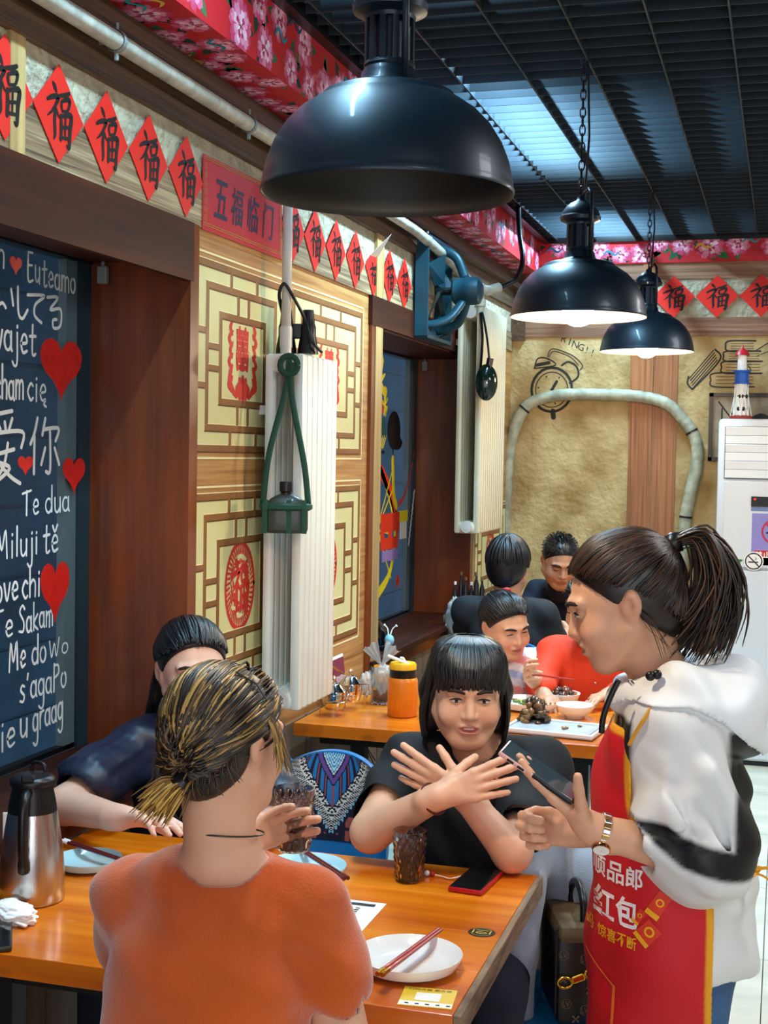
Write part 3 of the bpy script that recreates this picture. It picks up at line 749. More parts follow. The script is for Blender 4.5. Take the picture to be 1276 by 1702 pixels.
# ------------------------------------------------------------------ chairs: blue shell, printed back
def chair_parts(t, x, y, back=+1):
    """origin at seat centre on the floor; back = +1 means the backrest is on the +y side"""
    def W(px, py, pz): return (x + px, y + py * back, pz)
    m = M(); m.bbox(W(0, -.02, .43), (.40, .38, .03), None, .012); m.build('seat', m_blue, t)
    for sx in (-1, 1):
        M().tube([W(sx * .17, -.18, 0), W(sx * .16, -.16, .42)], .012, 8).build('leg', m_leg, t)
        M().tube([W(sx * .17, .20, 0), W(sx * .155, .15, .42), W(sx * .13, .20, .78)], .012, 8).build('leg', m_leg, t)
    # curved backrest: outline swept, convex to the rear
    nu, nv = 24, 14; Wd, z0, z1 = .165, .598, .892
    def pt(u, v, d):
        zz = z0 + (z1 - z0) * v; k = 1 - max(0, (v - .62) / .38) ** 2.6 * .30
        k2 = 1 - max(0, (.12 - v) / .12) ** 2 * .08
        px = Wd * u * k * k2
        top = (.030 * abs(u) ** 2.2) * max(0, v - .5) * 2
        return W(px, .20 - .035 * abs(u) ** 2 + .03 * v + d, zz - top)
    m = M()
    f = [[pt(-1 + 2 * i / nu, j / nv, -.012) for i in range(nu + 1)] for j in range(nv + 1)]
    b = [[pt(-1 + 2 * i / nu, j / nv, .012) for i in range(nu + 1)] for j in range(nv + 1)]
    vs = [p for r in f for p in r] + [p for r in b for p in r]; K = (nu + 1) * (nv + 1); n1 = nu + 1
    fs = []
    for j in range(nv):
        for i in range(nu):
            a = j * n1 + i; q = (a, a + 1, a + 1 + n1, a + n1)
            fs.append(q if back > 0 else q[::-1]); q2 = tuple(v + K for v in q[::-1]); fs.append(q2 if back > 0 else q2[::-1])
    for i in range(nu):
        for a, c in ((i, i + 1), (nv * n1 + i + 1, nv * n1 + i)): fs.append((a, a + K, c + K, c))
    for j in range(nv):
        for a, c in (((j + 1) * n1, j * n1), (j * n1 + nu, (j + 1) * n1 + nu)): fs.append((a, a + K, c + K, c))
    m.add(vs, fs).build('backrest', m_blue, t, smooth=True, angle=50)
    # printed cover on the front
    pm = M()
    N = 220
    def col(u, v):
        s = (1 - v) * .294; a = abs(u) * Wd; g = s + a * 1.42     # chevrons: metres down from the top edge, at the middle
        if g < .058: return '#2f86c0' if int(g / .0058) % 2 else '#bfe6ee'
        if g < .064: return '#d8e8ea'
        if g < .072: return '#1d1838'
        if g < .090: return '#6a4a98'
        if g < .096: return '#1d1838'
        if g < .150:
            q = (a + .006) / .022 % 1
            return '#1d1838' if q < .22 or .36 < q < .46 else ('#a05058' if q < .36 else '#2478ba')
        if g < .155: return '#171530'
        if g < .180:
            q = abs((g - .155) / .025 - .5) + abs(a / .016 % 1.0 - .5)
            return '#e8e4da' if q > .62 or .22 < q < .40 else '#171530'
        if g < .184: return '#e8e4da'
        if g < .214: return '#d8d4cc' if int((g - .184) / .0034) % 2 else '#171530'
        if g < .228: return '#8ccbe0' if (a / .008 % 1) > (g - .214) / .014 else '#171530'
        if g < .238: return '#171530'
        return '#a8544c' if (s / .034 % 1 < .45 and (a + .01) / .05 % 1 < .62) or ((a + .01) / .05 % 1 < .28 and s / .034 % 1 < .8) else '#1a1630'
    nu2, nv2 = 96, 84
    for j in range(nv2):
        v0, v1 = .20 + .785 * j / nv2, .20 + .785 * (j + 1) / nv2
        for i in range(nu2):
            u0, u1 = -.965 + 1.93 * i / nu2, -.965 + 1.93 * (i + 1) / nu2
            pm.color(col((u0 + u1) / 2, (v0 + v1) / 2))
            q = [pt(u0, v0, -.0135), pt(u1, v0, -.0135), pt(u1, v1, -.0135), pt(u0, v1, -.0135)]
            pm.add(q if back > 0 else q[::-1], [(0, 1, 2, 3)])
    pm.build('printed_cover', m_print, t)
CH = 'blue chairs with woven-pattern backs'
c0 = thing('dining_chair', 'empty blue chair with zigzag patterned back, left of the person in black', 'chair', (.815, 3.20, 0), CH)
chair_parts(c0, .815, 3.20)
for (x, y, r, lab) in ((1.235, 3.24, 0, 'blue chair under the person in the black shirt'), (.52, 3.30, 0, 'blue chair under the person in the navy jacket'),
                       (.86, 5.50, 0, 'blue chair under the smiling person with the red bow'),
                       (1.27, 5.50, 0, 'blue chair under the person in the orange-red shirt'), (.76, 6.02, PI, 'blue chair under the person seen from behind in black'),
                       (.80, 7.68, 0, 'blue chair under the person in navy by the back wall')):
    c = copy_tree(c0, (x, y, 0), None, (0, 0, r)); c['label'] = lab

# ------------------------------------------------------------------ pendant lamps
def lamp(label, x, y, zr, power, bulb_z, inner, glow):
    t = thing('pendant_lamp', label, 'lamp', (x, y, zr), 'black dome pendant lamps')
    prof = [(.2255, 0), (.2265, .006), (.224, .012), (.2235, .02), (.216, .055), (.203, .088), (.184, .118), (.160, .143), (.132, .162), (.120, .169), (.116, .176), (.100, .182), (.075, .187), (.058, .192), (.052, .198), (.050, .212), (.044, .222)]
    M().lathe(prof, (x, y, zr), 64).build('shade', m_lamp, t, smooth=True, angle=50)
    inn = [(.2255, 0), (.2235, .001), (.2215, .012), (.213, .053), (.200, .086), (.181, .115), (.157, .140), (.13, .158), (.05, .175), (.001, .176)]
    M().lathe([(r, z) for r, z in inn], (x, y, zr), 64).build('inner_lining', inner, t, smooth=True)
    m = M()
    m.lathe([(.044, .222), (.046, .226), (.044, .232)], (x, y, zr), 32)
    for k in range(12):
        a = 2 * PI * k / 12
        m.bbox((x + .0425 * math.cos(a), y + .0425 * math.sin(a), zr + .27), (.004, .011, .085), rotz(a), 0)
    m.lathe([(.045, .305), (.046, .312), (.055, .316), (.066, .320), (.068, .332), (.064, .338)], (x, y, zr), 32)
    m.lathe([(.028, .222), (.028, .31)], (x, y, zr), 16)
    m.build('vent_sleeve', m_lamp, t, smooth=True, angle=40)
    M().lathe([(.064, .338), (.060, .350), (.048, .366), (.034, .378), (.016, .386), (.012, .398), (.0005, .40)], (x, y, zr), 32).build('cap', m_lamp, t, smooth=True, angle=50)
    dx, dy = .62, -.78
    pth = [(x + dx * .072, y + dy * .072, zr + .185), (x + dx * .074, y + dy * .074, zr + .32), (x + dx * .07, y + dy * .07, zr + .40), (x + dx * .05, y + dy * .05, zr + .418), (x, y, zr + .40)]
    M().tube(pth, .006, 8).build('stirrup', m_lamp, t, smooth=True)
    m = M(); z = zr + .40; k = 0
    while z < 3.01:
        ring = []; u = X if k % 2 else Y
        for q in range(13):
            a = 2 * PI * q / 12
            ring.append(Vector((x, y, z + .016)) + u * (.009 * math.cos(a)) + Z * (.019 * math.sin(a)))
        m.tube(ring, .0026, 5, False, up=(X if u == Y else Y)); z += .029; k += 1
    m.build('chain', m_black, t)
    M().tube([(x + .012, y, zr + .39), (x + .022, y + .01, zr + .6), (x + .012, y, 3.02)], .004, 6).build('flex_cable', m_black, t)
    M().sphere((x, y, zr + bulb_z), (.055, .055, .042), 24, 14).build('bulb', m_bulb if glow else mat('bulb_high', '#ffffff', .4, emit='#ffe9c8', estr=4), t, smooth=True)
    l = point('lamp_light', (x, y, zr - .045), power, (1.0, .80, .56), .04); l.parent = t; l.location = Vector((x, y, zr - .045)) - t.location
    if not glow:                                                                  # deep-set bulb: the shade cuts its beam off at the rim
        l.data = bpy.data.lights.new('lamp_light', 'SPOT'); l.data.energy = power * 1.15; l.data.color = (1.0, .80, .56); l.data.shadow_soft_size = .04
        l.data.spot_size = math.radians(158); l.data.spot_blend = .35; l.location = Vector((x, y, zr + .05)) - t.location
lamp('large black dome lamp hanging nearest the camera over the front table', 1.256, 2.336, 2.150, 24, .13, m_innerd, False)
lamp('black dome lamp on a chain over the second table, bulb glowing', 1.272, 4.544, 2.155, 24, .012, m_inner, True)
lamp('smallest-looking black dome lamp, furthest back, over the far table', 1.287, 6.698, 2.205, 21, .012, m_inner, True)

# ------------------------------------------------------------------ papers on the wall
def diamond(nm, label, O, U, V, N_, h, group, peel=False):
    O, U, V, N_ = map(Vector, (O, U, V, N_))
    t = thing(nm, label, 'wall paper', O, group)
    m = M()
    pts = [(0, -h), (h, 0), (0, h), (-h, 0)]
    if peel: pts = [(0, -h), (h, 0), (h * .45, h * .45), (-h * .5, h * .42), (-h, 0)]
    g = [O + U * a + V * b for a, b in pts]
    m.poly(g, N_ * .0015); m.build('red_sheet', m_redpaper, t)
    e = M(); fu(e, O + N_ * .0022 - V * .004 * (0 if not peel else 6), U, V, h * .98, h * (1.16 if not peel else .8), 1.25); e.build('brush_character', m_ink, t)
    if peel:
        c = M(); A_ = O + U * h * .45 + V * h * .45; B_ = O - U * h * .5 + V * h * .42
        tip = O + V * h * 1.25 + N_ * .07 + U * h * .1
        c.poly([B_, A_, tip], N_ * .001); c.build('curled_back_corner', m_paperw, t)
ys = [2.600, 2.826, 3.056, 3.288, 3.521, 4.383, 4.610, 4.845, 5.085, 5.330, 5.560, 5.795]
lab = ['red fortune diamond cut by the left edge of the photo', 'second red fortune diamond from the left, above the lettered window', 'third red fortune diamond from the left, above the lettered window',
       'fourth red fortune diamond, two left of the long red banner', 'red fortune diamond just left of the long red banner', 'red fortune diamond just right of the banner, half behind the white pipe',
       'second red fortune diamond right of the white vertical pipe', 'third red fortune diamond right of the white vertical pipe', 'fourth red fortune diamond right of the pipe, before the peeling one',
       'red fortune diamond with its top corner peeled away showing white', 'red fortune diamond just right of the peeling one', 'red fortune diamond beside the blue exhaust fan']
for y, l in zip(ys, lab):
    diamond('fortune_diamond', l, (XW + .014, y, 2.462 - .008 * (y - 3.0)), Y, Z, X, .1135, 'red fortune diamonds along the window wall', l.startswith('red fortune diamond with'))
for x, l in ((1.026, 'red fortune diamond on the back wall, mostly behind the lamps'), (1.282, 'red fortune diamond on the back wall right of the far lamp'), (1.534, 'middle red fortune diamond on the back wall'), (1.786, 'red fortune diamond on the back wall at the right edge')):
    diamond('fortune_diamond', l, (x, YB - .026, 2.652), X, Z, -Y, .125, 'red fortune diamonds on the back wall')
# banner
t = thing('red_banner', 'long red banner with four brush characters above the lattice panels', 'banner', (XW + .013, 3.96, 2.44))
bx = XW + .013
M().poly([(bx, 3.635, 2.330), (bx, 4.275, 2.332), (bx, 4.275, 2.556), (bx, 3.635, 2.547)], (.002, 0, 0)).build('sheet', mat('banner_red', '#b81a26', .45), t)
m = M()
for i, ch in enumerate('五福临门'): text(m, ch, (bx + .003, 3.765 + .128 * i, 2.437), Y, Z, .10, .115, bold=.012, shear=.15)
m.build('banner_characters', mat('banner_ink', '#1c1838', .5), t)
m = M()
for za, zb in ((2.345, 2.346), (2.535, 2.543)):
    for d in (0, .006): m.stroke([(3.64 - 3.6, za + d), (4.27 - 3.6, zb + d)], .0022, (bx + .003, 3.6, 0), Y, Z, False)
for yy, sg in ((3.652, 1), (4.258, -1)):
    for k in range(7):
        zz = 2.365 + .025 * k
        for r in (.010, .005): m.stroke([(yy - 3.6 + r * math.cos(a * PI / 4) * sg, zz + r * math.sin(a * PI / 4)) for a in range(9)], .0018, (bx + .003, 3.6, 0), Y, Z, False)
m.build('gold_border', m_gold, t)

# ------------------------------------------------------------------ heating pipes
t = thing('heating_pipe', 'long painted heating pipe clamped under the ceiling beam, sagging to a valve', 'pipe', (.375, 3.0, 2.67))
path = bez([(.375, -1.2, 2.672), (.375, 3.0, 2.672), (.375, 5.4, 2.668), (.378, 5.9, 2.652), (.40, 6.35, 2.60), (.425, 6.62, 2.545), (.44, 6.72, 2.53)], 8)
M().tube(path, .0225, 16).build('pipe', m_pipe, t, smooth=True)
for y in (1.9, 2.99, 3.83, 5.05, 5.95):
    z_ = 2.672 if y < 5.5 else 2.65
    m = M(); m.lathe([(.0255, -.008), (.027, -.006), (.027, .006), (.0255, .008)], (.375, y, z_), 20, Matrix.Rotation(PI / 2, 3, 'X'))
    m.tube([(.375, y, z_ - .028), (.375, y, z_ - .045)], .006, 6); m.tube([(.375, y, z_ + .028), (.375, y, z_ + .044)], .006, 6); m.tube([(.31, y, z_), (.352, y, z_)], .006, 6)
    m.build('pipe_clamp', m_alu, t, smooth=True, angle=40)
m = M(); m.tube([(.44, 6.70, 2.53), (.48, 6.78, 2.525), (.53, 6.82, 2.545)], .026, 12); m.sphere((.445, 6.72, 2.53), .033)
m.tube([(.45, 6.73, 2.52), (.45, 6.73, 2.40)], .02, 10); m.tube([(.45, 6.73, 2.475), (.45, 6.73, 2.44)], .028, 10); m.build('valve', m_pipe, t, smooth=True, angle=60)
M().tube(bez([(.53, 6.82, 2.545), (.57, 6.86, 2.57), (.60, 6.9, 2.60), (.62, 6.95, 2.70), (.58, 7.05, 2.86), (.56, 7.1, 3.05)]), .014, 8).build('black_hose', m_black, t, smooth=True)
t = thing('drop_pipe', 'white vertical pipe dropping beside the banner to the radiator', 'pipe', (.375, 4.2, 2.65))
M().tube([(.375, 4.17, 2.67), (.375, 4.17, 2.10)], .016, 14).build('pipe', m_pipew, t, smooth=True)
m = M(); m.tube(bez([(.375, 4.17, 2.10), (.375, 4.17, 2.02), (.378, 4.17, 1.985), (.40, 4.165, 1.965), (.43, 4.16, 1.965)]), .0185, 14); m.tube([(.375, 4.17, 2.095), (.375, 4.17, 2.03)], .0205, 14)
m.build('elbow', m_pipew, t, smooth=True, angle=60)
M().tube([(.375, 4.17, 2.60), (.375, 4.17, 2.69)], .021, 12).build('coupling', m_pipew, t, smooth=True, angle=60)

# ------------------------------------------------------------------ radiators
def radiator(label, y0, n, z0, z1, mt, back=False):
    t = thing('radiator', label, 'radiator', (.41, y0 + n * .025, z0), 'white column radiators on the window wall')
    for k in range(n):
        y = y0 + .05 * (k + .5); m = M()
        for xc, wd in ((.452, .036), (.352, .032)):
            m.bbox((xc, y, (z0 + z1) / 2), (wd, .0485, z1 - z0 - .01), None, .0125)
        for zc in (z0 + .035, z1 - .035):
            m.bbox(((.452 + .352) / 2, y, zc), (.12, .046, .06), None, .018)
        m.build('section', mt, t, smooth=True, angle=40)
    for zc in (z0 + .04, z1 - .04):
        M().tube([(.405, y0 - .012, zc), (.405, y0 + .02, zc)], .03, 18).tube([(.405, y0 - .014, zc), (.405, y0 - .011, zc)], .016, 12).build('end_plug', m_pipew, t, smooth=True, angle=40)
    for xc in (.392, .418):
        M().tube([(xc, y0 + .05 * n - .02, z0 + .06), (xc, y0 + .05 * n - .02, z1 - .06)], .009, 8).build('riser_tube', mat('tan_paint', '#b08a50', .5), t, smooth=True)
    M().box((XW, y0 + .04, z1 - .2), (.345, y0 + .06, z1 - .17)).box((XW, y0 + .05 * n - .06, z0 + .15), (.345, y0 + .05 * n - .04, z0 + .18)).build('wall_bracket', m_pipew, t)
radiator('tall white column radiator beside the lattice panels, canteen hanging on its end', 4.08, 7, .85, 2.01, m_rad)
radiator('white column radiator high up in the far corner beside the hose', 6.72, 12, 1.285, 2.45, mat('cream_radiator', '#d9d0b4', .35, var=.08, vscale=6))
t = thing('floor_pipe', 'white pipe slanting along the wall under the second table', 'pipe', (.45, 4.7, .6))
M().tube([(.40, 4.55, .52), (.55, 4.87, .69)], .014, 12).build('pipe', m_pipew, t, smooth=True)
m = M()
for k in range(14):
    a = rng.uniform(0, 2 * PI); p = Vector((.49, 4.74, .62)); m.tube([p, p + Vector((rng.uniform(-.02, .06), -.02, rng.uniform(-.09, .03)))], .0022, 4)
m.build('frayed_tie', m_black, t)

# ------------------------------------------------------------------ exhaust fan
t = thing('exhaust_fan', 'blue-green exhaust fan with motor bracketed over the second window', 'fan', (.33, 6.16, 2.45))
fy, fz, fs_ = 6.17, 2.45, .225
m = M(); n = 32
for k in range(n):
    a0, a1 = 2 * PI * k / n, 2 * PI * (k + 1) / n
    def sq(a):
        c, s = math.cos(a), math.sin(a); q = fs_ / max(abs(c), abs(s)); return (c * q, s * q)
    (o0y, o0z), (o1y, o1z) = sq(a0), sq(a1); r = .19
    i0, i1 = (r * math.cos(a0), r * math.sin(a0)), (r * math.cos(a1), r * math.sin(a1))
    m.add([(.345, fy + o0y, fz + o0z), (.345, fy + o1y, fz + o1z), (.345, fy + i1[0], fz + i1[1]), (.345, fy + i0[0], fz + i0[1]),
           (.325, fy + o0y, fz + o0z), (.325, fy + o1y, fz + o1z), (.30, fy + i1[0], fz + i1[1]), (.30, fy + i0[0], fz + i0[1])], [(0, 1, 2, 3), (0, 4, 5, 1), (2, 6, 7, 3), (5, 4, 7, 6)])
for s in (-1, 1): m.box((.325, fy - fs_, fz + s * fs_ - .008), (.385, fy + fs_, fz + s * fs_ + .008)).box((.325, fy + s * fs_ - .008, fz - fs_), (.385, fy + s * fs_ + .008, fz + fs_))
m.build('mounting_plate', m_fan, t)
for k in range(4):
    a = 2 * PI * k / 4 + .5; m = M(); pts = []
    for (r, da, dx) in ((.04, -.5, .02), (.17, -.35, .03), (.175, .38, -.025), (.04, .5, -.02)):
        pts.append((.38 + dx, fy + r * math.cos(a + da), fz + r * math.sin(a + da)))
    m.poly(pts, (.003, 0, 0)).build('blade', m_fan, t)
Rx = Matrix.Rotation(PI / 2, 3, 'Y')
M().lathe([(.001, 0), (.05, 0), (.062, .01), (.062, .055), (.066, .06), (.066, .10), (.06, .125), (.03, .14), (.001, .14)], (.445, fy, fz), 28, Rx).build('motor', m_fan, t, smooth=True, angle=40)
M().tube([(.36, fy, fz), (.45, fy, fz)], .018, 10).build('hub', m_black, t)
for k, a in enumerate((PI * .5, -PI * .5 + .5, -PI * .5 - .6)):
    c, s = math.cos(a), math.sin(a)
    M().tube(bez([(.345, fy + c * .2, fz + s * .2), (.40, fy + c * .19, fz + s * .19), (.46, fy + c * .15, fz + s * .15), (.50, fy + c * .06, fz + s * .06)]), .013, 8, flat=1.7, up=(1, 0, 0)).build('bracket_arm', m_fan, t, smooth=True)
M().tube(bez([(.47, fy + .05, fz - .06), (.42, fy + .12, fz - .17), (.36, fy + .1, fz - .21)]), .008, 6).build('power_cord', m_black, t, smooth=True)

# ------------------------------------------------------------------ canteens and binoculars hanging by the radiators
def pod(m, c, w, d, h, sh=.72, n=28, U=X, V=Y):
    c = Vector(c); U = Vector(U); V = Vector(V); vs = []; L_ = [(0, .80), (.03, .95), (.1, 1), (.55, 1), (.66, .97), (.78, .86), (.88, .66), (.95, .42), (1, .2)]
    for z, k in L_:
        for j in range(n):
            a = 2 * PI * j / n; ca, sa = math.cos(a), math.sin(a); e = .6
            vs.append(c + U * (w * k * abs(ca) ** e * (1 if ca > 0 else -1)) + V * (d * (k ** .8) * abs(sa) ** e * (1 if sa > 0 else -1)) + Z * (h * z))
    q = len(L_)
    m.add(vs, [(i * n + j, i * n + (j + 1) % n, (i + 1) * n + (j + 1) % n, (i + 1) * n + j) for i in range(q - 1) for j in range(n)] + [tuple(range(n))[::-1], tuple(range((q - 1) * n, q * n))])
U1 = Vector((.93, .28, 0)).normalized(); V1 = Vector((-U1.y, U1.x, 0))
cc = Vector((.445, 4.005, 1.435))
t = thing('canteen', 'army canteen in green webbing hanging at the end of the tall radiator', 'canteen', cc)
m = M(); pod(m, cc, .070, .036, .125, U=U1, V=V1); m.build('bottle', m_can, t, smooth=True, angle=60)
M().lathe([(.001, .034), (.02, .034), (.021, .030), (.021, .004), (.017, 0), (.017, -.01)], cc + Z * .128, 16).build('screw_cap', m_black, t, smooth=True, angle=40)
m = M()
for s in (-.064, .012, .060):
    m.tube([cc + U1 * s - V1 * .034 + Z * .0, cc + U1 * s - V1 * .0375 + Z * .08, cc + U1 * s * .95 - V1 * .03 + Z * .105], .009, 6, flat=.25, up=V1)
for zz in (.083,):
    m.tube([cc + U1 * (.0735 * math.cos(a * PI / 12)) * 1 + V1 * (.0395 * math.sin(a * PI / 12)) + Z * zz for a in range(25)], .012, 6, False, flat=1)
m.build('webbing', m_green, t)
hk = Vector((.432, 4.06, 1.965))
m = M(); m.tube(bez([cc - U1 * .073 + Z * .09, cc - U1 * .055 + Z * .25, hk + Vector((-.01, -.012, -.08)), hk + Vector((0, -.01, .02))]), .011, 6, flat=.25, up=V1)
m.tube(bez([cc + U1 * .07 + Z * .09, cc + U1 * .055 + Z * .22, hk + Vector((.012, -.012, -.1)), hk + Vector((.01, -.01, .01))]), .011, 6, flat=.25, up=V1)
m.tube([hk + Vector((.03 * math.cos(a * PI / 8), -.012, .03 * math.sin(a * PI / 8))) for a in range(17)], .011, 6, False, flat=.3, up=Y)
m.build('carry_strap', m_green, t, smooth=True)
cc = Vector((.505, 6.66, 1.965))
t = thing('canteen', 'small glossy dark green canteen hanging on the far corner radiator', 'canteen', cc)
m = M(); m.sphere(cc + Z * .09, (.056, .034, .092), 24, 16, rotz(.28)); m.build('bottle', m_cang, t, smooth=True)
M().tube([cc + Vector((.012, 0, .175)), cc + Vector((.018, 0, .21))], .017, 12).build('screw_cap', m_black, t)
M().tube(bez([cc + Vector((-.03, -.01, .15)), cc + Vector((-.025, 0, .3)), cc + Vector((-.045, .045, .42)), cc + Vector((-.057, .07, .46))]), .007, 5).tube(bez([cc + Vector((.02, -.01, .16)), cc + Vector((.0, 0, .3)), cc + Vector((-.032, .045, .42)), cc + Vector((-.050, .07, .46))]), .006, 5).build('carry_strap', m_black, t)
t = thing('binoculars', 'black binoculars standing on the radiator behind the white drop pipe', 'binoculars', (.40, 4.24, 2.03))
for q in (-1, 1):
    p = Vector((.388, 4.24, 2.085)) + U1 * .036 * q
    M().lathe([(.001, .075), (.018, .075), (.02, .05), (.022, .03), (.026, .02), (.026, -.01), (.03, -.03), (.034, -.055), (.035, -.07), (.001, -.07)], p, 20).build('barrel', m_black, t, smooth=True, angle=40)
M().bbox((.388, 4.24, 2.09), (.05, .02, .05), rotz(.28), .005).build('hinge', m_black, t)
M().tube(bez([(.352, 4.20, 2.14), (.357, 4.15, 2.20), (.375, 4.145, 2.235), (.398, 4.16, 2.20), (.42, 4.22, 2.13), (.45, 4.20, 2.06), (.475, 4.24, 2.02)]), .006, 6).build('neck_strap', m_black, t, smooth=True)

# ------------------------------------------------------------------ insulated hose, picture, air conditioner
t = thing('insulated_hose', 'tape-wrapped hose arching over the back wall to the air conditioner', 'hose', (.9, 8.24, 1.7))
path = bez([(.30, 8.24, 1.0), (.295, 8.24, 1.34), (.315, 8.24, 1.72), (.37, 8.24, 1.92), (.45, 8.245, 2.02), (.62, 8.25, 2.065), (.85, 8.25, 2.07), (1.08, 8.25, 2.06), (1.25, 8.245, 2.02), (1.36, 8.24, 1.92), (1.435, 8.24, 1.80), (1.445, 8.24, 1.66), (1.41, 8.24, 1.48), (1.385, 8.24, 1.3), (1.375, 8.24, 1.0)], 10)
m = M(); m.tube(path, [.034 + .0016 * (i % 3) for i in range(len(path))], 14).build('wrapped_hose', mat('hose_tape', '#a9a68e', .55, var=.4, vscale=16, bump=.5, bscale=40), t, smooth=True)
for i in (35, 96, 128):
    if i < len(path) - 1:
        d = (path[i + 1] - path[i]).normalized(); M().tube([path[i] - d * .006, path[i] + d * .006], .0385, 14).build('tie_band', m_black, t)
t = thing('picture_frame', 'dark framed picture on the back wall behind the air conditioner', 'picture', (1.75, YB - .02, 1.68))
for a, b in (((1.505, YB - .03, 2.06), (2.05, YB - .006, 2.083)), ((1.505, YB - .03, 1.68), (2.05, YB - .006, 1.703)), ((1.505, YB - .03, 1.68), (1.528, YB - .006, 2.083)), ((2.03, YB - .03, 1.68), (2.05, YB - .006, 2.083))):
    M().box(a, b).build('frame_bar', mat('frame_brown', '#2c1a12', .4), t)
M().box((1.528, YB - .015, 1.70), (2.03, YB - .006, 2.06)).build('print', mat('picture_print', '#b9a88a', .6, var=.5, vscale=9, col2='#5a4a38'), t)
m = M()
for p in ([(1.56, 2.03), (1.66, 1.90)], [(1.58, 1.99), (1.58, 1.85)], [(1.63, 1.97), (1.72, 1.87)]): m.stroke(p, .01, (0, YB - .016, 0), X, Z, False)
m.stroke([(1.72, 1.90), (1.80, 1.93), (1.9, 1.90), (1.98, 1.95)], [.02, .07, .05, .03], (0, YB - .016, 0), X, Z); m.build('print_shapes', m_ink, t)

ax0, ax1, ay, ah = 1.59, 2.17, 7.70, 1.915
t = thing('air_conditioner', 'tall white floor-standing air conditioner against the back wall', 'air conditioner', ((ax0 + ax1) / 2, ay + .2, 0))
M().bbox(((ax0 + ax1) / 2, ay + .215, ah / 2 + .01), (ax1 - ax0, .40, ah - .02), None, .02).build('cabinet', m_ac, t, smooth=True, angle=40)
M().bbox(((ax0 + ax1) / 2, ay + .01, (1.095 + 1.575) / 2), (ax1 - ax0 - .075, .03, .475), None, .006).build('upper_panel', m_ac, t)
M().bbox(((ax0 + ax1) / 2, ay + .01, .56), (ax1 - ax0 - .012, .03, 1.045), None, .006).build('lower_panel', m_ac, t)
M().box((ax0 + .035, ay + .005, 1.585), (ax1 - .035, ay + .02, 1.872)).build('louver_recess', m_acd, t)
m_lv = mat('louver_white', '#e9edf2', .3)
for k in range(6):
    z = 1.612 + .047 * k
    M().bbox(((ax0 + ax1) / 2, ay - .002, z), (ax1 - ax0 - .078, .008, .045), Matrix.Rotation(.25 if k % 2 else .05, 3, 'X'), .002).build('louver', m_lv, t)
M().box((ax0, ay + .02, 0), (ax1, ay + .40, .02)).build('plinth', m_black, t)
M().box((1.775, ay - .012, 1.435), (1.99, ay - .0045, 1.49)).build('display', m_black, t)
M().box((1.775, ay - .0062, 1.41), (1.99, ay - .0045, 1.432)).build('display_film', mat('film', '#6a7fb0', .3), t)
M().sphere((1.795, ay - .013, 1.475), .006).build('standby_light', mat('red_led', '#e02020', .4, emit='#ff2010', estr=2), t)
m = M(); m.box((1.782, ay - .0058, 1.185), (2.0, ay - .0045, 1.398)); m.build('notice_sheet', mat('lilac_sheet', '#8f86c8', .5), t)
m = M(); m.box((1.80, ay - .0068, 1.115), (2.02, ay - .0058, 1.195)); m.box((1.785, ay - .0068, 1.115), (2.02, ay - .0058, 1.16)); m.build('red_notice', mat('notice_red', '#c8242c', .5), t)
m = M(); text(m, '禁止吸烟', (1.885, ay - .0076, 1.172), X, Z, .17, .036, bold=.02); m.build('notice_characters', m_paperw, t)
m = M(); text(m, '禁', (1.905, ay - .0076, 1.13), X, Z, .03, .03); text(m, '烟', (1.945, ay - .0076, 1.13), X, Z, .03, .03); m.build('notice_characters', m_paperw, t)
def nosmoke(cx, cz, r, mt_, bgm, off):
    if bgm: M().lathe([(.001, 0), (r * 1.22, 0), (r * 1.22, .002), (.001, .002)], (cx, ay - off, cz), 28, Matrix.Rotation(PI / 2, 3, 'X')).build('round_notice', bgm, t)
    m = M(); O = (0, ay - off - .0025, 0)
    m.stroke([(cx + r * math.cos(a * PI / 14), cz + r * math.sin(a * PI / 14)) for a in range(29)], r * .16, O, X, Z, False)
    m.stroke([(cx - r * .7, cz + r * .7), (cx + r * .7, cz - r * .7)], r * .16, O, X, Z, False); m.build('no_smoking_ring', mt_, t)
    m = M(); m.stroke([(cx - r * .6, cz - r * .12), (cx + r * .5, cz - r * .12)], r * .17, O, X, Z, False); m.stroke([(cx + r * .1, cz + r * .15), (cx + r * .35, cz + r * .3), (cx + r * .15, cz + r * .5)], r * .07, O, X, Z); m.build('cigarette_symbol', m_ink, t)
nosmoke(1.90, 1.30, .062, mat('notice_crimson', '#c0283c', .5), None, .006)
nosmoke(1.797, 1.135, .043, mat('notice_ring', '#3a2030', .5), m_paperw, .0075)
m = M(); O = (0, ay - .0062, 0)
m.stroke([(1.655, 1.125), (1.68, 1.135), (1.71, 1.132), (1.735, 1.138)], [.006, .02, .024, .008], O, X, Z)
for a in (1.668, 1.685, 1.705, 1.722): m.stroke([(a, 1.125), (a + .003, 1.112)], .006, O, X, Z, False)
m.build('lizard_sticker', mat('sticker_green', '#2f7a3a', .5), t)

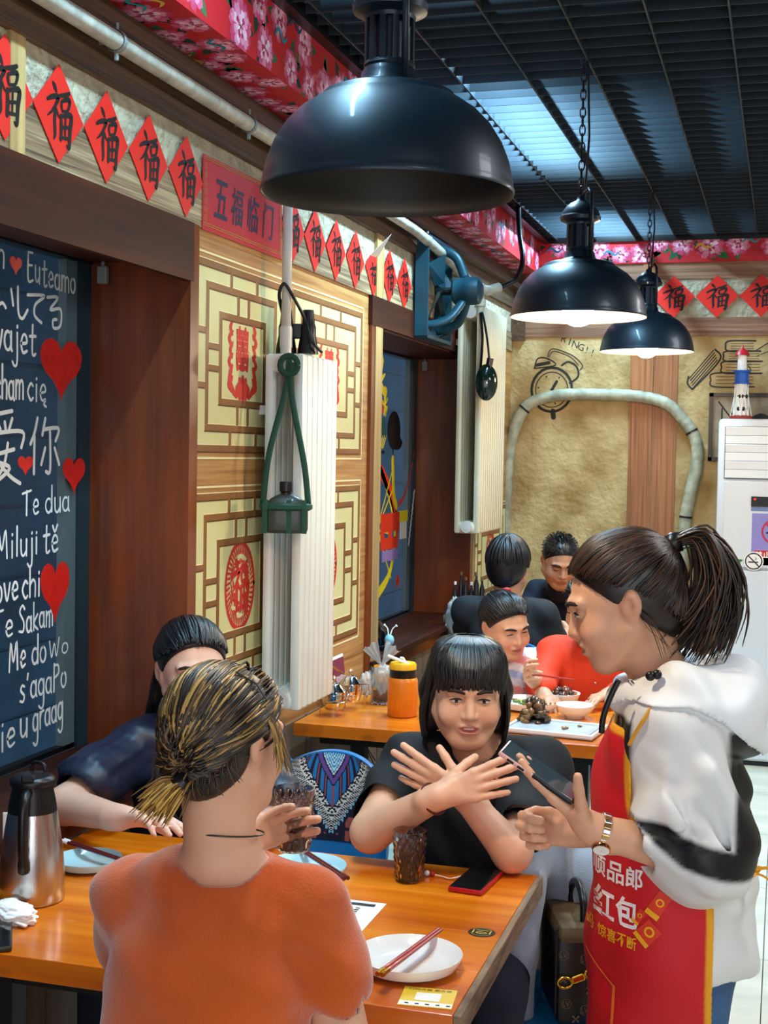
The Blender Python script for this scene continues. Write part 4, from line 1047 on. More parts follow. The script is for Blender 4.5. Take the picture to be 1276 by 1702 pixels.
t = thing('model_lighthouse', 'small white lattice lighthouse model with blue gallery and red top on the air conditioner', 'ornament', (1.70, 7.90, ah))
cx, cy, z0 = 1.70, 7.90, ah
M().lathe([(.001, 0), (.062, 0), (.062, .02), (.05, .024), (.001, .024)], (cx, cy, z0), 20).build('base', mat('red_base', '#8f2a28', .5), t)
m = M(); m.lathe([(.042, .022), (.034, .10), (.028, .2)], (cx, cy, z0), 20)
m.build('tower', m_paperw, t, smooth=True)
m = M()
for k in range(8):
    a = 2 * PI * k / 8; b = a + .8
    m.tube([(cx + .058 * math.cos(a), cy + .058 * math.sin(a), z0 + .02), (cx + .035 * math.cos(b), cy + .035 * math.sin(b), z0 + .2)], .003, 5)
    m.tube([(cx + .058 * math.cos(b), cy + .058 * math.sin(b), z0 + .02), (cx + .035 * math.cos(a), cy + .035 * math.sin(a), z0 + .2)], .003, 5)
m.build('lattice_strut', m_white, t)
m = M()
for zz in (.06, .13):
    for a in (-1.9, -1.2, -.5): r = .042 - zz * .06; m.sphere((cx + r * math.cos(a), cy + r * math.sin(a), z0 + zz), (.010, .010, .012), 8, 6)
m.build('porthole', m_ink, t)
M().lathe([(.001, .2), (.05, .2), (.05, .208), (.038, .21), (.038, .265), (.05, .268), (.05, .276), (.001, .276)], (cx, cy, z0), 12).build('blue_gallery', mat('gallery_blue', '#1f56b0', .4), t, smooth=True, angle=30)
M().lathe([(.026, .276), (.024, .36), (.001, .362)], (cx, cy, z0), 12).build('lantern', m_white, t)
M().lathe([(.042, .36), (.03, .385), (.008, .40), (.004, .42), (.001, .425)], (cx, cy, z0), 14).build('red_roof', mat('roof_red', '#b8242a', .4), t, smooth=True)
# ------------------------------------------------------------------ things on the front table
TZ = .75
def plate(name, label, c, r, h, mt, group=None, foot=.6):
    t = M(); z = c[2]
    t.lathe([(.001, .004), (r * foot, .004), (r * .86, .010), (r * .985, h), (r, h + .001), (r * 1.0, h - .001), (r * .89, .006), (r * foot, 0), (r * foot * .96, -.001), (.001, .001)], c, 48)
    o = t.build(name, mt, smooth=True, angle=40); return tag(o, label, 'plate', group)
plate('plate', 'large round white plate with red chopsticks laid across, front of the near table', (1.315, 2.362, TZ + .001), .098, .026, m_cer)
plate('plate', 'pale blue plate beside the ribbed glass, partly behind the orange sweater', (.955, 2.80, TZ + .001), .092, .026, m_cerb)
plate('saucer', 'small pale blue dish left of the orange sweater, near the steel flask', (.475, 2.700, TZ + .001), .075, .022, m_cerb)
def chopsticks(label, a, b, mt, tip, gap=.009):
    t = thing('chopsticks', label, 'chopsticks', a, None); a, b = Vector(a), Vector(b); d = (b - a).normalized(); s = d.cross(Z).normalized() * gap / 2
    for q in (-1, 1):
        st = M().tube([a + s * q, b + s * q * .8], [.0042, .0034], 8).build('stick', mt, t, smooth=True, angle=50)
        M().tube([a + s * q - d * .002, a + s * q + d * .022], .0046, 8).build('gold_end', tip, st)
chopsticks('red chopsticks with gold ends lying across the large white plate', (1.298, 2.232, TZ + .034), (1.342, 2.482, TZ + .034), m_chop, m_brass)
chopsticks('dark red chopsticks resting on the pale blue plate by the glass', (1.075, 2.722, TZ + .033), (.90, 2.90, TZ + .034), m_chopd, m_chopd)
chopsticks('dark red chopsticks with white ends on the small dish near the flask', (.375, 2.765, TZ + .034), (.56, 2.69, TZ + .030), m_chopd, m_cer)

def tumbler(label, c, r0, r1, h, fill, tilt=None):
    t = thing('ribbed_glass', label, 'glass', c, 'smoky ribbed tumblers'); R = tilt
    n, mz = 96, 46; vs = []; fs = []
    for k in range(mz + 1):
        z = h * k / mz; r = r0 + (r1 - r0) * (k / mz) ** .9
        if k < 2: r -= .004 * (1 - k / 2)
        am = .0021 if 2 < k < mz - 4 else 0
        for j in range(n):
            a = 2 * PI * j / n; q = math.cos(14 * a + z * 190) + math.cos(14 * a - z * 190)
            rr = r + am * q * .55; p = Vector((rr * math.cos(a), rr * math.sin(a), z)); vs.append(p)
    for k in range(mz + 1):
        z = .006 + (h - .006) * k / mz; r = (r0 + (r1 - r0) * (k / mz) ** .9) - .0035
        for j in range(n):
            a = 2 * PI * j / n; vs.append(Vector((r * math.cos(a), r * math.sin(a), z)))
    K = (mz + 1) * n
    for k in range(mz):
        for j in range(n):
            j1 = (j + 1) % n
            fs.append((k * n + j, k * n + j1, (k + 1) * n + j1, (k + 1) * n + j)); fs.append((K + k * n + j1, K + k * n + j, K + (k + 1) * n + j, K + (k + 1) * n + j1))
    for j in range(n): fs.append((mz * n + j, mz * n + (j + 1) % n, K + mz * n + (j + 1) % n, K + mz * n + j))
    fs.append(tuple(range(n))[::-1]); fs.append(tuple(range(K, K + n)))
    c = Vector(c); M().add([((R @ v) if R else v) + c for v in vs], fs).build('glass_wall', m_glassy, t, smooth=True, angle=60)
    hh = h * fill; rt = (r0 + (r1 - r0) * fill) - .0038
    M().lathe([(.001, .0065), (r0 - .0038, .0065), (rt, hh), (.001, hh)], c, 40, R).build('tea', m_water, t, smooth=True, angle=40)
    return t
tumbler('smoky ribbed glass half full of tea standing beside the red phone', (1.180, 2.850, TZ + .001), .029, .0375, .112, .58)
tumbler('smoky ribbed glass held up by the person in the orange sweater', (1.083, 2.372, .942), .031, .0395, .118, .48)

def phone(label, c, w, l, d, rz, body, screen, R=None, extra=None):
    t = thing('phone', label, 'phone', c); R = R or rotz(rz); c = Vector(c)
    M().bbox(c + R @ Vector((0, 0, d / 2)), (w, l, d), R, min(.0035, d * .35)).build('phone_case', body, t, smooth=True, angle=40)
    M().bbox(c + R @ Vector((0, 0, d + .0003)), (w - .006, l - .006, .001), R, .0004).build('screen', screen, t)
    return t, c, R
m_scr = mat('black_screen', '#101114', .06, coat=.5)
phone('phone in a red case lying face up by the ribbed glass', (1.325, 2.880, TZ + .001), .077, .16, .011, -.10, mat('red_case', '#b8141c', .35), m_scr)
t, c, R = phone('black phone at the left edge of the near table', (.522, 2.240, TZ + .001), .075, .155, .010, .55, mat('gold_case', '#3a332a', .3, .4), m_scr)
m = M(); m.tube(bez([(1.288, 2.905, TZ + .006), (1.265, 2.885, TZ + .004), (1.245, 2.893, TZ + .004), (1.228, 2.893, TZ + .006)]), .0012, 6)
o = thing('phone_charm', 'tiny beaded charm on a cord between the glass and the red phone', 'charm', (1.23, 2.893, TZ)); m.build('cord', m_paperw, o)
M().sphere((1.222, 2.894, TZ + .0065), .0062, 12, 8).build('bead', mat('bead_red', '#a01c18', .2), o, smooth=True)
M().sphere((1.209, 2.896, TZ + .0065), .0065, 12, 8).build('bead', m_cer, o, smooth=True)

t = thing('menu_sheet', 'printed paper menu lying beside the orange sweater on the near table', 'menu', (1.03, 2.55, TZ))
M().box((.87, 2.41, TZ + .0008), (1.178, 2.682, TZ + .0018)).build('sheet', m_paperw, t)
m = M(); zz = TZ + .0023
for a, b in (((.90, 2.652, zz), (1.160, 2.668, zz)), ((.90, 2.555, zz), (1.150, 2.568, zz))): m.poly([(a[0], a[1], zz), (b[0], a[1], zz), (b[0], b[1], zz), (a[0], b[1], zz)])
for j, y in enumerate([2.638 - .0105 * k for k in range(7)] + [2.545 - .0105 * k for k in range(11)]):
    for x0 in (.90, 1.03):
        for k in range(3 + (j * 7 + int(x0 * 100)) % 3): m.box((x0 + .012 * k, y - .005, zz), (x0 + .012 * k + .009, y, zz + .0002))
        m.box((x0 + .095, y - .005, zz), (x0 + .105, y, zz + .0002))
m.build('printed_lines', m_print_ink, t)
m = M(); text(m, '人气必点', (1.08, 2.660, zz + .0004), X, Y, .06, .011); m.build('heading_characters', m_paperw, t)

# number sticker 01
t = thing('table_number', 'round black sticker reading 01 near the right edge of the near table', 'sticker', (1.402, 2.585, TZ))
M().lathe([(.001, .0006), (.0265, .0006), (.0268, .0002)], (1.402, 2.585, TZ), 40).build('disc', mat('sticker_black', '#1a1712', .35), t)
Ru = Vector((.87, -.49, 0)); Rv = Vector((.49, .87, 0)); Ru = Y.copy(); Rv = -X
m = M(); text(m, '01', (1.402, 2.585, TZ + .0012), Ru, Rv, .021, .024)
for r_, a0, a1 in ((.0212, -2.7, -.45), (.0212, .45, 2.7)):
    m.stroke([(r_ * math.cos(a0 + (a1 - a0) * k / 14), r_ * math.sin(a0 + (a1 - a0) * k / 14)) for k in range(15)], .0012, (1.402, 2.585, TZ + .0012), Rv, -Ru, False)
for s in (-1, 1): m.stroke([(-.007, s * .017), (.007, s * .017)], .003, (1.402, 2.585, TZ + .0012), Ru, Rv, False)
m.build('gold_number', mat('sticker_gold', '#d8c24a', .4), t)
# yellow ordering card (its square code left blank)
t = thing('order_card', 'yellow and white card stuck at the front corner of the near table', 'card', (1.383, 2.235, TZ))
cx_, cy_ = 1.383, 2.238; R = rotz(.10)
M().bbox((cx_, cy_, TZ + .0009), (.094, .082, .0016), R, .0005).build('yellow_card', mat('card_yellow', '#e8c21c', .35), t)
f = lambda a, b: Vector((cx_, cy_, TZ + .002)) + R @ Vector((a, b, 0))
m = M(); m.poly([f(-.046, -.040), f(.046, -.040), f(.046, -.022), f(-.046, -.022)]); m.poly([f(-.022, -.016), f(.022, -.016), f(.022, .018), f(-.022, .018)]); m.build('white_print', m_paperw, t)
m = M(); text(m, '扫码点餐 更方便', f(0, .031), R @ X, R @ Y, .076, .009); m.build('card_heading', m_print_ink, t); m = M()
for k in range(5): m.poly([f(-.036 + .018 * k, -.034), f(-.029 + .018 * k, -.034), f(-.029 + .018 * k, -.029), f(-.036 + .018 * k, -.029)])
m.build('card_icons', m_print_ink, t)

# steel vacuum flask
fc = Vector((.470, 2.470, TZ + .001))
t = thing('vacuum_flask', 'brushed steel vacuum flask with black handle and lid at the left edge', 'flask', fc)
M().lathe([(.001, 0), (.064, 0), (.0665, .003), (.0665, .03), (.066, .06), (.062, .11), (.055, .155), (.0505, .182), (.049, .19)], fc, 56).build('steel_body', m_steel, t, smooth=True, angle=50)
M().lathe([(.0505, .186), (.0475, .205), (.043, .228), (.0415, .238), (.0415, .242)], fc, 48).build('shoulder', m_black, t, smooth=True, angle=50)
M().lathe([(.0415, .240), (.046, .242), (.047, .249), (.045, .256), (.035, .261), (.02, .263), (.001, .263)], fc, 48).build('lid', m_black, t, smooth=True, angle=50)
hd = Vector((.30, -.95, 0)).normalized()
M().tube(bez([fc + hd * .038 + Z * .232, fc + hd * .062 + Z * .228, fc + hd * .078 + Z * .20, fc + hd * .082 + Z * .15, fc + hd * .078 + Z * .11, fc + hd * .068 + Z * .075]), [.010] * 26 + [.012] * 4 + [.007], 12, flat=1.15).build('handle', m_black, t, smooth=True)
M().bbox(fc + hd * .040 + Z * .262, (.026, .02, .016), rotz(math.atan2(hd.x, -hd.y)), .004).build('pour_lever', m_black, t)
M().tube(bez([fc + Vector((-.02, .03, .26)), fc + Vector((-.015, .03, .278)), fc + Vector((.008, .03, .276)), fc + Vector((.012, .03, .258))]), .004, 8).build('lid_loop', m_black, t)
t = thing('menu_stand', 'red and white card standing behind the flask at the left edge', 'card', (.36, 2.60, TZ))
M().bbox((.37, 2.60, TZ + .07), (.09, .004, .14), rotz(.3), .001).build('card', m_paperw, t); M().bbox((.3705, 2.597, TZ + .06), (.078, .004, .10), rotz(.3), .001).build('red_print', mat('card_maroon', '#7a1a2c', .5), t)
# crumpled tissue
bm_ = bmesh.new(); bmesh.ops.create_icosphere(bm_, subdivisions=5, radius=1)
for v_ in bm_.verts:
    p = v_.co.copy(); n_ = sum(abs(mnoise.noise(p * f_ + Vector((3, 1, 7)))) * a_ for f_, a_ in ((1.4, .45), (3.0, .22), (5.5, .07)))
    v_.co = Vector((p.x * .072, p.y * .040, max(p.z, -.75) * .024)) * (.75 + n_)
    v_.co.z = max(v_.co.z, -.014)
tag(M().from_bm(bm_, (.500, 2.345, TZ + .0145), rotz(-.35)).build('crumpled_tissue', m_tissue, smooth=True), 'crumpled white paper tissue by the flask', 'tissue')

# ------------------------------------------------------------------ things on the second table
def steel_jar(c, label):
    t = thing('condiment_jar', label, 'jar', c, 'steel condiment jars in a wire rack'); c = Vector(c)
    M().lathe([(.001, 0), (.032, 0), (.039, .012), (.0425, .035), (.0425, .056), (.041, .06)], c, 32).build('bowl', m_chrome, t, smooth=True, angle=50)
    M().lathe([(.0435, .056), (.0435, .064), (.040, .067), (.024, .088), (.012, .095), (.001, .096)], c, 32).build('lid', m_chrome, t, smooth=True, angle=40)
    M().lathe([(.001, .118), (.007, .114), (.008, .107), (.004, .100), (.004, .094)], c, 12).build('knob', m_chrome, t, smooth=True)
steel_jar((.420, 4.585, TZ + .022), 'steel condiment jar with peaked lid, the nearer of two in the wire rack')
steel_jar((.440, 4.715, TZ + .030), 'steel condiment jar with spoon, the further of two in the wire rack')
t = thing('jar_rack', 'thin wire rack holding the two steel jars by the radiator', 'rack', (.43, 4.65, TZ))
m = M()
for y in (4.585, 4.715):
    m.tube([(.43 + .0465 * math.cos(a * PI / 14), y + .0465 * math.sin(a * PI / 14), TZ + .052) for a in range(29)], .0024, 6, False)
m.build('ring', m_chrome, t)
for (x, y) in ((.376, 4.56), (.470, 4.56), (.385, 4.745), (.485, 4.745)):
    M().tube(bez([(x, y, TZ), (x + .002, y, TZ + .05), (x + (.01 if x > .43 else -.0), y + .02, TZ + .085), (.44 + (x - .43) * .6, 4.65, TZ + .10)]), .0024, 6).build('wire_leg', m_chrome, t)
M().tube([(.42, 4.70, TZ + .13), (.385, 4.66, TZ + .165)], .0035, 6).build('spoon_handle', m_chrome, t)
jc = Vector((.520, 4.86, TZ + .001))
t = thing('glass_jar', 'tall clear glass jar with a knotted plastic bag inside, on the second table', 'jar', jc)
M().lathe([(.001, 0), (.042, 0), (.045, .004), (.045, .14), (.043, .142), (.0425, .14), (.0425, .006), (.001, .005)], jc, 36).build('glass_wall', m_clear, t, smooth=True, angle=50)
def crumple(c, r, sq, seed, sub=4, amp=.8):
    b = bmesh.new(); bmesh.ops.create_icosphere(b, subdivisions=sub, radius=1)
    for v_ in b.verts:
        p = v_.co.copy(); n_ = sum(abs(mnoise.noise(p * f_ + Vector((seed, 1, 7)))) * a_ for f_, a_ in ((1.5, .6), (3.5, .4), (8, .2)))
        v_.co = Vector((p.x * r * sq[0], p.y * r * sq[1], p.z * r * sq[2])) * (1 - amp * .45 + n_ * amp)
    return M().from_bm(b, c)
crumple(jc + Z * .095, .045, (.85, .85, 1.3), 4).build('plastic_bag', m_plasticbag, t, smooth=True)
crumple(jc + Vector((-.055, -.02, .075)), .036, (.8, .8, 1.5), 9).build('bag_bunch', m_plasticbag, t, smooth=True)
for sx, sd in ((-1, 3), (1, 6)):
    m = M(); pts = []
    for k in range(9):
        f_ = k / 8
        for j in range(9):
            g_ = -1 + 2 * j / 8
            pts.append(jc + Vector((-.005 + sx * (.045 * f_) + g_ * .030 * f_, .012 * math.sin(9 * g_ + sd) * f_, .145 + .075 * f_ - .02 * g_ * sx * f_ + .006 * math.sin(7 * g_))))
    m.add(pts, [(k * 9 + j, k * 9 + j + 1, (k + 1) * 9 + j + 1, (k + 1) * 9 + j) for k in range(8) for j in range(8)]).build('bag_ear', m_plasticbag, t, smooth=True)
t = thing('tissue_pack', 'white tissue pack with a red lid between the glass jar and the orange bottle', 'box', (.585, 4.90, TZ))
M().bbox((.585, 4.90, TZ + .055), (.075, .07, .108), rotz(.2), .006).build('white_pack', m_tissue, t); M().bbox((.585, 4.90, TZ + .125), (.072, .067, .034), rotz(.2), .010).build('red_lid', mat('lid_red', '#b0121c', .25), t)
oc = Vector((.655, 4.66, TZ + .001))
t = thing('drink_bottle', 'orange drink bottle with black collar and yellow lid on the second table', 'bottle', oc)
M().lathe([(.001, 0), (.050, 0), (.054, .004), (.054, .125), (.050, .137), (.046, .14)], oc, 40).build('bottle', m_orange, t, smooth=True, angle=50)
M().lathe([(.0465, .138), (.048, .14), (.048, .168), (.046, .17)], oc, 40).build('black_collar', m_black, t, smooth=True, angle=40)
M().lathe([(.048, .169), (.048, .186), (.044, .192), (.001, .193)], oc, 40).build('yellow_lid', m_yellow, t, smooth=True, angle=40)
m = M(); m.bbox(oc + Vector((-.012, -.02, .203)), (.085, .016, .010), Matrix.Rotation(.35, 3, 'Y') @ rotz(.2), .004); m.bbox(oc + Vector((0, 0, .2)), (.016, .05, .010), Matrix.Rotation(-.5, 3, 'X'), .004); m.build('white_loop', m_white, t)
t = thing('wall_card', 'maroon and white card propped on the wall behind the steel jars', 'card', (.345, 4.86, TZ))
M().bbox((.345, 4.86, TZ + .085), (.004, .15, .17), Matrix.Rotation(-.12, 3, 'Y'), .001).build('card', m_paperw, t); M().bbox((.348, 4.86, TZ + .090), (.004, .135, .14), Matrix.Rotation(-.12, 3, 'Y'), .001).build('maroon_print', mat('maroon', '#7c2a3c', .5), t)
m = M(); text(m, '请勿自带酒水', (.356, 4.86, TZ + .085), Y, Vector((-.12, 0, .99)), .11, .03); m.build('card_lettering', m_paperw, t)
# food
plate('oval_plate', 'white serving plate with greens, at the back of the second table', (1.06, 4.97, TZ + .001), .115, .030, m_cer)
t = thing('vegetable_dish', 'chopped green vegetables on the back serving plate', 'food', (1.06, 4.97, TZ + .01)); m_veg = mat('veg', rough=.5, vcol=True); m = M()
for k in range(60):
    a, r_ = rng.uniform(0, 6.28), rng.uniform(0, .07); m.color(rng.choice(['#7a8a3a', '#c8c06a', '#8a5a2a', '#4a6a2a'])); m.bbox((1.07 + r_ * math.cos(a), 4.96 + r_ * math.sin(a), TZ + .016 + rng.uniform(0, .016)), (.022, .008, .005), Matrix.Rotation(rng.uniform(0, 3), 3, 'Z') @ Matrix.Rotation(rng.uniform(-.6, .6), 3, 'X'), .001)
tag(m.build('chopped_greens', m_veg, t), kind='stuff')
def bowl(label, c, r, h):
    return tag(M().lathe([(.001, .006), (r * .45, .006), (r * .8, h * .45), (r * .97, h * .97), (r, h), (r * 1.01, h * .98), (r * .86, h * .42), (r * .55, .008), (r * .5, 0), (r * .44, 0), (r * .44, .004), (.001, .004)], c, 40).build('bowl', m_cer, smooth=True, angle=50), label, 'bowl', 'white rice bowls')
bowl('white bowl heaped with braised meat, behind the empty bowl', (1.165, 5.080, TZ + .001), .068, .048)
bowl('empty white bowl on the second table beside the standing person', (1.245, 4.850, TZ + .001), .066, .048)
def heap(name, label, c, rx, ry, h, n, cols, sz, mt_):
    t = thing(name, label, 'food', c); m = M(); c = Vector(c)
    for k in range(n):
        a = rng.uniform(0, 6.28); q = math.sqrt(rng.random()); z = h * (1 - q * q) * rng.uniform(.6, 1); m.color(rng.choice(cols))
        b = bmesh.new(); bmesh.ops.create_icosphere(b, subdivisions=1, radius=1)
        for v_ in b.verts: v_.co = Vector((v_.co.x * sz * rng.uniform(.6, 1.2), v_.co.y * sz * rng.uniform(.6, 1.1), v_.co.z * sz * rng.uniform(.5, .9)))
        m.from_bm(b, c + Vector((rx * q * math.cos(a), ry * q * math.sin(a), z)), rotz(rng.uniform(0, 3)))
    tag(m.build('meat_pieces', mt_, t, smooth=True), kind='stuff')
m_meat = mat('glazed_meat', rough=.25, vcol=True, coat=.4)
heap('braised_meat', 'braised meat piled in the white bowl', (1.165, 5.080, TZ + .040), .045, .045, .028, 26, ['#5a2c12', '#7a3c18', '#a8581e', '#3c1c0c'], .017, m_meat)
heap('braised_ribs', 'tall pile of dark braised ribs on the grey tray', (1.135, 4.655, TZ + .014), .050, .045, .085, 70, ['#3c2210', '#5a3418', '#2a180c', '#7a5028', '#8a6a3c'], .018, m_meat)
t = thing('serving_tray', 'grey lined serving tray at the front of the second table', 'tray', (1.22, 4.60, TZ))
R = rotz(-.12)
M().bbox((1.22, 4.585, TZ + .007), (.31, .21, .010), R, .003).build('tray_base', mat('tray_grey', '#b8babd', .3), t)
for s in (-1, 1):
    M().bbox(Vector((1.22, 4.585, TZ + .013)) + R @ Vector((0, s * .102, 0)), (.31, .010, .014), R, .003).build('tray_rim', m_white, t); M().bbox(Vector((1.22, 4.585, TZ + .013)) + R @ Vector((s * .152, 0, 0)), (.010, .21, .014), R, .003).build('tray_rim', m_white, t)
m = M(); pts = []
for i in range(22):
    for j in range(16):
        u_, w_ = -.14 + .28 * i / 21, -.09 + .18 * j / 15; pts.append(Vector((1.22, 4.585, TZ + .0145)) + R @ Vector((u_, w_, .004 * abs(mnoise.noise(Vector((u_ * 40, w_ * 40, 1)))))))
m.add(pts, [(i * 16 + j, (i + 1) * 16 + j, (i + 1) * 16 + j + 1, i * 16 + j + 1) for i in range(21) for j in range(15)]).build('greaseproof_paper', mat('grease_paper', '#aeb6ba', .35, var=.2, vscale=30), t, smooth=True)
m = M()
for p in ((1.25, 4.56), (1.262, 4.565), (1.255, 4.55), (1.30, 4.61)): m.bbox((p[0], p[1], TZ + .020), (.016, .008, .006), rotz(rng.uniform(0, 3)), .002)
m.color('#6a4a20'); tag(m.build('food_scraps', mat('scraps', '#8a6a2c', .5), t), kind='stuff')
chopsticks('dark red chopsticks held by the smiling person at the second table', (1.03, 5.03, .872), (1.225, 4.965, .868), m_chop, m_chop, .006)
M2 = tag(M().lathe([(.001, .003), (.026, .003), (.031, .075), (.033, .075), (.028, 0), (.001, 0)], (1.405, 4.98, TZ + .001), 24).build('drinking_glass', m_clear, smooth=True, angle=40), 'small clear glass beside the orange-red shirt', 'glass')

# ------------------------------------------------------------------ things on and by the far table
fc = Vector((.275, 6.66, TZ + .001))
t = thing('bag_filled_jar', 'tall jar stuffed with a white plastic bag on the far table', 'jar', (.30, 6.64, TZ)); jc = Vector((.36, 6.68, TZ + .001))
M().lathe([(.001, 0), (.05, 0), (.052, .01), (.052, .17), (.05, .17), (.05, .01), (.001, .005)], jc, 28).build('glass_wall', m_clear, t, smooth=True, angle=40)
crumple(jc + Z * .11, .062, (.85, .85, 1.75), 12).build('plastic_bag', m_plasticbag, t, smooth=True)
t = thing('bottle_rack', 'dark rack of small bottles behind the bag-filled jar on the far table', 'rack', (.39, 6.86, TZ))
M().bbox((.39, 6.86, TZ + .085), (.17, .09, .17), rotz(.2), .008).build('rack_box', m_black, t)
for k in range(6):
    x, y = .32 + .028 * k, 6.85 + .012 * (k % 2); hh = .22 + .05 * ((k * 5) % 3) / 2
    b = M().lathe([(.014, .1), (.0145, hh), (.006, hh + .03), (.006, hh + .05), (.001, hh + .05)], (x, y, TZ), 12).build('bottle', mat('dark_bottle', '#1c1a20', .15, coat=.5), t, smooth=True, angle=40)
    M().lathe([(.007, hh + .045), (.007, hh + .062), (.001, hh + .062)], (x, y, TZ), 10).build('bottle_cap', mat('cap_brass', '#8a7a5a', .3, .6) if k % 3 else m_paperw, b)
t = thing('napkin_box', 'napkin box with printed side on the far table', 'box', (.49, 6.78, TZ))
M().bbox((.49, 6.78, TZ + .055), (.11, .09, .11), rotz(.25), .004).build('carton', mat('carton', '#7a4a44', .5), t); M().bbox((.49, 6.735, TZ + .10), (.09, .006, .05), rotz(.25), .001).build('label_print', m_paperw, t)
crumple(Vector((.50, 6.78, TZ + .125)), .024, (1, .7, .9), 21, 3).build('napkin', m_tissue, t, smooth=True)
t = thing('ornament_figure', 'little pale blue figure with white feelers on the ledge of the second window', 'ornament', (.43, 6.50, TZ)); fc = Vector((.36, 5.50, .826))
m_pb = mat('pale_blue', '#8ac0d0', .4)
fc = Vector((.312, 5.66, .826)); t.location = fc
M().sphere(fc + Z * .05, (.022, .022, .026), 14, 10).build('body', m_pb, t, smooth=True); M().sphere(fc + Z * .014, (.018, .018, .016), 12, 8).build('base', m_pb, t, smooth=True)
for s in (-1, 1): M().tube(bez([fc + Vector((.004 * s, 0, .07)), fc + Vector((.012 * s, .01, .10)), fc + Vector((.03 * s, .015, .115))]), [.003] * 10 + [.005, .007, .006], 8).build('feeler', m_white, t, smooth=True)
t = thing('black_helmet', 'shiny black helmet lying in the recess of the second window', 'helmet', (.21, 5.62, .826)); fc = Vector((.165, 5.72, .826))
M().lathe([(.115, 0), (.12, .03), (.115, .075), (.09, .12), (.05, .145), (.001, .152)], fc, 32).build('shell', mat('gloss_black', '#0a0c10', .1, coat=.6), t, smooth=True); M().lathe([(.118, .0), (.125, .004), (.125, .02), (.119, .022)], fc, 32).build('rim', m_black, t)

# ------------------------------------------------------------------ chair by the aisle with a coat and a handbag
t = thing('stool', 'blue stool at the aisle end of the near table, under a handbag', 'stool', (1.53, 3.10, 0))
M().bbox((1.53, 3.10, .40), (.30, .30, .035), None, .014).build('seat', m_blue, t, smooth=True, angle=40)
for sx in (-1, 1):
    for sy in (-1, 1): M().tube([(1.53 + sx * .13, 3.10 + sy * .13, 0), (1.53 + sx * .11, 3.10 + sy * .11, .39)], .014, 8).build('leg', mat('stool_leg', '#c8c0a8', .5), t)
for sx in (-.125, .125): M().bbox((1.53 + sx, 3.23, .58), (.030, .022, .36), None, .004).build('back_post', mat('beige_post', '#b8ab90', .5), t)
M().bbox((1.53, 3.23, .735), (.28, .024, .05), None, .006).build('back_rail', mat('beige_rail', '#b8ab90', .5), t)
t = thing('stool', 'blue stool under the person in the orange sweater', 'stool', (1.10, 1.88, 0))
M().bbox((1.10, 1.88, .405), (.30, .30, .035), None, .014).build('seat', m_blue, t, smooth=True, angle=40)
for sx in (-1, 1):
    for sy in (-1, 1): M().tube([(1.10 + sx * .13, 1.88 + sy * .13, 0), (1.10 + sx * .11, 1.88 + sy * .11, .39)], .014, 8).build('leg', m_leg, t)
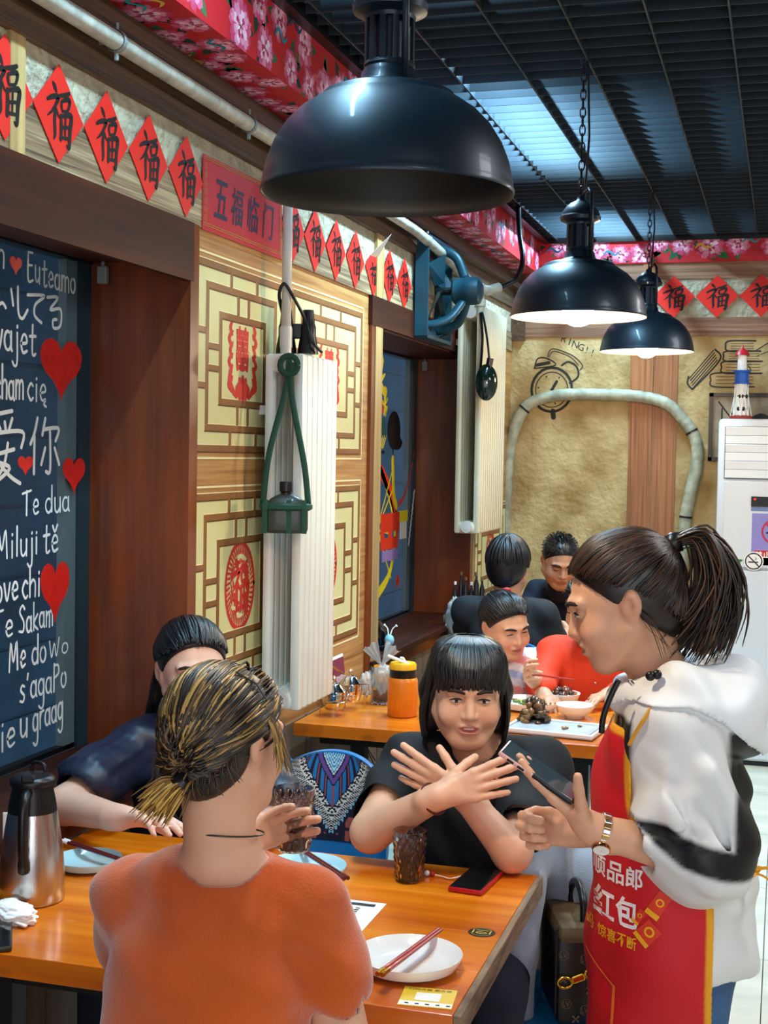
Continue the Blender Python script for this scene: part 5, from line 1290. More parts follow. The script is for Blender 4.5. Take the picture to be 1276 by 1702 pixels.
# ------------------------------------------------------------------ people: one continuous surface each, from blended volumes
def axis(lo, hi, h, fine=()):
    """grid coordinates from lo to hi, step h, finer inside the given (a, b, step) spans"""
    out = [lo]; p = lo
    while p < hi:
        s = h
        for a, b, hf in fine:
            if a - h < p < b: s = min(s, hf)
        p += s; out.append(p)
    return np.array(out, np.float32)
class Vol:
    def __init__(s, xs, ys, zs):
        s.ax = (xs, ys, zs); s.F = np.full((len(xs), len(ys), len(zs)), .2, np.float32)
    def sub(s, lo, hi):
        sl = []
        for a, l, h in zip(s.ax, lo, hi):
            i0 = max(0, int(np.searchsorted(a, l)) - 1); i1 = min(len(a), int(np.searchsorted(a, h)) + 1)
            if i1 <= i0: return None
            sl.append(slice(i0, i1))
        g = (s.ax[0][sl[0]][:, None, None], s.ax[1][sl[1]][None, :, None], s.ax[2][sl[2]][None, None, :])
        return tuple(sl), g
    def put(s, fn, lo, hi, k, op):
        m = k + .03
        q = s.sub([l - m for l in lo], [h + m for h in hi])
        if q is None: return
        sl, g = q; d = fn(*g).astype(np.float32); f = s.F[sl]
        if op == 'u':
            if k > 0: h = np.maximum(k - np.abs(f - d), 0) / k; s.F[sl] = np.minimum(f, d) - h * h * k * .25
            else: s.F[sl] = np.minimum(f, d)
        else:
            d = -d
            if k > 0: h = np.maximum(k - np.abs(f - d), 0) / k; s.F[sl] = np.maximum(f, d) + h * h * k * .25
            else: s.F[sl] = np.maximum(f, d)
    def cap(s, a, b, ra, rb=None, k=.02, op='u'):
        rb = ra if rb is None else rb; a = np.array(a, float); b = np.array(b, float); ba = b - a; L2 = max(float(ba @ ba), 1e-9)
        def fn(x, y, z):
            t = np.clip(((x - a[0]) * ba[0] + (y - a[1]) * ba[1] + (z - a[2]) * ba[2]) / L2, 0, 1)
            return np.sqrt((x - a[0] - t * ba[0]) ** 2 + (y - a[1] - t * ba[1]) ** 2 + (z - a[2] - t * ba[2]) ** 2) - (ra + (rb - ra) * t)
        r = max(ra, rb); s.put(fn, np.minimum(a, b) - r, np.maximum(a, b) + r, k, op); return s
    def ell(s, c, r, R=None, k=.02, op='u'):
        c = np.array(c, float); r = np.array(r, float) if hasattr(r, '__len__') else np.array([r] * 3, float)
        A_ = np.eye(3) if R is None else np.array(R, float)
        def fn(x, y, z):
            p = [(x - c[0]) * A_[0, i] + (y - c[1]) * A_[1, i] + (z - c[2]) * A_[2, i] for i in range(3)]
            k0 = np.sqrt(sum((p[i] / r[i]) ** 2 for i in range(3))); k1 = np.sqrt(sum((p[i] / r[i] ** 2) ** 2 for i in range(3))) + 1e-9
            return k0 * (k0 - 1) / k1
        m = r.max(); s.put(fn, c - m, c + m, k, op); return s
    def half(s, p, n, k=.004):
        """keep the side the normal points to"""
        p = np.array(p, float); n = np.array(n, float); n /= np.linalg.norm(n)
        x, y, z = s.ax[0][:, None, None], s.ax[1][None, :, None], s.ax[2][None, None, :]
        d = -((x - p[0]) * n[0] + (y - p[1]) * n[1] + (z - p[2]) * n[2])
        s.F = np.maximum(s.F, d.astype(np.float32)); return s
    def ripple(s, amp, f=(38, 30, 34), ph=0., band=.03):
        x, y, z = s.ax[0][:, None, None], s.ax[1][None, :, None], s.ax[2][None, None, :]
        w = np.sin(9 * x + 7 * z + ph) * 1.8 + np.sin(11 * y - 8 * z + 2 * ph) * 1.6
        n = np.sin(f[0] * x * .6 + f[2] * z + w * 1.5 + ph) + .6 * np.sin(f[1] * y + f[0] * .7 * z - w * 1.3 + 1.7 * ph)
        n = np.sign(n) * np.abs(n) ** 1.2; n = np.maximum(n, -.7)
        s.F -= (amp * .6 * n * (np.abs(s.F) < band)).astype(np.float32); return s
    def mesh(s):
        F = s.F; In = F < 0; c = np.zeros(tuple(d - 1 for d in F.shape), np.int8)
        offs = [(i, j, k) for i in (0, 1) for j in (0, 1) for k in (0, 1)]
        sh = c.shape
        for (i, j, k) in offs: c += In[i:i + sh[0], j:j + sh[1], k:k + sh[2]]
        I = np.argwhere((c > 0) & (c < 8)); ids = np.full(sh, -1, np.int64); ids[tuple(I.T)] = np.arange(len(I))
        vals = np.stack([F[I[:, 0] + o[0], I[:, 1] + o[1], I[:, 2] + o[2]] for o in offs], 1)
        acc = np.zeros((len(I), 3)); cnt = np.zeros(len(I))
        for a in range(8):
            for b in range(a + 1, 8):
                da = np.array(offs[b]) - np.array(offs[a])
                if np.abs(da).sum() != 1: continue
                va, vb = vals[:, a], vals[:, b]; m = (va < 0) != (vb < 0)
                t = np.where(m, va / np.where(m, va - vb, 1), 0)
                acc += np.where(m[:, None], np.array(offs[a])[None] + t[:, None] * da[None], 0); cnt += m
        loc = acc / cnt[:, None]; V = np.zeros((len(I), 3))
        for ax_ in range(3):
            A_ = s.ax[ax_].astype(float); i = I[:, ax_]; V[:, ax_] = A_[i] + loc[:, ax_] * (A_[i + 1] - A_[i])
        Q = []
        for ax_ in range(3):
            sl0 = [slice(None)] * 3; sl1 = [slice(None)] * 3; sl0[ax_] = slice(0, -1); sl1[ax_] = slice(1, None)
            D = In[tuple(sl0)] != In[tuple(sl1)]
            o1, o2 = [a for a in range(3) if a != ax_]
            E = np.argwhere(D); ok = (E[:, o1] > 0) & (E[:, o2] > 0) & (E[:, o1] < sh[o1]) & (E[:, o2] < sh[o2]); E = E[ok]
            def at(d1, d2):
                P = E.copy(); P[:, o1] += d1; P[:, o2] += d2; return ids[tuple(P.T)]
            q = np.stack([at(-1, -1), at(0, -1), at(0, 0), at(-1, 0)], 1)
            fl = In[tuple(E.T)]
            if ax_ == 1: fl = ~fl
            q[~fl] = q[~fl][:, ::-1]; Q.append(q)
        Q = np.concatenate(Q); Q = Q[(Q >= 0).all(1)]
        return V, Q
    def build(s, name, mt, parent, col=None, relax=1):
        V, Q = s.mesh()
        for _ in range(relax):
            a = np.zeros_like(V); n = np.zeros(len(V))
            for i in range(4):
                j = (i + 1) % 4
                np.add.at(a, Q[:, i], V[Q[:, j]]); np.add.at(a, Q[:, j], V[Q[:, i]]); np.add.at(n, Q[:, i], 1); np.add.at(n, Q[:, j], 1)
            V = V * .5 + .5 * a / np.maximum(n, 1)[:, None]
        off = np.array(wloc(parent)) if parent is not None else np.zeros(3)
        me = bpy.data.meshes.new(name); n = len(V)
        me.vertices.add(n); me.vertices.foreach_set('co', (V - off).astype(np.float32).ravel())
        me.loops.add(len(Q) * 4); me.loops.foreach_set('vertex_index', Q.astype(np.int32).ravel())
        me.polygons.add(len(Q)); me.polygons.foreach_set('loop_start', np.arange(0, len(Q) * 4, 4, dtype=np.int32))
        me.update(calc_edges=True); me.polygons.foreach_set('use_smooth', np.ones(len(Q), bool))
        if col is not None:
            c = col(V); at = me.attributes.new('Col', 'FLOAT_COLOR', 'POINT')
            at.data.foreach_set('color', np.concatenate([c, np.ones((n, 1))], 1).astype(np.float32).ravel())
        me.materials.append(mt)
        o = bpy.data.objects.new(name, me); return link(o, parent)

def frame(fwd, up=(0, 0, 1), roll=0.):
    """3x3 with columns right, forward, up"""
    f = np.array(fwd, float); f /= np.linalg.norm(f); u = np.array(up, float); r = np.cross(f, u); r /= np.linalg.norm(r); u = np.cross(r, f)
    if roll:
        c, s_ = math.cos(roll), math.sin(roll); r, u = r * c + u * s_, u * c - r * s_
    return np.stack([r, f, u], 1)

class Head:
    """head centred at c, columns of R = right, forward, up; s = scale (1 = 0.225 m chin to crown)"""
    def __init__(s, c, fwd, roll=0., sc=1., up=(0, 0, 1)): s.c = np.array(c, float); s.R = frame(fwd, up, roll); s.s = sc
    def w(s, p): return s.c + s.R @ (np.array(p, float) * s.s)
    def l(s, V): return ((V - s.c) @ s.R) / s.s
    def face(s, v, smile=0., jaw=1., nose=1., fat=0.):
        S_ = s.s; w = s.w; R = s.R
        E = lambda c, r, k=.02, op='u': v.ell(w(c), np.array(r) * S_, R, k * S_, op)
        C_ = lambda a, b, ra, rb, k=.01, op='u': v.cap(w(a), w(b), ra * S_, rb * S_, k * S_, op)
        E((0, -.018, .030), (.074, .092, .086)); E((0, .018, -.005), (.066, .068, .085), .03)
        E((0, .034, -.045), (.054 * jaw, .050, .062), .03); E((0, .066, -.092), (.022, .020, .020), .025)
        for q in (-1, 1):
            E((q * .036, .058, -.030), (.027 + fat, .024 + fat, .028), .02)
            C_((q * .058 * jaw, -.002, -.045), (q * .024, .060, -.090), .016 + fat, .015, .03)
            C_((q * .012, .084, .026), (q * .046, .072, .026), .010, .008, .012)        # brow ridge
        for q in (-1, 1): E((q * .031, .089, .008), (.018, .013, .011), .012, 's')       # sockets
        for q in (-1, 1): E((q * .031, .0725, .006), (.0155, .0125, .0125), .004)         # lids
        C_((0, .082, .014), (0, .100 * nose, -.026), .0075, .0105, .010)
        for q in (-1, 1): E((q * .0115, .092, -.029), (.008, .009, .0075), .006)
        E((0, .083, -.055), (.024, .012, .018), .012)
        E((0, .0925, -.052 + .001), (.021, .007, .0055), .006); E((0, .091, -.064), (.018, .0075, .0062), .006)
        if smile:
            for q in (-1, 1): E((q * .04, .066, -.036), (.018, .016, .014), .016)
            E((0, .094, -.058), (.021, .008, .0045 * smile + .001), .002, 's')
        for q in (-1, 1):                                                              # ears
            E((q * .075, -.010, -.004), (.008, .017, .029), .006)
            E((q * .083, -.018, .004), (.006, .014, .024), .006)
            E((q * .088, -.008, -.002), (.007, .009, .015), .004, 's')
        return s
    def neck(s, v, base, r0=.052, r1=.060): v.cap(s.w((0, -.022, -.05)), base, r0, r1, .03); return s
    def color(s, V, base, lip='#b86058', blush=.12):
        L_ = s.l(V); b = np.array(lin(base) if isinstance(base, str) else base); c = np.tile(b, (len(V), 1))
        def mixc(m, h): c[:] = c * (1 - m[:, None]) + np.array(lin(h))[None] * m[:, None]
        g = lambda p, r: np.exp(-(((L_[:, 0] - p[0]) / r[0]) ** 2 + ((L_[:, 1] - p[1]) / r[1]) ** 2 + ((L_[:, 2] - p[2]) / r[2]) ** 2))
        for q in (-1, 1): mixc(blush * g((q * .042, .07, -.03), (.024, .03, .02)), '#d06a58'); mixc(.35 * g((q * .082, -.01, -.005), (.015, .02, .03)), '#c87058')
        mixc(.10 * g((0, .1, -.028), (.014, .02, .012)), '#c86858')
        d = np.abs(L_[:, 0]) / .0235; zz = (L_[:, 2] + .0575) / .0125
        m = np.clip(1.25 - (d ** 2 + zz ** 2) * 1.2, 0, 1) * (L_[:, 1] > .075)
        mixc(.8 * np.clip(m * 2, 0, 1), lip)
        return c
    def details(s, parent, eyes='open', brow='#1a120e', iris='#24140c', teeth=0., brow_w=.0042, lids='#3a241c'):
        """eyeballs, lashes, brows, teeth as parts"""
        w, S_ = s.w, s.s
        Rm = Matrix([list(r) for r in s.R])
        for q in (-1, 1):
            m = M()
            arc = lambda z0, b, y0=.0845: [w((q * (.031 + t * .0145), y0 - .006 * t * t, z0 + b * (1 - t * t))) for t in (-1, -.6, -.2, .2, .6, 1)]
            if eyes == 'open':
                e = M().color('#e8e2da'); e.sphere(w((q * .031, .0735, .006)), (.0145 * S_, .0128 * S_, .0088 * S_), 18, 12, Rm)
                e.color(iris); e.sphere(w((q * .031, .0800, .006)), (.0062 * S_, .0072 * S_, .0064 * S_), 14, 10, Rm)
                e.color('#050404'); e.sphere(w((q * .031, .0835, .006)), (.0030 * S_, .0045 * S_, .0032 * S_), 10, 8, Rm)
                e.build('eye', m_eye, parent, smooth=True)
                m.tube(arc(.0085, .0062, .0855), [.0007, .0014, .0017, .0017, .0016, .0009], 6)
            elif eyes == 'narrow':
                e = M().color('#d8d0c8'); e.sphere(w((q * .031, .0755, .0045)), (.0135 * S_, .0118 * S_, .0045 * S_), 16, 10, Rm)
                e.color('#120a08'); e.sphere(w((q * .031, .0825, .0045)), (.0060 * S_, .0055 * S_, .0040 * S_), 12, 8, Rm)
                e.build('eye', m_eye, parent, smooth=True)
                m.tube(arc(.0065, .0042, .0862), [.0007, .0015, .0018, .0018, .0016, .0009], 6)
            else:                                                                      # lowered or smiling shut
                m.tube(arc(.0035, -.0035 if eyes == 'down' else .004, .0862), [.0006, .0013, .0016, .0016, .0014, .0008], 6)
            m.build('eyelashes', m_lash, parent, smooth=True)
            M().tube([w((q * .013, .0935, .0245)), w((q * .024, .0930, .0285)), w((q * .036, .0885, .0300)), w((q * .047, .0795, .0265)), w((q * .052, .0735, .0235))],
                     [brow_w * .6 * S_, brow_w * S_, brow_w * S_, brow_w * .8 * S_, brow_w * .3 * S_], 8, flat=1.0).build('eyebrow', mat('brow_hair', brow, .8) if False else m_brow, parent, smooth=True)
        if teeth:
            M().sphere(w((0, .083, -.0565)), (.0165 * S_, .0085 * S_, .0045 * S_ * teeth), 16, 8, Rm).build('teeth', m_teeth, parent, smooth=True)
m_eye = mat('eyeball', rough=.12, vcol=True, coat=.5)
m_lash = mat('lash', '#120b08', .7); m_brow = mat('brow', '#2a1c14', .85); m_teeth = mat('teeth', '#f0ebe2', .25)
m_skin = mat('skin', rough=.46, vcol=True, var=.05, vscale=30, bump=.04, bscale=220, sss=.12)
m_hair = mat('hair', rough=.38, vcol=True, spec=.6)

def hand(v, wrist, d, pn, side, curl=(.3, .35, .4, .45), spread=.10, thumb=(.6, .3), sc=1., k1=.6, k2=.5, wr=.024, tdir=None):
    """palm plus five fingers; d = direction of the fingers, pn = palm normal (towards the palm side), side = +1 puts the thumb on pn x d"""
    W_ = np.array(wrist, float); d = np.array(d, float); d /= np.linalg.norm(d); pn = np.array(pn, float); pn = pn - d * (pn @ d); pn /= np.linalg.norm(pn)
    t = np.cross(pn, d) * side
    Kn = []
    for i, (o, L_) in enumerate(((.026, .085), (.009, .088), (-.009, .083), (-.026, .075))):
        kn = W_ + (d * L_ + t * o) * sc; Kn.append(kn)
        v.cap(W_ + (d * .012 + t * o * .45) * sc, kn, .0125 * sc, .0105 * sc, .012)
    v.cap(W_ - d * .03 * sc, W_ + d * .02 * sc, wr * sc * .95, wr * sc * .9, .02)
    v.ell(W_ + (d * .035 + t * .020 + pn * .008) * sc, np.array((.014, .022, .012)) * sc, None, .012)
    def rot(u, ang): return u * math.cos(ang) + pn * math.sin(ang)
    tips = []
    for i, (ls, r) in enumerate((((.040, .024, .020), .0096), ((.044, .027, .021), .0098), ((.040, .025, .020), .0093), ((.032, .020, .017), .0083))):
        b = d + t * spread * (1.5 - i) * .9; b /= np.linalg.norm(b); p = Kn[i]; a = 0
        for j, (l, cc) in enumerate(zip(ls, (1., k1 * 1.5, k2 * 1.5))):
            a += curl[i] * cc; q = p + (b * math.cos(a) + pn * math.sin(a)) * l * sc
            v.cap(p, q, (r - .0006 * j) * sc, (r - .0006 * (j + 1)) * sc, .0035 if j else .005); p = q
        tips.append(p)
    p = W_ + (d * .022 + t * .022 + pn * .006) * sc; u = d * math.cos(thumb[0]) + t * math.sin(thumb[0]) + pn * .25
    if tdir is not None: u = np.array(tdir, float)
    u /= np.linalg.norm(u); a = 0
    for j, (l, r) in enumerate(((.034, .0128), (.030, .0110), (.024, .0098))):
        uu = u * math.cos(a) + (pn * .8 - t * .6 + d * .2) / 1.02 * math.sin(a); q = p + uu / np.linalg.norm(uu) * l * sc
        v.cap(p, q, r * sc, (r - .0015) * sc, .008 if j == 0 else .004); p = q; a += thumb[1]
    tips.append(p)
    return tips

def locks(mm, paths, r, cols, n=5, flat=.45, taper=(.5, 1, 1, .9, .35), jit=.0):
    for P in paths:
        P = bez(P, 4); k = len(P); rr = []
        q = r * rng.uniform(.7, 1.25)
        for i in range(k):
            f = i / (k - 1) * (len(taper) - 1); a = int(min(f, len(taper) - 2)); rr.append(q * (taper[a] + (taper[a + 1] - taper[a]) * (f - a)))
        mm.color(rng.choice(cols)); mm.tube(P, rr, n, True, flat)
def scalp(H, p, k=1.0):
    """point just above the hair mass in local direction p from the skull centre"""
    p = np.array(p, float); p /= np.linalg.norm(p); t = 0
    for o, r in ((npv(0, 0, 0), npv(.0835, .1035, .097)), (npv(0, -.032, -.045), npv(.0725, .0645, .0775))):
        r = r * k; A_ = ((p / r) ** 2).sum(); B_ = -2 * (p * o / r ** 2).sum(); C_ = ((o / r) ** 2).sum() - 1; D_ = B_ * B_ - 4 * A_ * C_
        if D_ > 0: t = max(t, (-B_ + math.sqrt(D_)) / (2 * A_))
    return H.w(p * t + np.array((0, -.018, .030)))
def sweep(H, a, b, n=5, k0=1.0, k1=1.0):
    """path over the head from local direction a to b"""
    a = np.array(a, float); b = np.array(b, float); a /= np.linalg.norm(a); b /= np.linalg.norm(b)
    return [scalp(H, a * (1 - i / (n - 1)) + b * (i / (n - 1)), k0 + (k1 - k0) * i / (n - 1)) for i in range(n)]
def haircap(H, parent, col, hairline=.058, low=-.075, k=1.0, h=.004, side=.034, extra=None, name='hair', puff=.0, front=.0):
    """solid hair mass over the skull, open at the face"""
    c = H.w((0, -.02, .02)); s = H.s; R_ = .16 * s
    v = Vol(*[axis(c[i] - R_, c[i] + R_, h) for i in range(3)])
    v.ell(H.w((0, -.018, .030)), np.array((.081 + puff, .101 + puff, .095 + puff)) * s * k, H.R, 0)
    v.ell(H.w((0, -.050, -.015)), np.array((.070 + puff, .062 + puff, .075)) * s * k, H.R, .03)
    # open the face: keep what lies behind the hairline plane
    v.half(H.w((0, .066 + front, .072)), H.R @ np.array((0, -.77, .64)), .004)
    for q in (-1, 1): v.ell(H.w((q * .088, .006, -.045)), np.array((side, .034, .050)) * s, H.R, .012, 's')
    v.half(H.w((0, 0, low)), H.R @ np.array((0, -.35, 1)))
    if extra: extra(v)
    rc = [np.array(lin(x)) for x in col]
    def cf(V):
        L_ = H.l(V); t = .5 + .5 * np.sin(L_[:, 0] * 300 + 3 * np.sin(L_[:, 2] * 40)); t = t * .7
        return rc[0][None] * (1 - t[:, None]) + rc[1][None] * t[:, None]
    return v.build(name, m_hair, parent, cf, 1)
def hl(a, j=.0, f=0.):
    """direction of a hairline point, a from -1 (left ear) over the forehead to 1"""
    th = a * PI / 2 * .97
    return np.array((math.sin(th) * .083 + rng.uniform(-j, j), .086 * math.cos(th) + .001 + f + rng.uniform(-j, j), .050 * math.cos(th) + .004 + rng.uniform(-j, j)))
def nape(j=.05):
    """direction of a lower hairline point, from behind the ears round the nape"""
    q = rng.uniform(-1, 1); t = 1 - abs(q)
    return np.array((math.copysign(.98 - .75 * t, q), -.12 - .60 * t ** .8, -.05 - .75 * t ** .7)) + np.array([rng.uniform(-j, j) for _ in range(3)])
def npv(*a): return np.array(a, float)
# ------------------------------------------------------------------ the people
m_knit = mat('orange_knit', '#c05009', .9, var=.16, vscale=7, bump=.35, bscale=240, sheen=.5)
m_navy = mat('navy_nylon', '#141c34', .45, var=.15, vscale=9, bump=.25, bscale=30)
m_tee = mat('black_cotton', '#0b0c10', .8, bump=.2, bscale=120)
m_tee2 = mat('black_cotton_2', '#14161c', .8, bump=.2, bscale=120)
m_navy2 = mat('dark_navy_cloth', '#10182c', .8, bump=.2, bscale=100)
m_redor = mat('orange_red_cloth', '#d83a12', .75, bump=.25, bscale=60)
m_trs = mat('dark_trousers', '#151a2a', .85, bump=.2, bscale=150)
m_jean = mat('denim', '#3c5f8a', .85, var=.3, vscale=14, bump=.4, bscale=260)
m_shoe = mat('shoe', '#22201e', .5)
m_jacket = mat('jacket_nylon', rough=.5, vcol=True, bump=.12, bscale=24)
m_apron = mat('apron_cloth', rough=.6, vcol=True, bump=.15, bscale=300)
m_stripe = mat('striped_shirt', rough=.8, vcol=True)
SKIN_A, SKIN_B, SKIN_C = '#d8a486', '#d49c7a', '#c08a68'

def seated_legs(parent, p, f, mt, spread=.10, knee=.40, kz=.50, name='trousers', h=.014):
    f = npv(*f, 0.); f /= np.linalg.norm(f); r = npv(f[1], -f[0], 0); p = npv(*p)
    lo = p + np.minimum(f * .62, 0) - .32; hi = p + np.maximum(f * .62, 0) + .32; lo[2] = 0; hi[2] = p[2] + .2
    v = Vol(*[axis(lo[i], hi[i], h) for i in range(3)])
    v.ell(p, (.165, .135, .115), None, 0)
    for s in (-1, 1):
        k = p + f * knee + r * s * spread; k[2] = kz; a = k + f * .03; a[2] = .07
        v.cap(p + r * s * .085, k, .085, .066, .03).cap(k, a, .062, .044, .02)
    v.half((0, 0, .06), (0, 0, 1)).build(name, mt, parent)
    for s in (-1, 1):
        a = p + f * (knee + .03) + r * s * spread
        w = Vol(*[axis(a[i] - .17, a[i] + .17, .012) for i in (0, 1)], axis(-.01, .14, .012))
        w.cap((a[0] - f[0] * .03, a[1] - f[1] * .03, .04), (a[0] + f[0] * .12, a[1] + f[1] * .12, .032), .042, .036, .01).cap((a[0], a[1], .04), (a[0], a[1], .1), .042, .045, .02)
        w.half((0, 0, .002), (0, 0, 1)).build('shoe', m_shoe, parent)

def torso(v, pel, ch, sL, sR, nk, w=.165, d=.115, infl=0., waist=.15, sh=.058):
    """pelvis, chest, shoulder joints, neck base; rotation taken from the shoulder line"""
    pel, ch, sL, sR, nk = map(lambda q: npv(*q), (pel, ch, sL, sR, nk))
    x = sR - sL; x[2] = 0; x /= np.linalg.norm(x); up = ch - pel; up /= np.linalg.norm(up); y = np.cross(up, x); y /= np.linalg.norm(y); z = np.cross(x, y)
    R = np.stack([x, y, z], 1)
    v.ell(ch, (w + infl, d + infl, .20 + infl), R, .0)
    v.ell((ch + pel) / 2 - up * .02, (waist + infl, d * .98 + infl, .20), R, .06)
    v.ell(pel + up * .03, (w * 1.03 + infl, d * 1.12 + infl, .13), R, .06)
    v.cap(sL, sR, sh + infl, sh + infl, .05)
    for s in (sL, sR): v.cap(nk - np.array((0, 0, .03)), s * .8 + nk * .2, .046 + infl, .046 + infl, .04)
    return R

# ---- 1. woman in the orange sweater, back to us
t = thing('person', 'person in an orange knitted sweater seen from behind, short tied highlighted hair', 'person', (1.10, 1.93, 0))
H = Head((1.118, 1.962, 1.232), (.36, .93, -.08), sc=.99)
sL, sR, nk, pel, ch = (.965, 1.955, .965), (1.255, 1.985, .970), (1.115, 1.955, 1.06), (1.10, 1.90, .53), (1.105, 1.925, .84)
v = Vol(axis(.82, 1.44, .011, ((1.0, 1.25, .0032),)), axis(1.70, 2.46, .011, ((1.84, 2.10, .0032), (2.24, 2.44, .0032))), axis(.42, 1.36, .011, ((.93, 1.05, .0032), (1.08, 1.36, .0032))))
H.face(v); H.neck(v, nk, .053, .058)
torso(v, pel, ch, sL, sR, nk, .145, .095, -.008, sh=.052)
for s, e, w_ in ((sR, (1.312, 2.0, .745), (1.22, 2.10, .60)), (sL, (.90, 2.10, .79), (1.015, 2.255, .955))):
    v.cap(s, e, .050, .043, .02).cap(e, w_, .041, .027, .015)
hand(v, (1.22, 2.10, .60), (-.8, .5, -.2), (0, 0, -1), 1)
hand(v, (1.005, 2.262, .962), (.55, .75, .35), (.75, -.55, .1), -1, curl=(.35, .4, .42, .45), thumb=(.9, .25))
v.build('body', m_skin, t, lambda V: H.color(V, SKIN_A))
H.details(t)
v = Vol(axis(.80, 1.48, .0065), axis(1.72, 2.16, .0065), axis(.40, 1.16, .0065))
torso(v, pel, ch, sL, sR, nk, .158, .108, .006, .150, .054)
v.cap(sR, (1.300, 1.985, .862), .058, .060, .03).cap(sL, (.925, 2.035, .872), .064, .066, .03)
v.ripple(.006, (58, 40, 46), 1.2)
v.half((1.3345, 2.002, .838), (-.08, -.05, 1), ) if False else None
v.cap((1.122, 1.952, 1.045), (1.128, 1.965, 1.25), .066, .085, .012, 's').ell((1.115, 1.93, 1.085), (.100, .085, .045), None, .012, 's')
v.cap((1.303, 1.988, .842), (1.318, 2.0, .70), .049, .049, .004, 's').cap((.917, 2.06, .85), (.90, 2.10, .78), .052, .05, .004, 's')
v.build('sweater', m_knit, t)
seated_legs(t, (1.10, 1.88, .535), (0, 1), m_trs)
cols = ['#17120e', '#1f1812', '#2a2018', '#5d4526', '#8a6a38', '#b08a4a', '#241b14', '#3a2b1c']
haircap(H, t, ('#14100d', '#33261a'), low=-.080, k=1.0, side=.030)
tie = (.02, -.098, -.048); mm = M(); P = []
for k in range(760):
    st_ = hl(rng.uniform(-1, 1), .010) if k % 2 else (lambda a, e: np.array((math.sin(a) * math.cos(e), -.35 * math.cos(a) * math.cos(e) * rng.uniform(-1, 1), math.sin(e))))(rng.uniform(-2, 2), rng.uniform(.0, 1.4))
    kk = rng.uniform(1.0, 1.055)
    P.append(sweep(H, st_, (tie[0] + rng.uniform(-.014, .014), tie[1], tie[2] + rng.uniform(-.012, .012)), 6, kk, 1.02))
locks(mm, P, .0032, cols, 5, .5)
P = []
for k in range(330):                                                              # hair brushed up from the nape
    st_ = nape()
    P.append(sweep(H, st_, (tie[0] + rng.uniform(-.014, .014), tie[1], tie[2] + rng.uniform(-.014, .004)), 5, rng.uniform(.97, 1.02), 1.02))
locks(mm, P, .0032, cols[:4] + ['#1b1510', '#2e2319'], 5, .5, (.25, .8, 1, 1, .5))
for k in range(90):                                                               # loose ends at the nape
    a = rng.uniform(-.95, .95); s0 = scalp(H, (a, -.75 + .3 * abs(a), -.62 + .3 * abs(a)), 1.0)
    locks(mm, [[s0, s0 + H.R @ npv(a * .01, -.005, -.018), s0 + H.R @ npv(a * .02 + rng.uniform(-.012, .012), -.002 + rng.uniform(-.01, .01), -.038)]], .0011, cols[:4], 4)
for k in range(40):
    s0 = scalp(H, (.98, rng.uniform(.15, .6), rng.uniform(.0, .4)), 1.02)
    locks(mm, [[s0, s0 + H.R @ npv(.012, .012, -.035), s0 + H.R @ npv(.006 + rng.uniform(0, .012), .02 + rng.uniform(-.01, .015), -.075)]], .002, cols[3:6], 4)
mm.build('hair_strands', m_hair, t, smooth=True)
T0 = H.w((.02, -.112, -.052)); mm = M()
tail = []
for k in range(260):
    d = npv(rng.gauss(0, .0085), rng.gauss(0, .006), rng.gauss(0, .0085)); e = H.R @ npv(-.022, -.034, -.026); f_ = rng.uniform(.8, 1.12)
    tail.append([T0 + d * .6, T0 + e * .5 * f_ + d * 1.15, T0 + e * f_ + d * 1.5 + npv(0, 0, -.010)])
locks(mm, tail, .0026, ['#a87428', '#d8a848', '#e0b860', '#8a6428', '#b88840', '#6a4a20'], 5, .6, (.8, 1, .4)); mm.build('ponytail', m_hair, t, smooth=True)
dT = H.R @ npv(-.4, -.75, -.45); 
M().tube([T0 - dT * .010, T0, T0 + dT * .014], [.016, .019, .016], 14).build('hair_tie', m_black, t, smooth=True)
M().tube([scalp(H, (.45, -.2, .85), 1.09), scalp(H, (.7, .05, .72), 1.10), scalp(H, (.86, .2, .48), 1.09)], .0014, 6).build('hair_grip', m_black, t)
M().tube([npv(1.121, 1.955, 1.092) + npv(.0615 * math.cos(a * PI / 14), .0615 * math.sin(a * PI / 14), -.010 * math.sin(a * PI / 14)) for a in range(29)], .0014, 6, False).build('necklace_cord', m_black, t)

# ---- 2. woman in navy by the window
t = thing('person', 'person in a navy jacket by the lettered window, forearm laid over the table', 'person', (.50, 3.20, 0))
H = Head((.520, 3.150, 1.130), (.58, -.78, -.06), roll=-.05, sc=1.05)
sR_, sL_, nk, pel, ch = (.385, 3.13, .925), (.665, 3.235, .925), (.515, 3.20, .985), (.47, 3.27, .54), (.515, 3.22, .79)
v = Vol(axis(.24, .86, .011, ((.42, .63, .0036),)), axis(2.66, 3.42, .011, ((2.68, 2.84, .0036), (3.04, 3.26, .0036))), axis(.42, 1.26, .011, ((.80, .93, .0036), (.98, 1.26, .0036))))
H.face(v); H.neck(v, nk)
torso(v, pel, ch, sL_, sR_, nk, .15, .10, -.008)
v.cap(sR_, (.325, 2.86, .838), .052, .046, .02).cap((.325, 2.86, .838), (.515, 2.765, .850), .046, .029, .015)
v.cap(sL_, (.79, 3.05, .80), .05, .043, .02).cap((.79, 3.05, .80), (.78, 2.86, .80), .04, .028, .015)
hand(v, (.520, 2.763, .852), (.9, -.22, .16), (.05, -.25, -1), -1, curl=(.22, .28, .32, .4), thumb=(.5, .2), spread=.05)
hand(v, (.78, 2.86, .80), (-.3, -.9, 0), (0, 0, -1), -1)
v.build('body', m_skin, t, lambda V: H.color(V, '#dcae98'))
H.details(t, eyes='down')
v = Vol(axis(.22, .88, .007), axis(2.78, 3.44, .007), axis(.42, 1.06, .007))
torso(v, pel, ch, sL_, sR_, nk, .165, .115, .008, .155, .062)
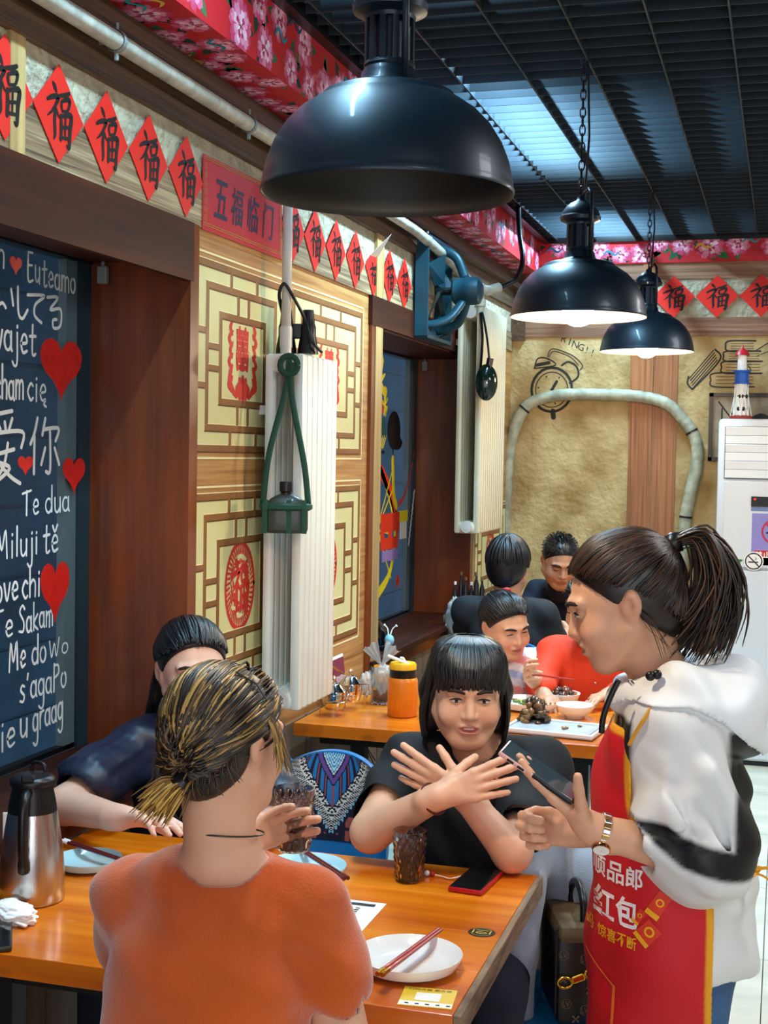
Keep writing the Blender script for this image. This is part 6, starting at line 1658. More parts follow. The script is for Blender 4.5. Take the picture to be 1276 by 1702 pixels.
v.cap(sR_, (.340, 2.93, .868), .072, .074, .03).cap(sL_, (.78, 3.07, .82), .07, .072, .03)
for k in range(6):                                                                # gathered folds running down the sleeve
    a = -.9 + k * .36; o = npv(math.sin(a) * .068, -.01, math.cos(a) * .066)
    v.cap(npv(*sR_) + o * .9, npv(.342, 2.925, .868) + o * 1.08, .012, .008, .016)
v.ripple(.009, (60, 50, 56), .4)
v.cap((.515, 3.18, .955), (.53, 3.13, 1.2), .060, .085, .01, 's').ell((.55, 3.10, .90), (.035, .06, .08), None, .01, 's')
v.cap((.337, 2.915, .86), (.322, 2.84, .83), .057, .06, .004, 's').cap((.785, 3.06, .81), (.79, 3.0, .8), .055, .055, .004, 's')
v.build('jacket', m_navy, t)
v = Vol(axis(.40, .64, .008), axis(3.06, 3.3, .008), axis(.74, 1.06, .008)); v.cap((.54, 3.135, .95), (.54, 3.115, .80), .055, .05, .02).cap((.515, 3.19, .98), (.515, 3.2, .88), .062, .07, .03)
v.cap((.515, 3.18, 1.0), (.53, 3.13, 1.2), .060, .085, .006, 's').build('inner_top', m_tee, t)
seated_legs(t, (.47, 3.25, .54), (.1, -1), m_trs, knee=.34)
cols = ['#0c0b0d', '#121116', '#17161b', '#1d1b20', '#08080a']
haircap(H, t, ('#0a090b', '#19171b'), low=-.105, k=1.03, side=.026)
mm = M(); P = []
for k in range(420):
    q = rng.uniform(-1, 1); st_ = hl(q, .008); x0 = q
    md = np.array((x0 * .085, -.02, .075 - abs(x0) * .05)); en = (x0 * .8 + (.2 if x0 > 0 else -.2), -.85, -.25 + rng.uniform(-.3, .2))
    kk = rng.uniform(1.01, 1.05); P.append(sweep(H, st_, md, 4, kk, kk)[:-1] + sweep(H, md, en, 5, kk, 1.03))
locks(mm, P, .0048, cols, 5, .45)
for k in range(90):                                                               # lengths falling behind the shoulders
    q = rng.uniform(-.9, .9); s0 = scalp(H, (q, -.75, -.1), 1.02)
    locks(mm, [[s0, s0 + H.R @ npv(q * .02, -.02, -.09), s0 + H.R @ npv(q * .035 + rng.uniform(-.01, .01), -.030, -.19), s0 + H.R @ npv(q * .03, -.02, -.26)]], .006, cols, 5)
mm.build('hair_strands', m_hair, t, smooth=True)

# ---- 3. person in black, arms crossed over the chest
t = thing('person', 'person in a black short-sleeved shirt crossing both forearms over the chest', 'person', (1.24, 3.26, 0))
H = Head((1.240, 3.125, 1.125), (.30, -.93, -.10), roll=.02, sc=1.04)
sR_, sL_, nk, pel, ch = (1.085, 3.18, .935), (1.405, 3.245, .930), (1.245, 3.20, .995), (1.235, 3.29, .54), (1.242, 3.23, .78)
eR, wR, eL, wL = (1.058, 2.955, .818), (1.238, 2.872, .938), (1.385, 2.975, .800), (1.275, 2.965, .918)
v = Vol(axis(.98, 1.50, .0095, ((1.10, 1.42, .0031),)), axis(2.82, 3.46, .0095, ((2.84, 3.02, .0031), (3.0, 3.24, .0031))), axis(.42, 1.27, .0095, ((.90, 1.02, .0031), (1.0, 1.27, .0031))))
H.face(v, smile=1.0, jaw=1.04, fat=.002); H.neck(v, nk, .054, .060)
torso(v, pel, ch, sL_, sR_, nk, .150, .10, -.008)
v.cap(sR_, eR, .052, .046, .02).cap(eR, wR, .046, .0285, .015).cap(sL_, eL, .052, .044, .02).cap(eL, wL, .045, .0285, .015)
hand(v, wR, (.86, .22, .30), (.05, 1, -.15), -1, curl=(.06, .05, .06, .10), spread=.09, thumb=(.5, .12), sc=1.04, k1=.5, k2=.4)
hand(v, wL, (-.86, -.10, .40), (.05, 1, .05), 1, curl=(.06, .04, .06, .12), spread=.10, thumb=(.55, .12), sc=1.04, k1=.5, k2=.4)
v.build('body', m_skin, t, lambda V: H.color(V, '#dda888', blush=.18))
H.details(t, eyes='narrow', teeth=1.0)
v = Vol(axis(.98, 1.52, .007), axis(3.0, 3.46, .007), axis(.42, 1.07, .007))
torso(v, pel, ch, sL_, sR_, nk, .165, .115, .007, .155, .06)
v.cap(sR_, (1.066, 3.015, .85), .067, .068, .03).cap(sL_, (1.392, 3.05, .845), .068, .068, .03)
v.ripple(.007, (44, 38, 42), 2.2)
v.cap((1.245, 3.185, .985), (1.25, 3.15, 1.2), .062, .08, .01, 's').cap((1.247, 3.115, .985), (1.25, 3.09, .915), .042, .008, .01, 's')
v.cap((1.064, 2.99, .84), (1.055, 2.94, .81), .054, .056, .004, 's').cap((1.39, 3.03, .833), (1.385, 2.96, .79), .054, .056, .004, 's')
v.build('shirt', m_tee, t)
seated_legs(t, (1.235, 3.27, .54), (.1, -1), m_trs, knee=.36)
def bob(v):
    for q in (-1, 1):
        v.cap(H.w((q * .052, -.030, .06)), H.w((q * .072, -.030, .0)), .042, .036, .02).cap(H.w((q * .072, -.030, .0)), H.w((q * .078, -.035, -.080)), .034, .026, .02)
    v.cap(H.w((-.05, -.085, -.02)), H.w((.05, -.085, -.02)), .045, .045, .03).cap(H.w((-.05, -.075, -.07)), H.w((.05, -.075, -.07)), .035, .035, .03)
haircap(H, t, ('#0b0a0b', '#1d1a1a'), low=-.125, k=1.04, side=.001, extra=bob)
mm = M(); P = []; cols = ['#0c0b0c', '#121011', '#191617', '#0a0909', '#201c1c']
for k in range(520):                                                              # sides and back fall from the parting
    a = rng.uniform(-PI * .62, PI * .62) + PI; q = math.sin(a); yb_ = math.cos(a)
    top = npv(q * .03, -.02 + yb_ * .02, .126 + rng.uniform(0, .004)); r_ = rng.uniform(.96, 1.03)
    mid = npv(q * .088 * r_, -.020 + yb_ * .107 * r_, .045); low_ = npv(q * .102 * r_, -.030 + yb_ * .098 * r_, -.05); end = npv(q * .094 * r_, -.026 + yb_ * .086 * r_, -.112 + rng.uniform(-.008, .012))
    P.append([H.w(p) for p in (top, (top + mid) / 2 + npv(q * .016, yb_ * .022, .020), mid, low_, end)])
for k in range(240):                                                              # fringe, thinner towards the ends
    q = rng.uniform(-1, 1); e_ = rng.uniform(.032, .050) - .02 * abs(q) ** 2
    P.append([H.w(p) for p in (npv(q * .03, -.01, .132), npv(q * .066, .046, .118), npv(q * .082, .086 - .034 * q * q, .082), npv(q * .078, .0945 - .036 * q * q, e_ + .016), npv(q * .080 + rng.uniform(-.004, .004), .094 - .038 * q * q, e_))])
locks(mm, P, .0042, cols, 5, .45)
mm.build('hair_strands', m_hair, t, smooth=True)
br = npv(*wR) * .93 + npv(*eR) * .07; d_ = npv(*wR) - npv(*eR); d_ /= np.linalg.norm(d_); a_ = np.cross(d_, (0, 0, 1)); a_ /= np.linalg.norm(a_); b_ = np.cross(a_, d_)
M().tube([br + (a_ * math.cos(q * PI / 12) + b_ * math.sin(q * PI / 12)) * .0355 for q in range(25)], .0030, 6, False).build('bracelet', mat('cord_red', '#5a1c14', .7), t)

# ---- 4. waitress
t = thing('person', 'standing person in a white hooded jacket and red apron holding a phone, brown ponytail', 'person', (1.79, 2.60, 0))
H = Head((1.662, 2.570, 1.418), (-.93, -.15, -.34), sc=1.05)
sL_, sR_, nk, pel, ch = (1.775, 2.475, 1.190), (1.755, 2.765, 1.20), (1.735, 2.595, 1.265), (1.80, 2.62, .80), (1.765, 2.62, 1.05)
eL, wL, eR, wR = (1.815, 2.44, .985), (1.640, 2.392, 1.030), (1.79, 2.76, .98), (1.590, 2.525, .985)
v = Vol(axis(1.40, 1.96, .011, ((1.44, 1.66, .0034), (1.55, 1.80, .0034))), axis(2.30, 2.88, .011, ((2.33, 2.68, .0034),)), axis(.70, 1.54, .011, ((.95, 1.16, .0034), (1.27, 1.54, .0034))))
H.face(v, smile=1.0, jaw=.98); H.neck(v, nk, .050, .056)
torso(v, pel, ch, sL_, sR_, nk, .14, .10, -.008)
v.cap(sL_, eL, .05, .043, .02).cap(eL, wL, .043, .0275, .015).cap(sR_, eR, .05, .043, .02).cap(eR, wR, .041, .027, .015)
hand(v, wL, (-.80, .04, .56), (.50, .22, .82), 1, curl=(.10, .12, .16, .20), thumb=(.62, .15), spread=.05, tdir=(-.15, -.50, .95))
hand(v, wR, (-.92, -.25, .06), (.25, -.96, .1), -1, curl=(1.05, 1.1, 1.15, 1.2), thumb=(.35, .35), spread=.05, k1=.7, k2=.5)
v.build('body', m_skin, t, lambda V: H.color(V, '#d9a585', blush=.2))
H.details(t, eyes='narrow', teeth=1.0)
def wtorso(v, infl=0.):
    v.ell((1.760, 2.615, 1.06), (.135 + infl, .175 + infl, .185 + infl), None, 0)
    v.ell((1.775, 2.615, .92), (.140 + infl, .180 + infl, .22), None, .05)
    v.ell((1.785, 2.615, .77), (.142 + infl, .178 + infl, .16), None, .05)
wax = (axis(1.56, 1.99, .0048), axis(2.29, 2.90, .0048), axis(.28, 1.40, .0048))
v = Vol(*wax); wtorso(v); v.cap((1.745, 2.50, 1.17), (1.745, 2.74, 1.17), .068, .068, .05)
bv_ = Vol(*wax); bv_.F = v.F.copy(); bv_.cap((1.762, 2.605, .80), (1.760, 2.60, .30), .132, .138, .06).ripple(.006, (24, 34, 6), 2.)
v.half((0, 0, .745), (0, 0, 1), .004)
v.cap(sL_, sR_, .068, .068, .05)
for s in (sL_, sR_): v.cap((1.74, 2.60, 1.25), s, .05, .06, .05)
v.cap(sL_, (1.822, 2.440, 1.005), .080, .088, .03).cap((1.825, 2.438, 1.0), (1.745, 2.412, 1.020), .086, .058, .04).ell((1.84, 2.44, 1.0), (.075, .07, .085), None, .04)
v.cap(sR_, eR, .07, .08, .03).cap(eR, (1.68, 2.63, .99), .075, .055, .03)
# hood and collar
v.cap((1.665, 2.535, 1.235), (1.775, 2.495, 1.275), .024, .034, .03).cap((1.665, 2.655, 1.235), (1.775, 2.705, 1.275), .024, .034, .03)
v.cap((1.775, 2.495, 1.270), (1.865, 2.60, 1.255), .038, .052, .03).cap((1.775, 2.705, 1.270), (1.865, 2.60, 1.255), .038, .052, .03)
v.ell((1.870, 2.60, 1.215), (.055, .125, .075), None, .03)
v.cap((1.865, 2.53, 1.19), (1.895, 2.60, 1.165), .025, .022, .03)
for a, b in (((1.80, 2.375, 1.10), (1.83, 2.355, 1.0)), ((1.77, 2.40, 1.16), (1.79, 2.36, 1.06)), ((1.75, 2.355, 1.02), (1.85, 2.36, .955)), ((1.84, 2.40, 1.15), (1.89, 2.42, 1.05))): v.cap(a, b, .012, .008, .028)
for a, b in (((1.78, 2.365, 1.12), (1.81, 2.355, 1.045)), ((1.745, 2.36, 1.05), (1.83, 2.345, 1.035)), ((1.85, 2.37, 1.10), (1.87, 2.38, 1.02))): v.cap(a, b, .007, .005, .022, 's')
v.ripple(.0085, (44, 36, 40), .9)
v.cap((1.735, 2.595, 1.235), (1.715, 2.585, 1.40), .064, .092, .01, 's').cap((1.665, 2.59, 1.26), (1.62, 2.58, 1.16), .034, .02, .01, 's')
v.cap((1.725, 2.408, 1.006), (1.66, 2.398, 1.02), .050, .050, .004, 's')
def jcol(V):
    x, y, z = V.T; sm = lambda d: np.clip(.5 + d / .009, 0, 1)                     # soft edge of a panel, d > 0 inside
    arm = np.minimum(2.49 - y, x - 1.70)
    s_ = z + .25 * (x - 1.82) - .5 * np.maximum(0, 1.80 - x)
    band_ = np.minimum.reduce([arm, s_ - .985, 1.035 - s_, x - 1.715, 1.06 - z])
    back = np.minimum.reduce([x - 1.868, z - .985, 1.205 - z, 2.66 - y, np.maximum(x - 1.885, y - 2.46)])
    front = np.minimum.reduce([1.735 - x, 2.53 - y, 1.215 - z, z - .95, np.maximum(-arm, y - 2.455)])
    m = sm(np.maximum(np.maximum(band_, back), front))[:, None]
    return np.array(lin('#dcdedf'))[None] * (1 - m) + np.array(lin('#0c0d12'))[None] * m
xg, yg, zg = v.ax[0][:, None, None], v.ax[1][None, :, None], v.ax[2][None, None, :]
hv = Vol(*wax); hv.F = np.maximum(v.F - .007, -(v.F + .02))
hv.F = np.maximum(hv.F, (1.252 - 5.6 * np.maximum(0, xg - 1.785) ** 2 - .45 * np.maximum(0, 1.70 - xg) - zg + 0 * yg).astype(np.float32))
jk = v.build('jacket', m_jacket, t, jcol)
hv.build('hood', mat('hood_nylon', '#e2e6ea', .5, bump=.12, bscale=24), t)
# apron over the front, tied behind
def xb(z): return 1.700 + .152 / (1 + np.exp((z - .985) / .022)) - .0 * z
v = Vol(*wax); v.F = np.maximum(bv_.F - .0135, -(bv_.F - .004))
v.F = np.maximum(v.F, ((xg - xb(zg)) * .8 + 0 * yg).astype(np.float32)); v.half((1.70, 0, 1.195), (-.15, 0, -1)).half((0, 0, .30), (0, 0, 1))
def acol(V):
    x, y, z = V.T; e = np.maximum(x - xb(z) + .0125, z + .15 * (x - 1.70) - 1.195 + .0115); m = np.clip(.5 + e / .004, 0, 1)[:, None]
    return np.array(lin('#c8101c'))[None] * (1 - m) + np.array(lin('#e8a01c'))[None] * m
ap = v.build('apron', m_apron, t, acol)
from mathutils.bvhtree import BVHTree
def drape(mm, obj, n=(.10, -.99, 0), off=.0022):
    """press flat lettering onto an object's surface along -n"""
    n = Vector(n).normalized(); w0 = wloc(obj)
    bv = BVHTree.FromPolygons([vv.co + w0 for vv in obj.data.vertices], [tuple(p.vertices) for p in obj.data.polygons])
    out = []; hit = []
    for p in mm.v:
        h = bv.ray_cast(Vector(p) + n * .4, -n)
        out.append(tuple(h[0] + n * off) if h[0] is not None else tuple(p)); hit.append(h[0] is not None)
    keep = [i for i, f in enumerate(mm.f) if all(hit[j] for j in f)]
    mm.v = out; mm.f = [mm.f[i] for i in keep]; mm.c = [mm.c[i] for i in keep]; return mm
AU = Vector((.959, .284, 0)); AO = Vector((1.69, 2.44, 0))
def aw(u, z): return AO + AU * u + Z * z
m_wl = mat('white_lettering', '#f2e6e8', .6); m_yl = mat('yellow_lettering', '#f0a81c', .6); m_env = mat('envelope_red', '#d8381c', .6)
def adrape(mm, name, mt_, off=.0022):
    drape(mm, ap, off=off)
    if mm.f: return mm.build(name, mt_, t)
def on_jacket(pts, r, n=6, flat=1.):
    q = M(); q.v = [tuple(AO + AU * u + Z * z) for u, z in pts]; drape(q, jk, off=r * .6); return bez(q.v, 5)
M().tube(on_jacket([(-.016, 1.292), (-.030, 1.262), (-.042, 1.226), (-.045, 1.196)], .006), .0055, 6).build('zip', m_black, t, smooth=True)
M().tube(on_jacket([(.002, 1.292), (.010, 1.284)], .004), .004, 8).build('snap_button', m_chrome, t, smooth=True)
tp = on_jacket([(.040, 1.300), (.052, 1.303)], .008)
M().sphere(tp[0], (.009, .009, .009)).build('cord_toggle', m_black, t, smooth=True); M().sphere(tp[-1], (.009, .009, .009)).build('cord_toggle', m_black, t, smooth=True)
M().tube(on_jacket([(.006, 1.178), (.018, 1.205), (.034, 1.235), (.050, 1.262)], .005), .0055, 6, flat=.6).build('neck_strap', mat('strap_yellow', '#d89a30', .6), t, smooth=True)
for chs, u0, du, z_, w_, h_, bo, mt_ in (('顺品郎', -.048, .034, .936, .031, .040, .02, m_wl), ('抽红包', -.078, .043, .870, .041, .054, .025, m_wl), ('扫码惊喜不断', -.080, .0185, .818, .017, .023, .015, m_yl)):
    for i, ch_ in enumerate(chs): adrape(text(M(), ch_, aw(u0 + du * i + (.006 if len(chs) > 4 and i > 1 else 0), z_), AU, Z, w_, h_, bold=bo), 'apron_character', mt_)
for (u, z, r, w_, h_) in ((.064, .895, -.55, .026, .050), (.030, .868, -.6, .014, .030), (.046, .842, -.75, .032, .042)):
    cu, su = math.cos(r), math.sin(r); pu = AU * cu + Z * su; pv = -AU * su + Z * cu
    def rect(mm, a, b, c_, d_2):
        for i in range(3):
            for j in range(3):
                fx = lambda k: a + (b - a) * k / 3; fy = lambda k: c_ + (d_2 - c_) * k / 3
                mm.poly([aw(u, z) + pu * p + pv * q for p, q in ((fx(i), fy(j)), (fx(i + 1), fy(j)), (fx(i + 1), fy(j + 1)), (fx(i), fy(j + 1)))])
        return mm
    adrape(rect(M(), -w_ / 2, w_ / 2, -h_ / 2, h_ / 2), 'envelope_print', m_env)
    mm = M(); rect(mm, -w_ / 2, w_ / 2, -h_ / 2, -h_ / 2 + h_ * .2)
    for q in range(12):
        a0, a1 = 2 * PI * q / 12, 2 * PI * (q + 1) / 12
        mm.poly([aw(u, z) + pu * (w_ * r_ * math.cos(a)) + pv * (w_ * r_ * math.sin(a) + h_ * .12) for r_, a in ((.18, a0), (.30, a0), (.30, a1), (.18, a1))])
    adrape(mm, 'envelope_print', m_yl, .003)
mm = M(); mm.stroke([(-.085, .775), (-.05, .748), (-.012, .722)], .004, AO, AU, Z); mm.stroke([(-.012, .722), (-.014, .66), (-.02, .55)], .005, AO, AU, Z); adrape(mm, 'pocket_trim', mat('pocket_piping', '#f0702c', .6))
mm = M(); mm.tube(bez([(1.845, 2.49, .93), (1.90, 2.50, .935), (1.925, 2.55, .945)]), .008, 6, flat=.4); mm.tube(bez([(1.915, 2.53, .945), (1.95, 2.53, .95), (1.975, 2.54, .915)]), .007, 6, flat=.4); mm.tube(bez([(1.915, 2.53, .94), (1.945, 2.53, .925), (1.955, 2.54, .86)]), .005, 6, flat=.4)
mm.build('apron_tie', m_yl, t, smooth=True)
# jeans, shoes
v = Vol(axis(1.62, 1.98, .012), axis(2.40, 2.84, .012), axis(.05, .90, .012))
v.ell((1.79, 2.615, .78), (.115, .145, .10), None, 0)
for s in (-1, 1): v.cap((1.805, 2.615 + s * .08, .78), (1.795, 2.615 + s * .085, .45), .088, .062, .03).cap((1.795, 2.615 + s * .085, .45), (1.82, 2.615 + s * .09, .08), .06, .046, .02)
v.half((0, 0, .06), (0, 0, 1)).build('jeans', m_jean, t)
for s in (-1, 1):
    w_ = Vol(axis(1.60, 1.92, .01), axis(2.62 + s * .09 - .07, 2.62 + s * .09 + .06, .01), axis(-.01, .12, .01))
    w_.cap((1.85, 2.615 + s * .09, .04), (1.70, 2.615 + s * .09, .034), .042, .036, .01).half((0, 0, .002), (0, 0, 1)).build('shoe', m_paperw, t)
cols = ['#17100d', '#22160f', '#2e1d13', '#3c2617', '#120d0b', '#4a2f1c']
haircap(H, t, ('#150f0c', '#2a1a11'), low=-.072, k=1.02, side=.028)
tieL = npv(0, -.098, .062); mm = M(); P = []
for k in range(820):
    st_ = hl(rng.uniform(-1, 1), .008)
    if k % 5 < 2: st_ = nape()
    kk = rng.uniform(1.0, 1.05); P.append(sweep(H, st_, tieL - npv(0, -.018, .030) + npv(rng.uniform(-.01, .01), 0, rng.uniform(-.01, .01)), 6, kk, 1.03))
locks(mm, P, .0044, cols, 5, .45)
for k in range(10): 
    s0 = scalp(H, (-.8, .0, -.35), 1.0)
    locks(mm, [[s0, s0 + H.R @ npv(-.006, -.02 + rng.uniform(-.01, .01), -.05), s0 + H.R @ npv(0, -.03 + rng.uniform(-.02, .02), -.11)]], .0009, cols, 4)
mm.build('hair_strands', m_hair, t, smooth=True)
T0 = H.w((0, -.118, .072)); mm = M(); tail = []
for k in range(330):
    d = npv(rng.gauss(0, .017), rng.gauss(0, .02), rng.gauss(0, .012)); l = rng.uniform(.85, 1.08); q = rng.uniform(-.35, 1.0)
    e1 = npv(.050 + .01 * q, .012, .012); e2 = npv(.082 + .012 * q, .022, -.055); e3 = npv(.072 + .03 * q, .022, -.13); e4 = npv(.028 + .062 * q, .012, -.205 + .02 * abs(q - .3))
    tail.append([T0 + d * .25, T0 + e1 + d * .6, T0 + e2 + d * 1.0, T0 + e3 * l + d * 1.25, T0 + e4 * l + d * 1.35])
locks(mm, tail, .0048, cols + ['#5a3a22', '#4a2f1c'], 5, .5, (.8, 1, 1, .9, .25)); mm.build('ponytail', m_hair, t, smooth=True)
dT = Vector((1, .1, .3)).normalized(); T0v = Vector(T0)
M().tube([T0v - dT * .012, T0v, T0v + dT * .016], [.017, .021, .018], 14).build('hair_tie', m_black, t, smooth=True)
# watch
wp = npv(*wL) + .10 * (npv(*eL) - npv(*wL)); d_ = npv(*wL) - npv(*eL); d_ /= np.linalg.norm(d_); a_ = np.cross(d_, (0, 0, 1)); a_ /= np.linalg.norm(a_); b_ = np.cross(a_, d_)
if a_[1] > 0: a_, b_ = -a_, -b_ * -1
mm = M()
for q in range(22):
    an = 2 * PI * q / 22; c_ = wp + (a_ * math.cos(an) + b_ * math.sin(an)) * .0325
    Rm = Matrix([list(r) for r in np.stack([d_, a_ * math.cos(an) + b_ * math.sin(an), -a_ * math.sin(an) + b_ * math.cos(an)], 1)])
    mm.color('#d8d8da' if q % 2 else '#d8b27a'); mm.bbox(c_, (.014, .004, .008), Rm, .0012)
mm.build('watch_bracelet', mat('watch_metal', rough=.2, metal=1., vcol=True), t)
an = -.75; nrm = a_ * math.cos(an) + b_ * math.sin(an); Rm = Matrix([list(r) for r in np.stack([d_, np.cross(nrm, d_), nrm], 1)])
M().lathe([(.001, 0), (.0165, 0), (.0175, .003), (.016, .008), (.0145, .0085)], wp + nrm * .031, 24, Rm).build('watch_case', mat('rose_gold', '#d89a6c', .2, 1.), t, smooth=True, angle=40)
M().lathe([(.001, .0083), (.0146, .0083), (.0146, .0080)], wp + nrm * .031, 24, Rm).build('watch_dial', m_cer, t)

# ---- 5. smiling woman at the second table
t = thing('person', 'smiling person with a red hair bow eating with chopsticks at the second table', 'person', (.87, 5.45, 0))
H = Head((.910, 5.240, 1.020), (.68, -.68, -.30), roll=-.12, sc=1.06)
sR_, sL_, nk, pel, ch = (.735, 5.31, .845), (1.02, 5.37, .845), (.875, 5.31, .90), (.86, 5.46, .53), (.87, 5.37, .72)
v = Vol(axis(.66, 1.16, .012, ((.80, 1.02, .0042),)), axis(4.86, 5.6, .012, ((4.94, 5.10, .004), (5.12, 5.36, .0042))), axis(.42, 1.15, .012, ((.79, .93, .0042), (.88, 1.15, .0042))))
H.face(v, smile=.8, fat=.002); H.neck(v, nk); torso(v, pel, ch, sL_, sR_, nk, .14, .10, -.008)
v.cap(sR_, (.72, 5.14, .80), .048, .04, .02).cap((.72, 5.14, .80), (.82, 5.0, .80), .038, .027, .015); hand(v, (.82, 5.0, .80), (.7, -.6, 0), (0, 0, -1), 1)
v.cap(sL_, (1.06, 5.20, .80), .048, .042, .02).cap((1.06, 5.20, .80), (1.055, 5.06, .845), .04, .028, .015)
hand(v, (1.055, 5.065, .845), (-.15, -.75, .35), (.95, -.1, .1), -1, curl=(.5, .55, .75, .85), thumb=(.5, .3), spread=.05)
v.build('body', m_skin, t, lambda V: H.color(V, '#dba888', blush=.25)); H.details(t, eyes='shut', teeth=.8)
v = Vol(axis(.64, 1.16, .006), axis(5.08, 5.6, .006), axis(.42, .96, .006)); torso(v, pel, ch, sL_, sR_, nk, .155, .112, .006)
v.cap(sR_, (.725, 5.18, .81), .062, .06, .03).cap(sL_, (1.06, 5.22, .81), .062, .06, .03); v.ripple(.004)
v.cap((.88, 5.29, .90), (.89, 5.26, 1.05), .06, .08, .01, 's').cap((1.06, 5.19, .80), (1.06, 5.1, .83), .05, .05, .004, 's').cap((.72, 5.13, .8), (.78, 5.06, .8), .05, .05, .004, 's')
def scol(V):
    k = np.floor((V[:, 2] + .25 * V[:, 0]) / .030).astype(int) % 4; pal = np.array([lin(q) for q in ('#e8e4e6', '#e8908a', '#d8d4e0', '#a8b4dc')]); return pal[k]
v.build('striped_shirt', m_stripe, t, scol); seated_legs(t, (.86, 5.45, .535), (0, -1), m_trs)
cols = ['#0d0c0e', '#151317', '#1c1a1d', '#0a0909']; haircap(H, t, ('#0b0a0c', '#1a181a'), low=-.075, k=1.02, side=.022, h=.005)
mm = M(); P = []
for k in range(320):
    st_ = hl(rng.uniform(-1, 1), .008); kk = rng.uniform(1.01, 1.05)
    P.append(sweep(H, st_, (-.1 + rng.uniform(-.05, .05), -.95, .05 + rng.uniform(-.1, .1)), 6, kk, 1.03))
locks(mm, P, .006, cols, 5, .45)
for k in range(60):
    s0 = scalp(H, (-.1, -.95, .0), 1.03); q = rng.uniform(-1, 1); locks(mm, [[s0, s0 + H.R @ npv(q * .02 - .01, -.03, -.04), s0 + H.R @ npv(q * .03 - .02, -.035, -.13)]], .005, cols, 5)
mm.build('hair_strands', m_hair, t, smooth=True)
B0 = scalp(H, (-.35, -.72, .52), 1.10); mm = M()
for s in (-1, 1): mm.sphere(B0 + npv(s * .016, 0, s * .008), (.018, .010, .012), 10, 8); mm.tube([B0, B0 + npv(s * .012 - .01, 0, -.035)], .005, 6, flat=.4)
mm.sphere(B0, .009, 8, 6).build('red_bow', mat('bow_red', '#b01828', .6), t, smooth=True)

# ---- 6. person in orange-red, half hidden behind the waitress
t = thing('person', 'person in an orange-red shirt at the second table, half hidden behind the standing person', 'person', (1.25, 5.45, 0))
H = Head((1.235, 5.285, 1.105), (-.55, -.80, -.22), sc=1.05)
sR_, sL_, nk, pel, ch = (1.085, 5.37, .90), (1.40, 5.41, .90), (1.235, 5.36, .965), (1.25, 5.46, .53), (1.245, 5.40, .75)
v = Vol(axis(1.0, 1.5, .012, ((1.12, 1.35, .0045),)), axis(4.9, 5.62, .012, ((5.16, 5.42, .0045),)), axis(.42, 1.24, .012, ((.97, 1.24, .0045),)))
H.face(v, smile=.4); H.neck(v, nk); torso(v, pel, ch, sL_, sR_, nk, .15, .10, -.008)
v.cap(sR_, (1.06, 5.22, .80), .05, .042, .02).cap((1.06, 5.22, .80), (1.10, 5.05, .79), .04, .028, .015); hand(v, (1.10, 5.05, .79), (.5, -.8, -.05), (0, 0, -1), 1, sc=.95)
v.cap(sL_, (1.44, 5.24, .80), .05, .042, .02).cap((1.44, 5.24, .80), (1.34, 5.10, .80), .04, .028, .015); hand(v, (1.34, 5.10, .80), (-.5, -.8, -.05), (0, 0, -1), -1, sc=.95)
v.build('body', m_skin, t, lambda V: H.color(V, '#c89878')); H.details(t, eyes='down')
v = Vol(axis(.98, 1.54, .009), axis(5.02, 5.6, .009), axis(.42, 1.04, .009)); torso(v, pel, ch, sL_, sR_, nk, .168, .118, .006, sh=.06)
v.cap(sR_, (1.06, 5.22, .805), .066, .06, .03).cap((1.06, 5.22, .805), (1.092, 5.10, .80), .056, .046, .03).cap(sL_, (1.44, 5.24, .805), .066, .06, .03).cap((1.44, 5.24, .805), (1.36, 5.13, .80), .056, .046, .03)
v.ripple(.006); v.cap((1.235, 5.345, .96), (1.23, 5.32, 1.1), .058, .08, .008, 's')
v.build('shirt', m_redor, t)
mm = M()
for k in range(4): mm.sphere((1.262, 5.262 + .012 * k, .88 - .07 * k), (.006, .004, .006), 10, 6)
mm.build('shirt_buttons', m_chrome, t, smooth=True)
seated_legs(t, (1.25, 5.45, .535), (0, -1), mat('blue_jeans', '#2458b0', .8, bump=.2, bscale=200), kz=.53)
haircap(H, t, ('#141012', '#241c1a'), low=-.07, k=1.02, side=.024, h=.006)
mm = M(); P = []
for k in range(240):
    kk = rng.uniform(1.01, 1.05); st_ = hl(rng.uniform(-1, 1), .008); P.append(sweep(H, st_, (st_[0] * 6, -.8, -.25 + rng.uniform(-.25, .2)), 6, kk, 1.03))
locks(mm, P, .006, ['#141012', '#1c1614', '#0f0c0d'], 5, .45); mm.build('hair_strands', m_hair, t, smooth=True)

# ---- 7. man in a black t-shirt with his back to us
t = thing('person', 'person in a black t-shirt seen from behind, black bowl-cut hair, at the far table', 'person', (.76, 6.05, 0))
H = Head((.768, 6.005, 1.190), (.10, .98, -.12), sc=1.08)
sL_, sR_, nk, pel, ch = (.585, 5.985, .975), (.925, 6.02, .975), (.765, 5.985, 1.04), (.76, 5.98, .535), (.762, 5.985, .82)
v = Vol(axis(.46, 1.06, .012, ((.66, .88, .0045),)), axis(5.8, 6.62, .012, ((5.90, 6.14, .0045),)), axis(.42, 1.32, .012, ((1.04, 1.32, .0045),)))
H.face(v); H.neck(v, nk, .055, .062); torso(v, pel, ch, sL_, sR_, nk, .16, .105, -.008)
v.cap(sR_, (.955, 6.20, .815), .052, .045, .02).cap((.955, 6.20, .815), (.985, 6.43, .85), .043, .03, .015); hand(v, (.985, 6.43, .85), (-.2, .9, .1), (-.9, 0, -.3), -1, sc=1.05)
v.cap(sL_, (.56, 6.18, .80), .052, .045, .02).cap((.56, 6.18, .80), (.64, 6.42, .80), .043, .03, .015); hand(v, (.64, 6.42, .80), (.3, .9, 0), (0, 0, -1), -1, sc=1.05)
v.build('body', m_skin, t, lambda V: H.color(V, '#c89474')); H.details(t)
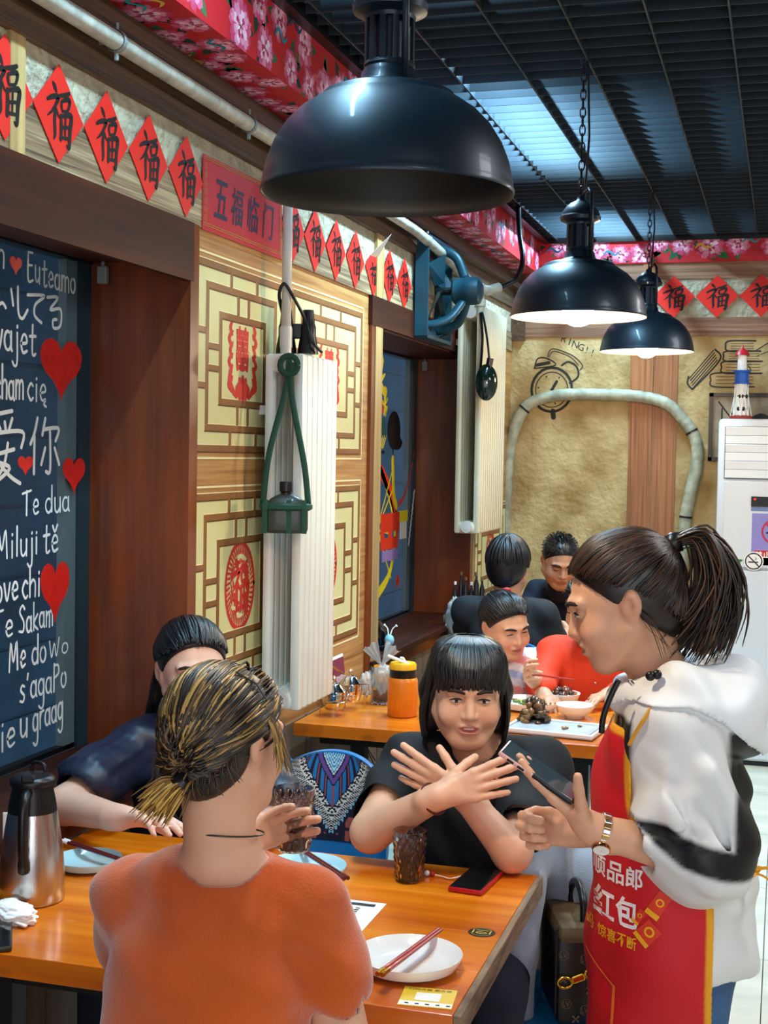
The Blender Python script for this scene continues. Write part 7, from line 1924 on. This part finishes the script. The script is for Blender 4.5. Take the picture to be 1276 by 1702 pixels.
v = Vol(axis(.44, 1.08, .009), axis(5.78, 6.32, .009), axis(.42, 1.12, .009)); torso(v, pel, ch, sL_, sR_, nk, .178, .122, .006, sh=.062)
v.cap(sR_, (.945, 6.13, .86), .070, .07, .03).cap(sL_, (.565, 6.12, .86), .07, .07, .03); v.ripple(.007, (40, 36, 38), 3.1)
v.cap((.765, 5.99, 1.03), (.77, 6.0, 1.2), .062, .08, .008, 's').cap((.947, 6.14, .853), (.957, 6.22, .80), .056, .056, .004, 's').cap((.564, 6.13, .85), (.56, 6.2, .79), .056, .056, .004, 's')
v.build('t_shirt', m_tee2, t); seated_legs(t, (.76, 5.96, .54), (0, 1), m_trs)
haircap(H, t, ('#08080a', '#131215'), low=-.068, k=1.10, side=.024, h=.005)
mm = M(); P = []
for k in range(200):
    a = rng.uniform(0, 2 * PI)
    if abs(a - PI / 2) < .7: en = (math.cos(a), math.sin(a), .3)
    else: en = (math.cos(a), math.sin(a), -.35 if math.sin(a) < .2 else .0)
    kk = rng.uniform(1.08, 1.13); P.append(sweep(H, (rng.uniform(-.1, .1), -.25, 1), en, 6, kk, kk * .99))
locks(mm, P, .006, ['#08080a', '#0e0d10', '#151418'], 5, .45); mm.build('hair_strands', m_hair, t, smooth=True)

# ---- 8. man in navy facing us by the back wall
t = thing('person', 'person in a navy top with cropped hair looking down at the far table', 'person', (.80, 7.55, 0))
H = Head((.815, 7.160, 1.135), (.32, -.86, -.48), sc=1.15)
sR_, sL_, nk, pel, ch = (.655, 7.42, .935), (.995, 7.46, .935), (.815, 7.36, 1.0), (.80, 7.66, .54), (.815, 7.52, .77)
nk = (.812, 7.26, 1.0)
v = Vol(axis(.54, 1.12, .012, ((.69, .94, .0045),)), axis(6.9, 7.85, .012, ((7.02, 7.30, .0045),)), axis(.42, 1.30, .012, ((.98, 1.30, .0045),)))
H.face(v, jaw=1.1, fat=.004); H.neck(v, nk, .058, .064); torso(v, pel, ch, sL_, sR_, nk, .16, .11, -.008)
v.cap(sR_, (.60, 7.26, .80), .052, .045, .02).cap((.60, 7.26, .80), (.72, 7.05, .80), .043, .03, .015); hand(v, (.72, 7.05, .80), (.5, -.8, 0), (0, 0, -1), 1, sc=1.05)
v.cap(sL_, (1.04, 7.27, .80), .052, .045, .02).cap((1.04, 7.27, .80), (.95, 7.05, .80), .043, .03, .015); hand(v, (.95, 7.05, .80), (-.4, -.85, 0), (0, 0, -1), -1, sc=1.05)
v.build('body', m_skin, t, lambda V: H.color(V, '#c08c6c', lip='#9a5a4c')); H.details(t, eyes='down', brow_w=.006)
v = Vol(axis(.50, 1.16, .010), axis(6.98, 7.85, .010), axis(.42, 1.12, .010)); torso(v, pel, ch, sL_, sR_, nk, .178, .125, .006, sh=.064)
v.cap(sR_, (.60, 7.26, .80), .07, .06, .03).cap((.60, 7.26, .80), (.70, 7.09, .80), .058, .045, .02).cap(sL_, (1.04, 7.27, .80), .07, .06, .03).cap((1.04, 7.27, .80), (.965, 7.09, .80), .058, .045, .02)
v.cap((.80, 7.24, 1.02), (.83, 7.34, 1.04), .066, .066, .03); v.ripple(.005); v.cap((.812, 7.22, 1.03), (.813, 7.16, 1.15), .062, .08, .006, 's')
v.build('top', m_navy2, t); seated_legs(t, (.80, 7.64, .545), (0, -1), m_trs)
haircap(H, t, ('#100e0e', '#1c1918'), low=-.02, k=.99, side=.022, h=.005)
mm = M()
for k in range(420):
    a = rng.uniform(0, 2 * PI); e = rng.uniform(.1, 1.5); d = npv(math.cos(a) * math.cos(e), math.sin(a) * math.cos(e) * 1., math.sin(e))
    if -.77 * (d[1] * .1035 - .084) + .64 * (d[2] * .097 - .042) < 0: continue
    s0 = scalp(H, d, .985); locks(mm, [[s0, s0 + H.R @ (d * .008), s0 + H.R @ (d * .013 + npv(0, .004, -.001))]], .0035, ['#0c0b0b', '#161413', '#221f1d'], 4)
mm.build('hair_strands', m_hair, t, smooth=True)
# ------------------------------------------------------------------ coat over the stool back, handbag, the waitress's phone
v = Vol(axis(1.30, 1.78, .0075), axis(2.92, 3.36, .0075), axis(.34, .86, .0075))
v.cap((1.41, 3.225, .752), (1.65, 3.235, .745), .042, .042, .02).cap((1.42, 3.18, .70), (1.66, 3.20, .67), .042, .045, .05).ell((1.56, 3.17, .64), (.12, .035, .11), None, .05)
v.cap((1.415, 3.18, .745), (1.400, 3.05, .72), .046, .046, .03).cap((1.400, 3.05, .715), (1.402, 3.02, .56), .046, .040, .03).cap((1.402, 3.02, .56), (1.395, 3.01, .38), .040, .037, .02)
v.ell((1.44, 3.29, .60), (.10, .025, .17), None, .03)
for a, b in (((1.44, 3.02, .74), (1.40, 2.995, .62)), ((1.43, 3.00, .60), (1.385, 2.985, .47))): v.cap(a, b, .009, .006, .02)
v.ripple(.006, (30, 26, 22), 1.)
tag(v.build('grey_coat', mat('coat_grey', '#97a3b2', .9, bump=.35, bscale=220, sheen=.3), None), 'light grey coat draped over the stool back with a sleeve hanging down', 'coat')
t = thing('handbag', 'dark brown monogrammed handbag with gold clasps standing on the blue stool', 'bag', (1.53, 3.08, .42))
m_bag = mat('dark_leather', '#17110d', .4, bump=.1, bscale=200); m_bagt = mat('tan_canvas', '#5c4a30', .5, var=.25, vscale=30)
Rb = rotz(.35); bc = Vector((1.502, 3.07, .418))
fb = lambda a, b, c: bc + Rb @ Vector((a, b, c))
M().bbox(fb(0, 0, .105), (.085, .20, .205), Rb, .016).build('body', m_bag, t, smooth=True, angle=40)
M().bbox(fb(.012, 0, .205), (.105, .205, .05), Rb, .018).build('flap', m_bagt, t, smooth=True, angle=40)
for s in (-.08, .08): M().bbox(fb(0, s, .12), (.092, .012, .20), Rb, .004).build('leather_strap', m_bag, t)
M().tube(bez([fb(.02, -.07, .225), fb(.02, -.06, .275), fb(.02, 0, .295), fb(.02, .06, .275), fb(.02, .07, .225)]), .009, 10).build('handle', m_black, t, smooth=True)
def ringlet(c, r, w, u, v_):
    return M().tube([c + u * (r * math.cos(a * PI / 10)) + v_ * (r * .75 * math.sin(a * PI / 10)) for a in range(21)], w, 6, False)
ub = Rb @ X
for a, z_, r in ((-.028, .105, .016), (.03, .125, .014)): ringlet(fb(a, -.108, z_), r, .0032, ub, Z).build('gold_ring', m_brass, t, smooth=True)
m = M(); m.bbox(fb(.002, -.109, .115), (.030, .007, .016), Rb @ Matrix.Rotation(-.35, 3, 'Y'), .003); m.build('gold_clasp', m_brass, t)
m_mono = mat('monogram', '#6a5636', .5)
m = M()
for (a, z_) in ((.018, .155), (-.022, .055), (.02, .04), (-.03, .165)):
    text(m, 'LV', fb(a, -.1015, z_), ub, Z, .015, .013)
    m.stroke([(.011 * math.cos(q * PI / 8), .011 * math.sin(q * PI / 8)) for q in range(17)], .0012, fb(a, -.1012, z_), ub, Z, False)
for (a, z_) in ((0, .02), (.03, .085), (-.03, .11)):
    for q in range(4): m.stroke([(0, 0), (.008 * math.cos(q * PI / 2 + .78), .008 * math.sin(q * PI / 2 + .78))], [.001, .005], fb(a, -.1012, z_), ub, Z, False)
m.build('monogram_print', m_mono, t)
# phone in the waitress's hand
d_ = Vector((-.858, 0, .513)).normalized(); n_ = Vector((.50, -.10, .86)); n_ = (n_ - d_ * n_.dot(d_)).normalized(); x_ = d_.cross(n_)
Rp = Matrix((( x_.x, d_.x, n_.x), (x_.y, d_.y, n_.y), (x_.z, d_.z, n_.z)))
pc = Vector((1.536, 2.400, 1.114)) + n_ * .010
t = thing('phone', 'pink and black phone held in the hand of the standing person', 'phone', pc)
M().bbox(pc, (.074, .155, .0095), Rp, .0035).build('phone_case', mat('pink_case', '#e8b4aa', .3), t, smooth=True, angle=40)
M().bbox(pc + n_ * .0046, (.069, .150, .0016), Rp, .0006).build('screen', mat('glass_screen', '#3a4a54', .05, coat=.6), t)
M().bbox(pc - d_ * .035, (.0752, .086, .0098), Rp, .0035).build('black_grip', m_black, t, smooth=True, angle=40)
for s in (.052, .030): M().bbox(pc + d_ * s - x_ * .0370 - n_ * 0 if False else pc + d_ * s + x_ * (.0368 if x_.y < 0 else -.0368), (.003, .014, .0045), Rp, .001).build('side_button', m_black, t)
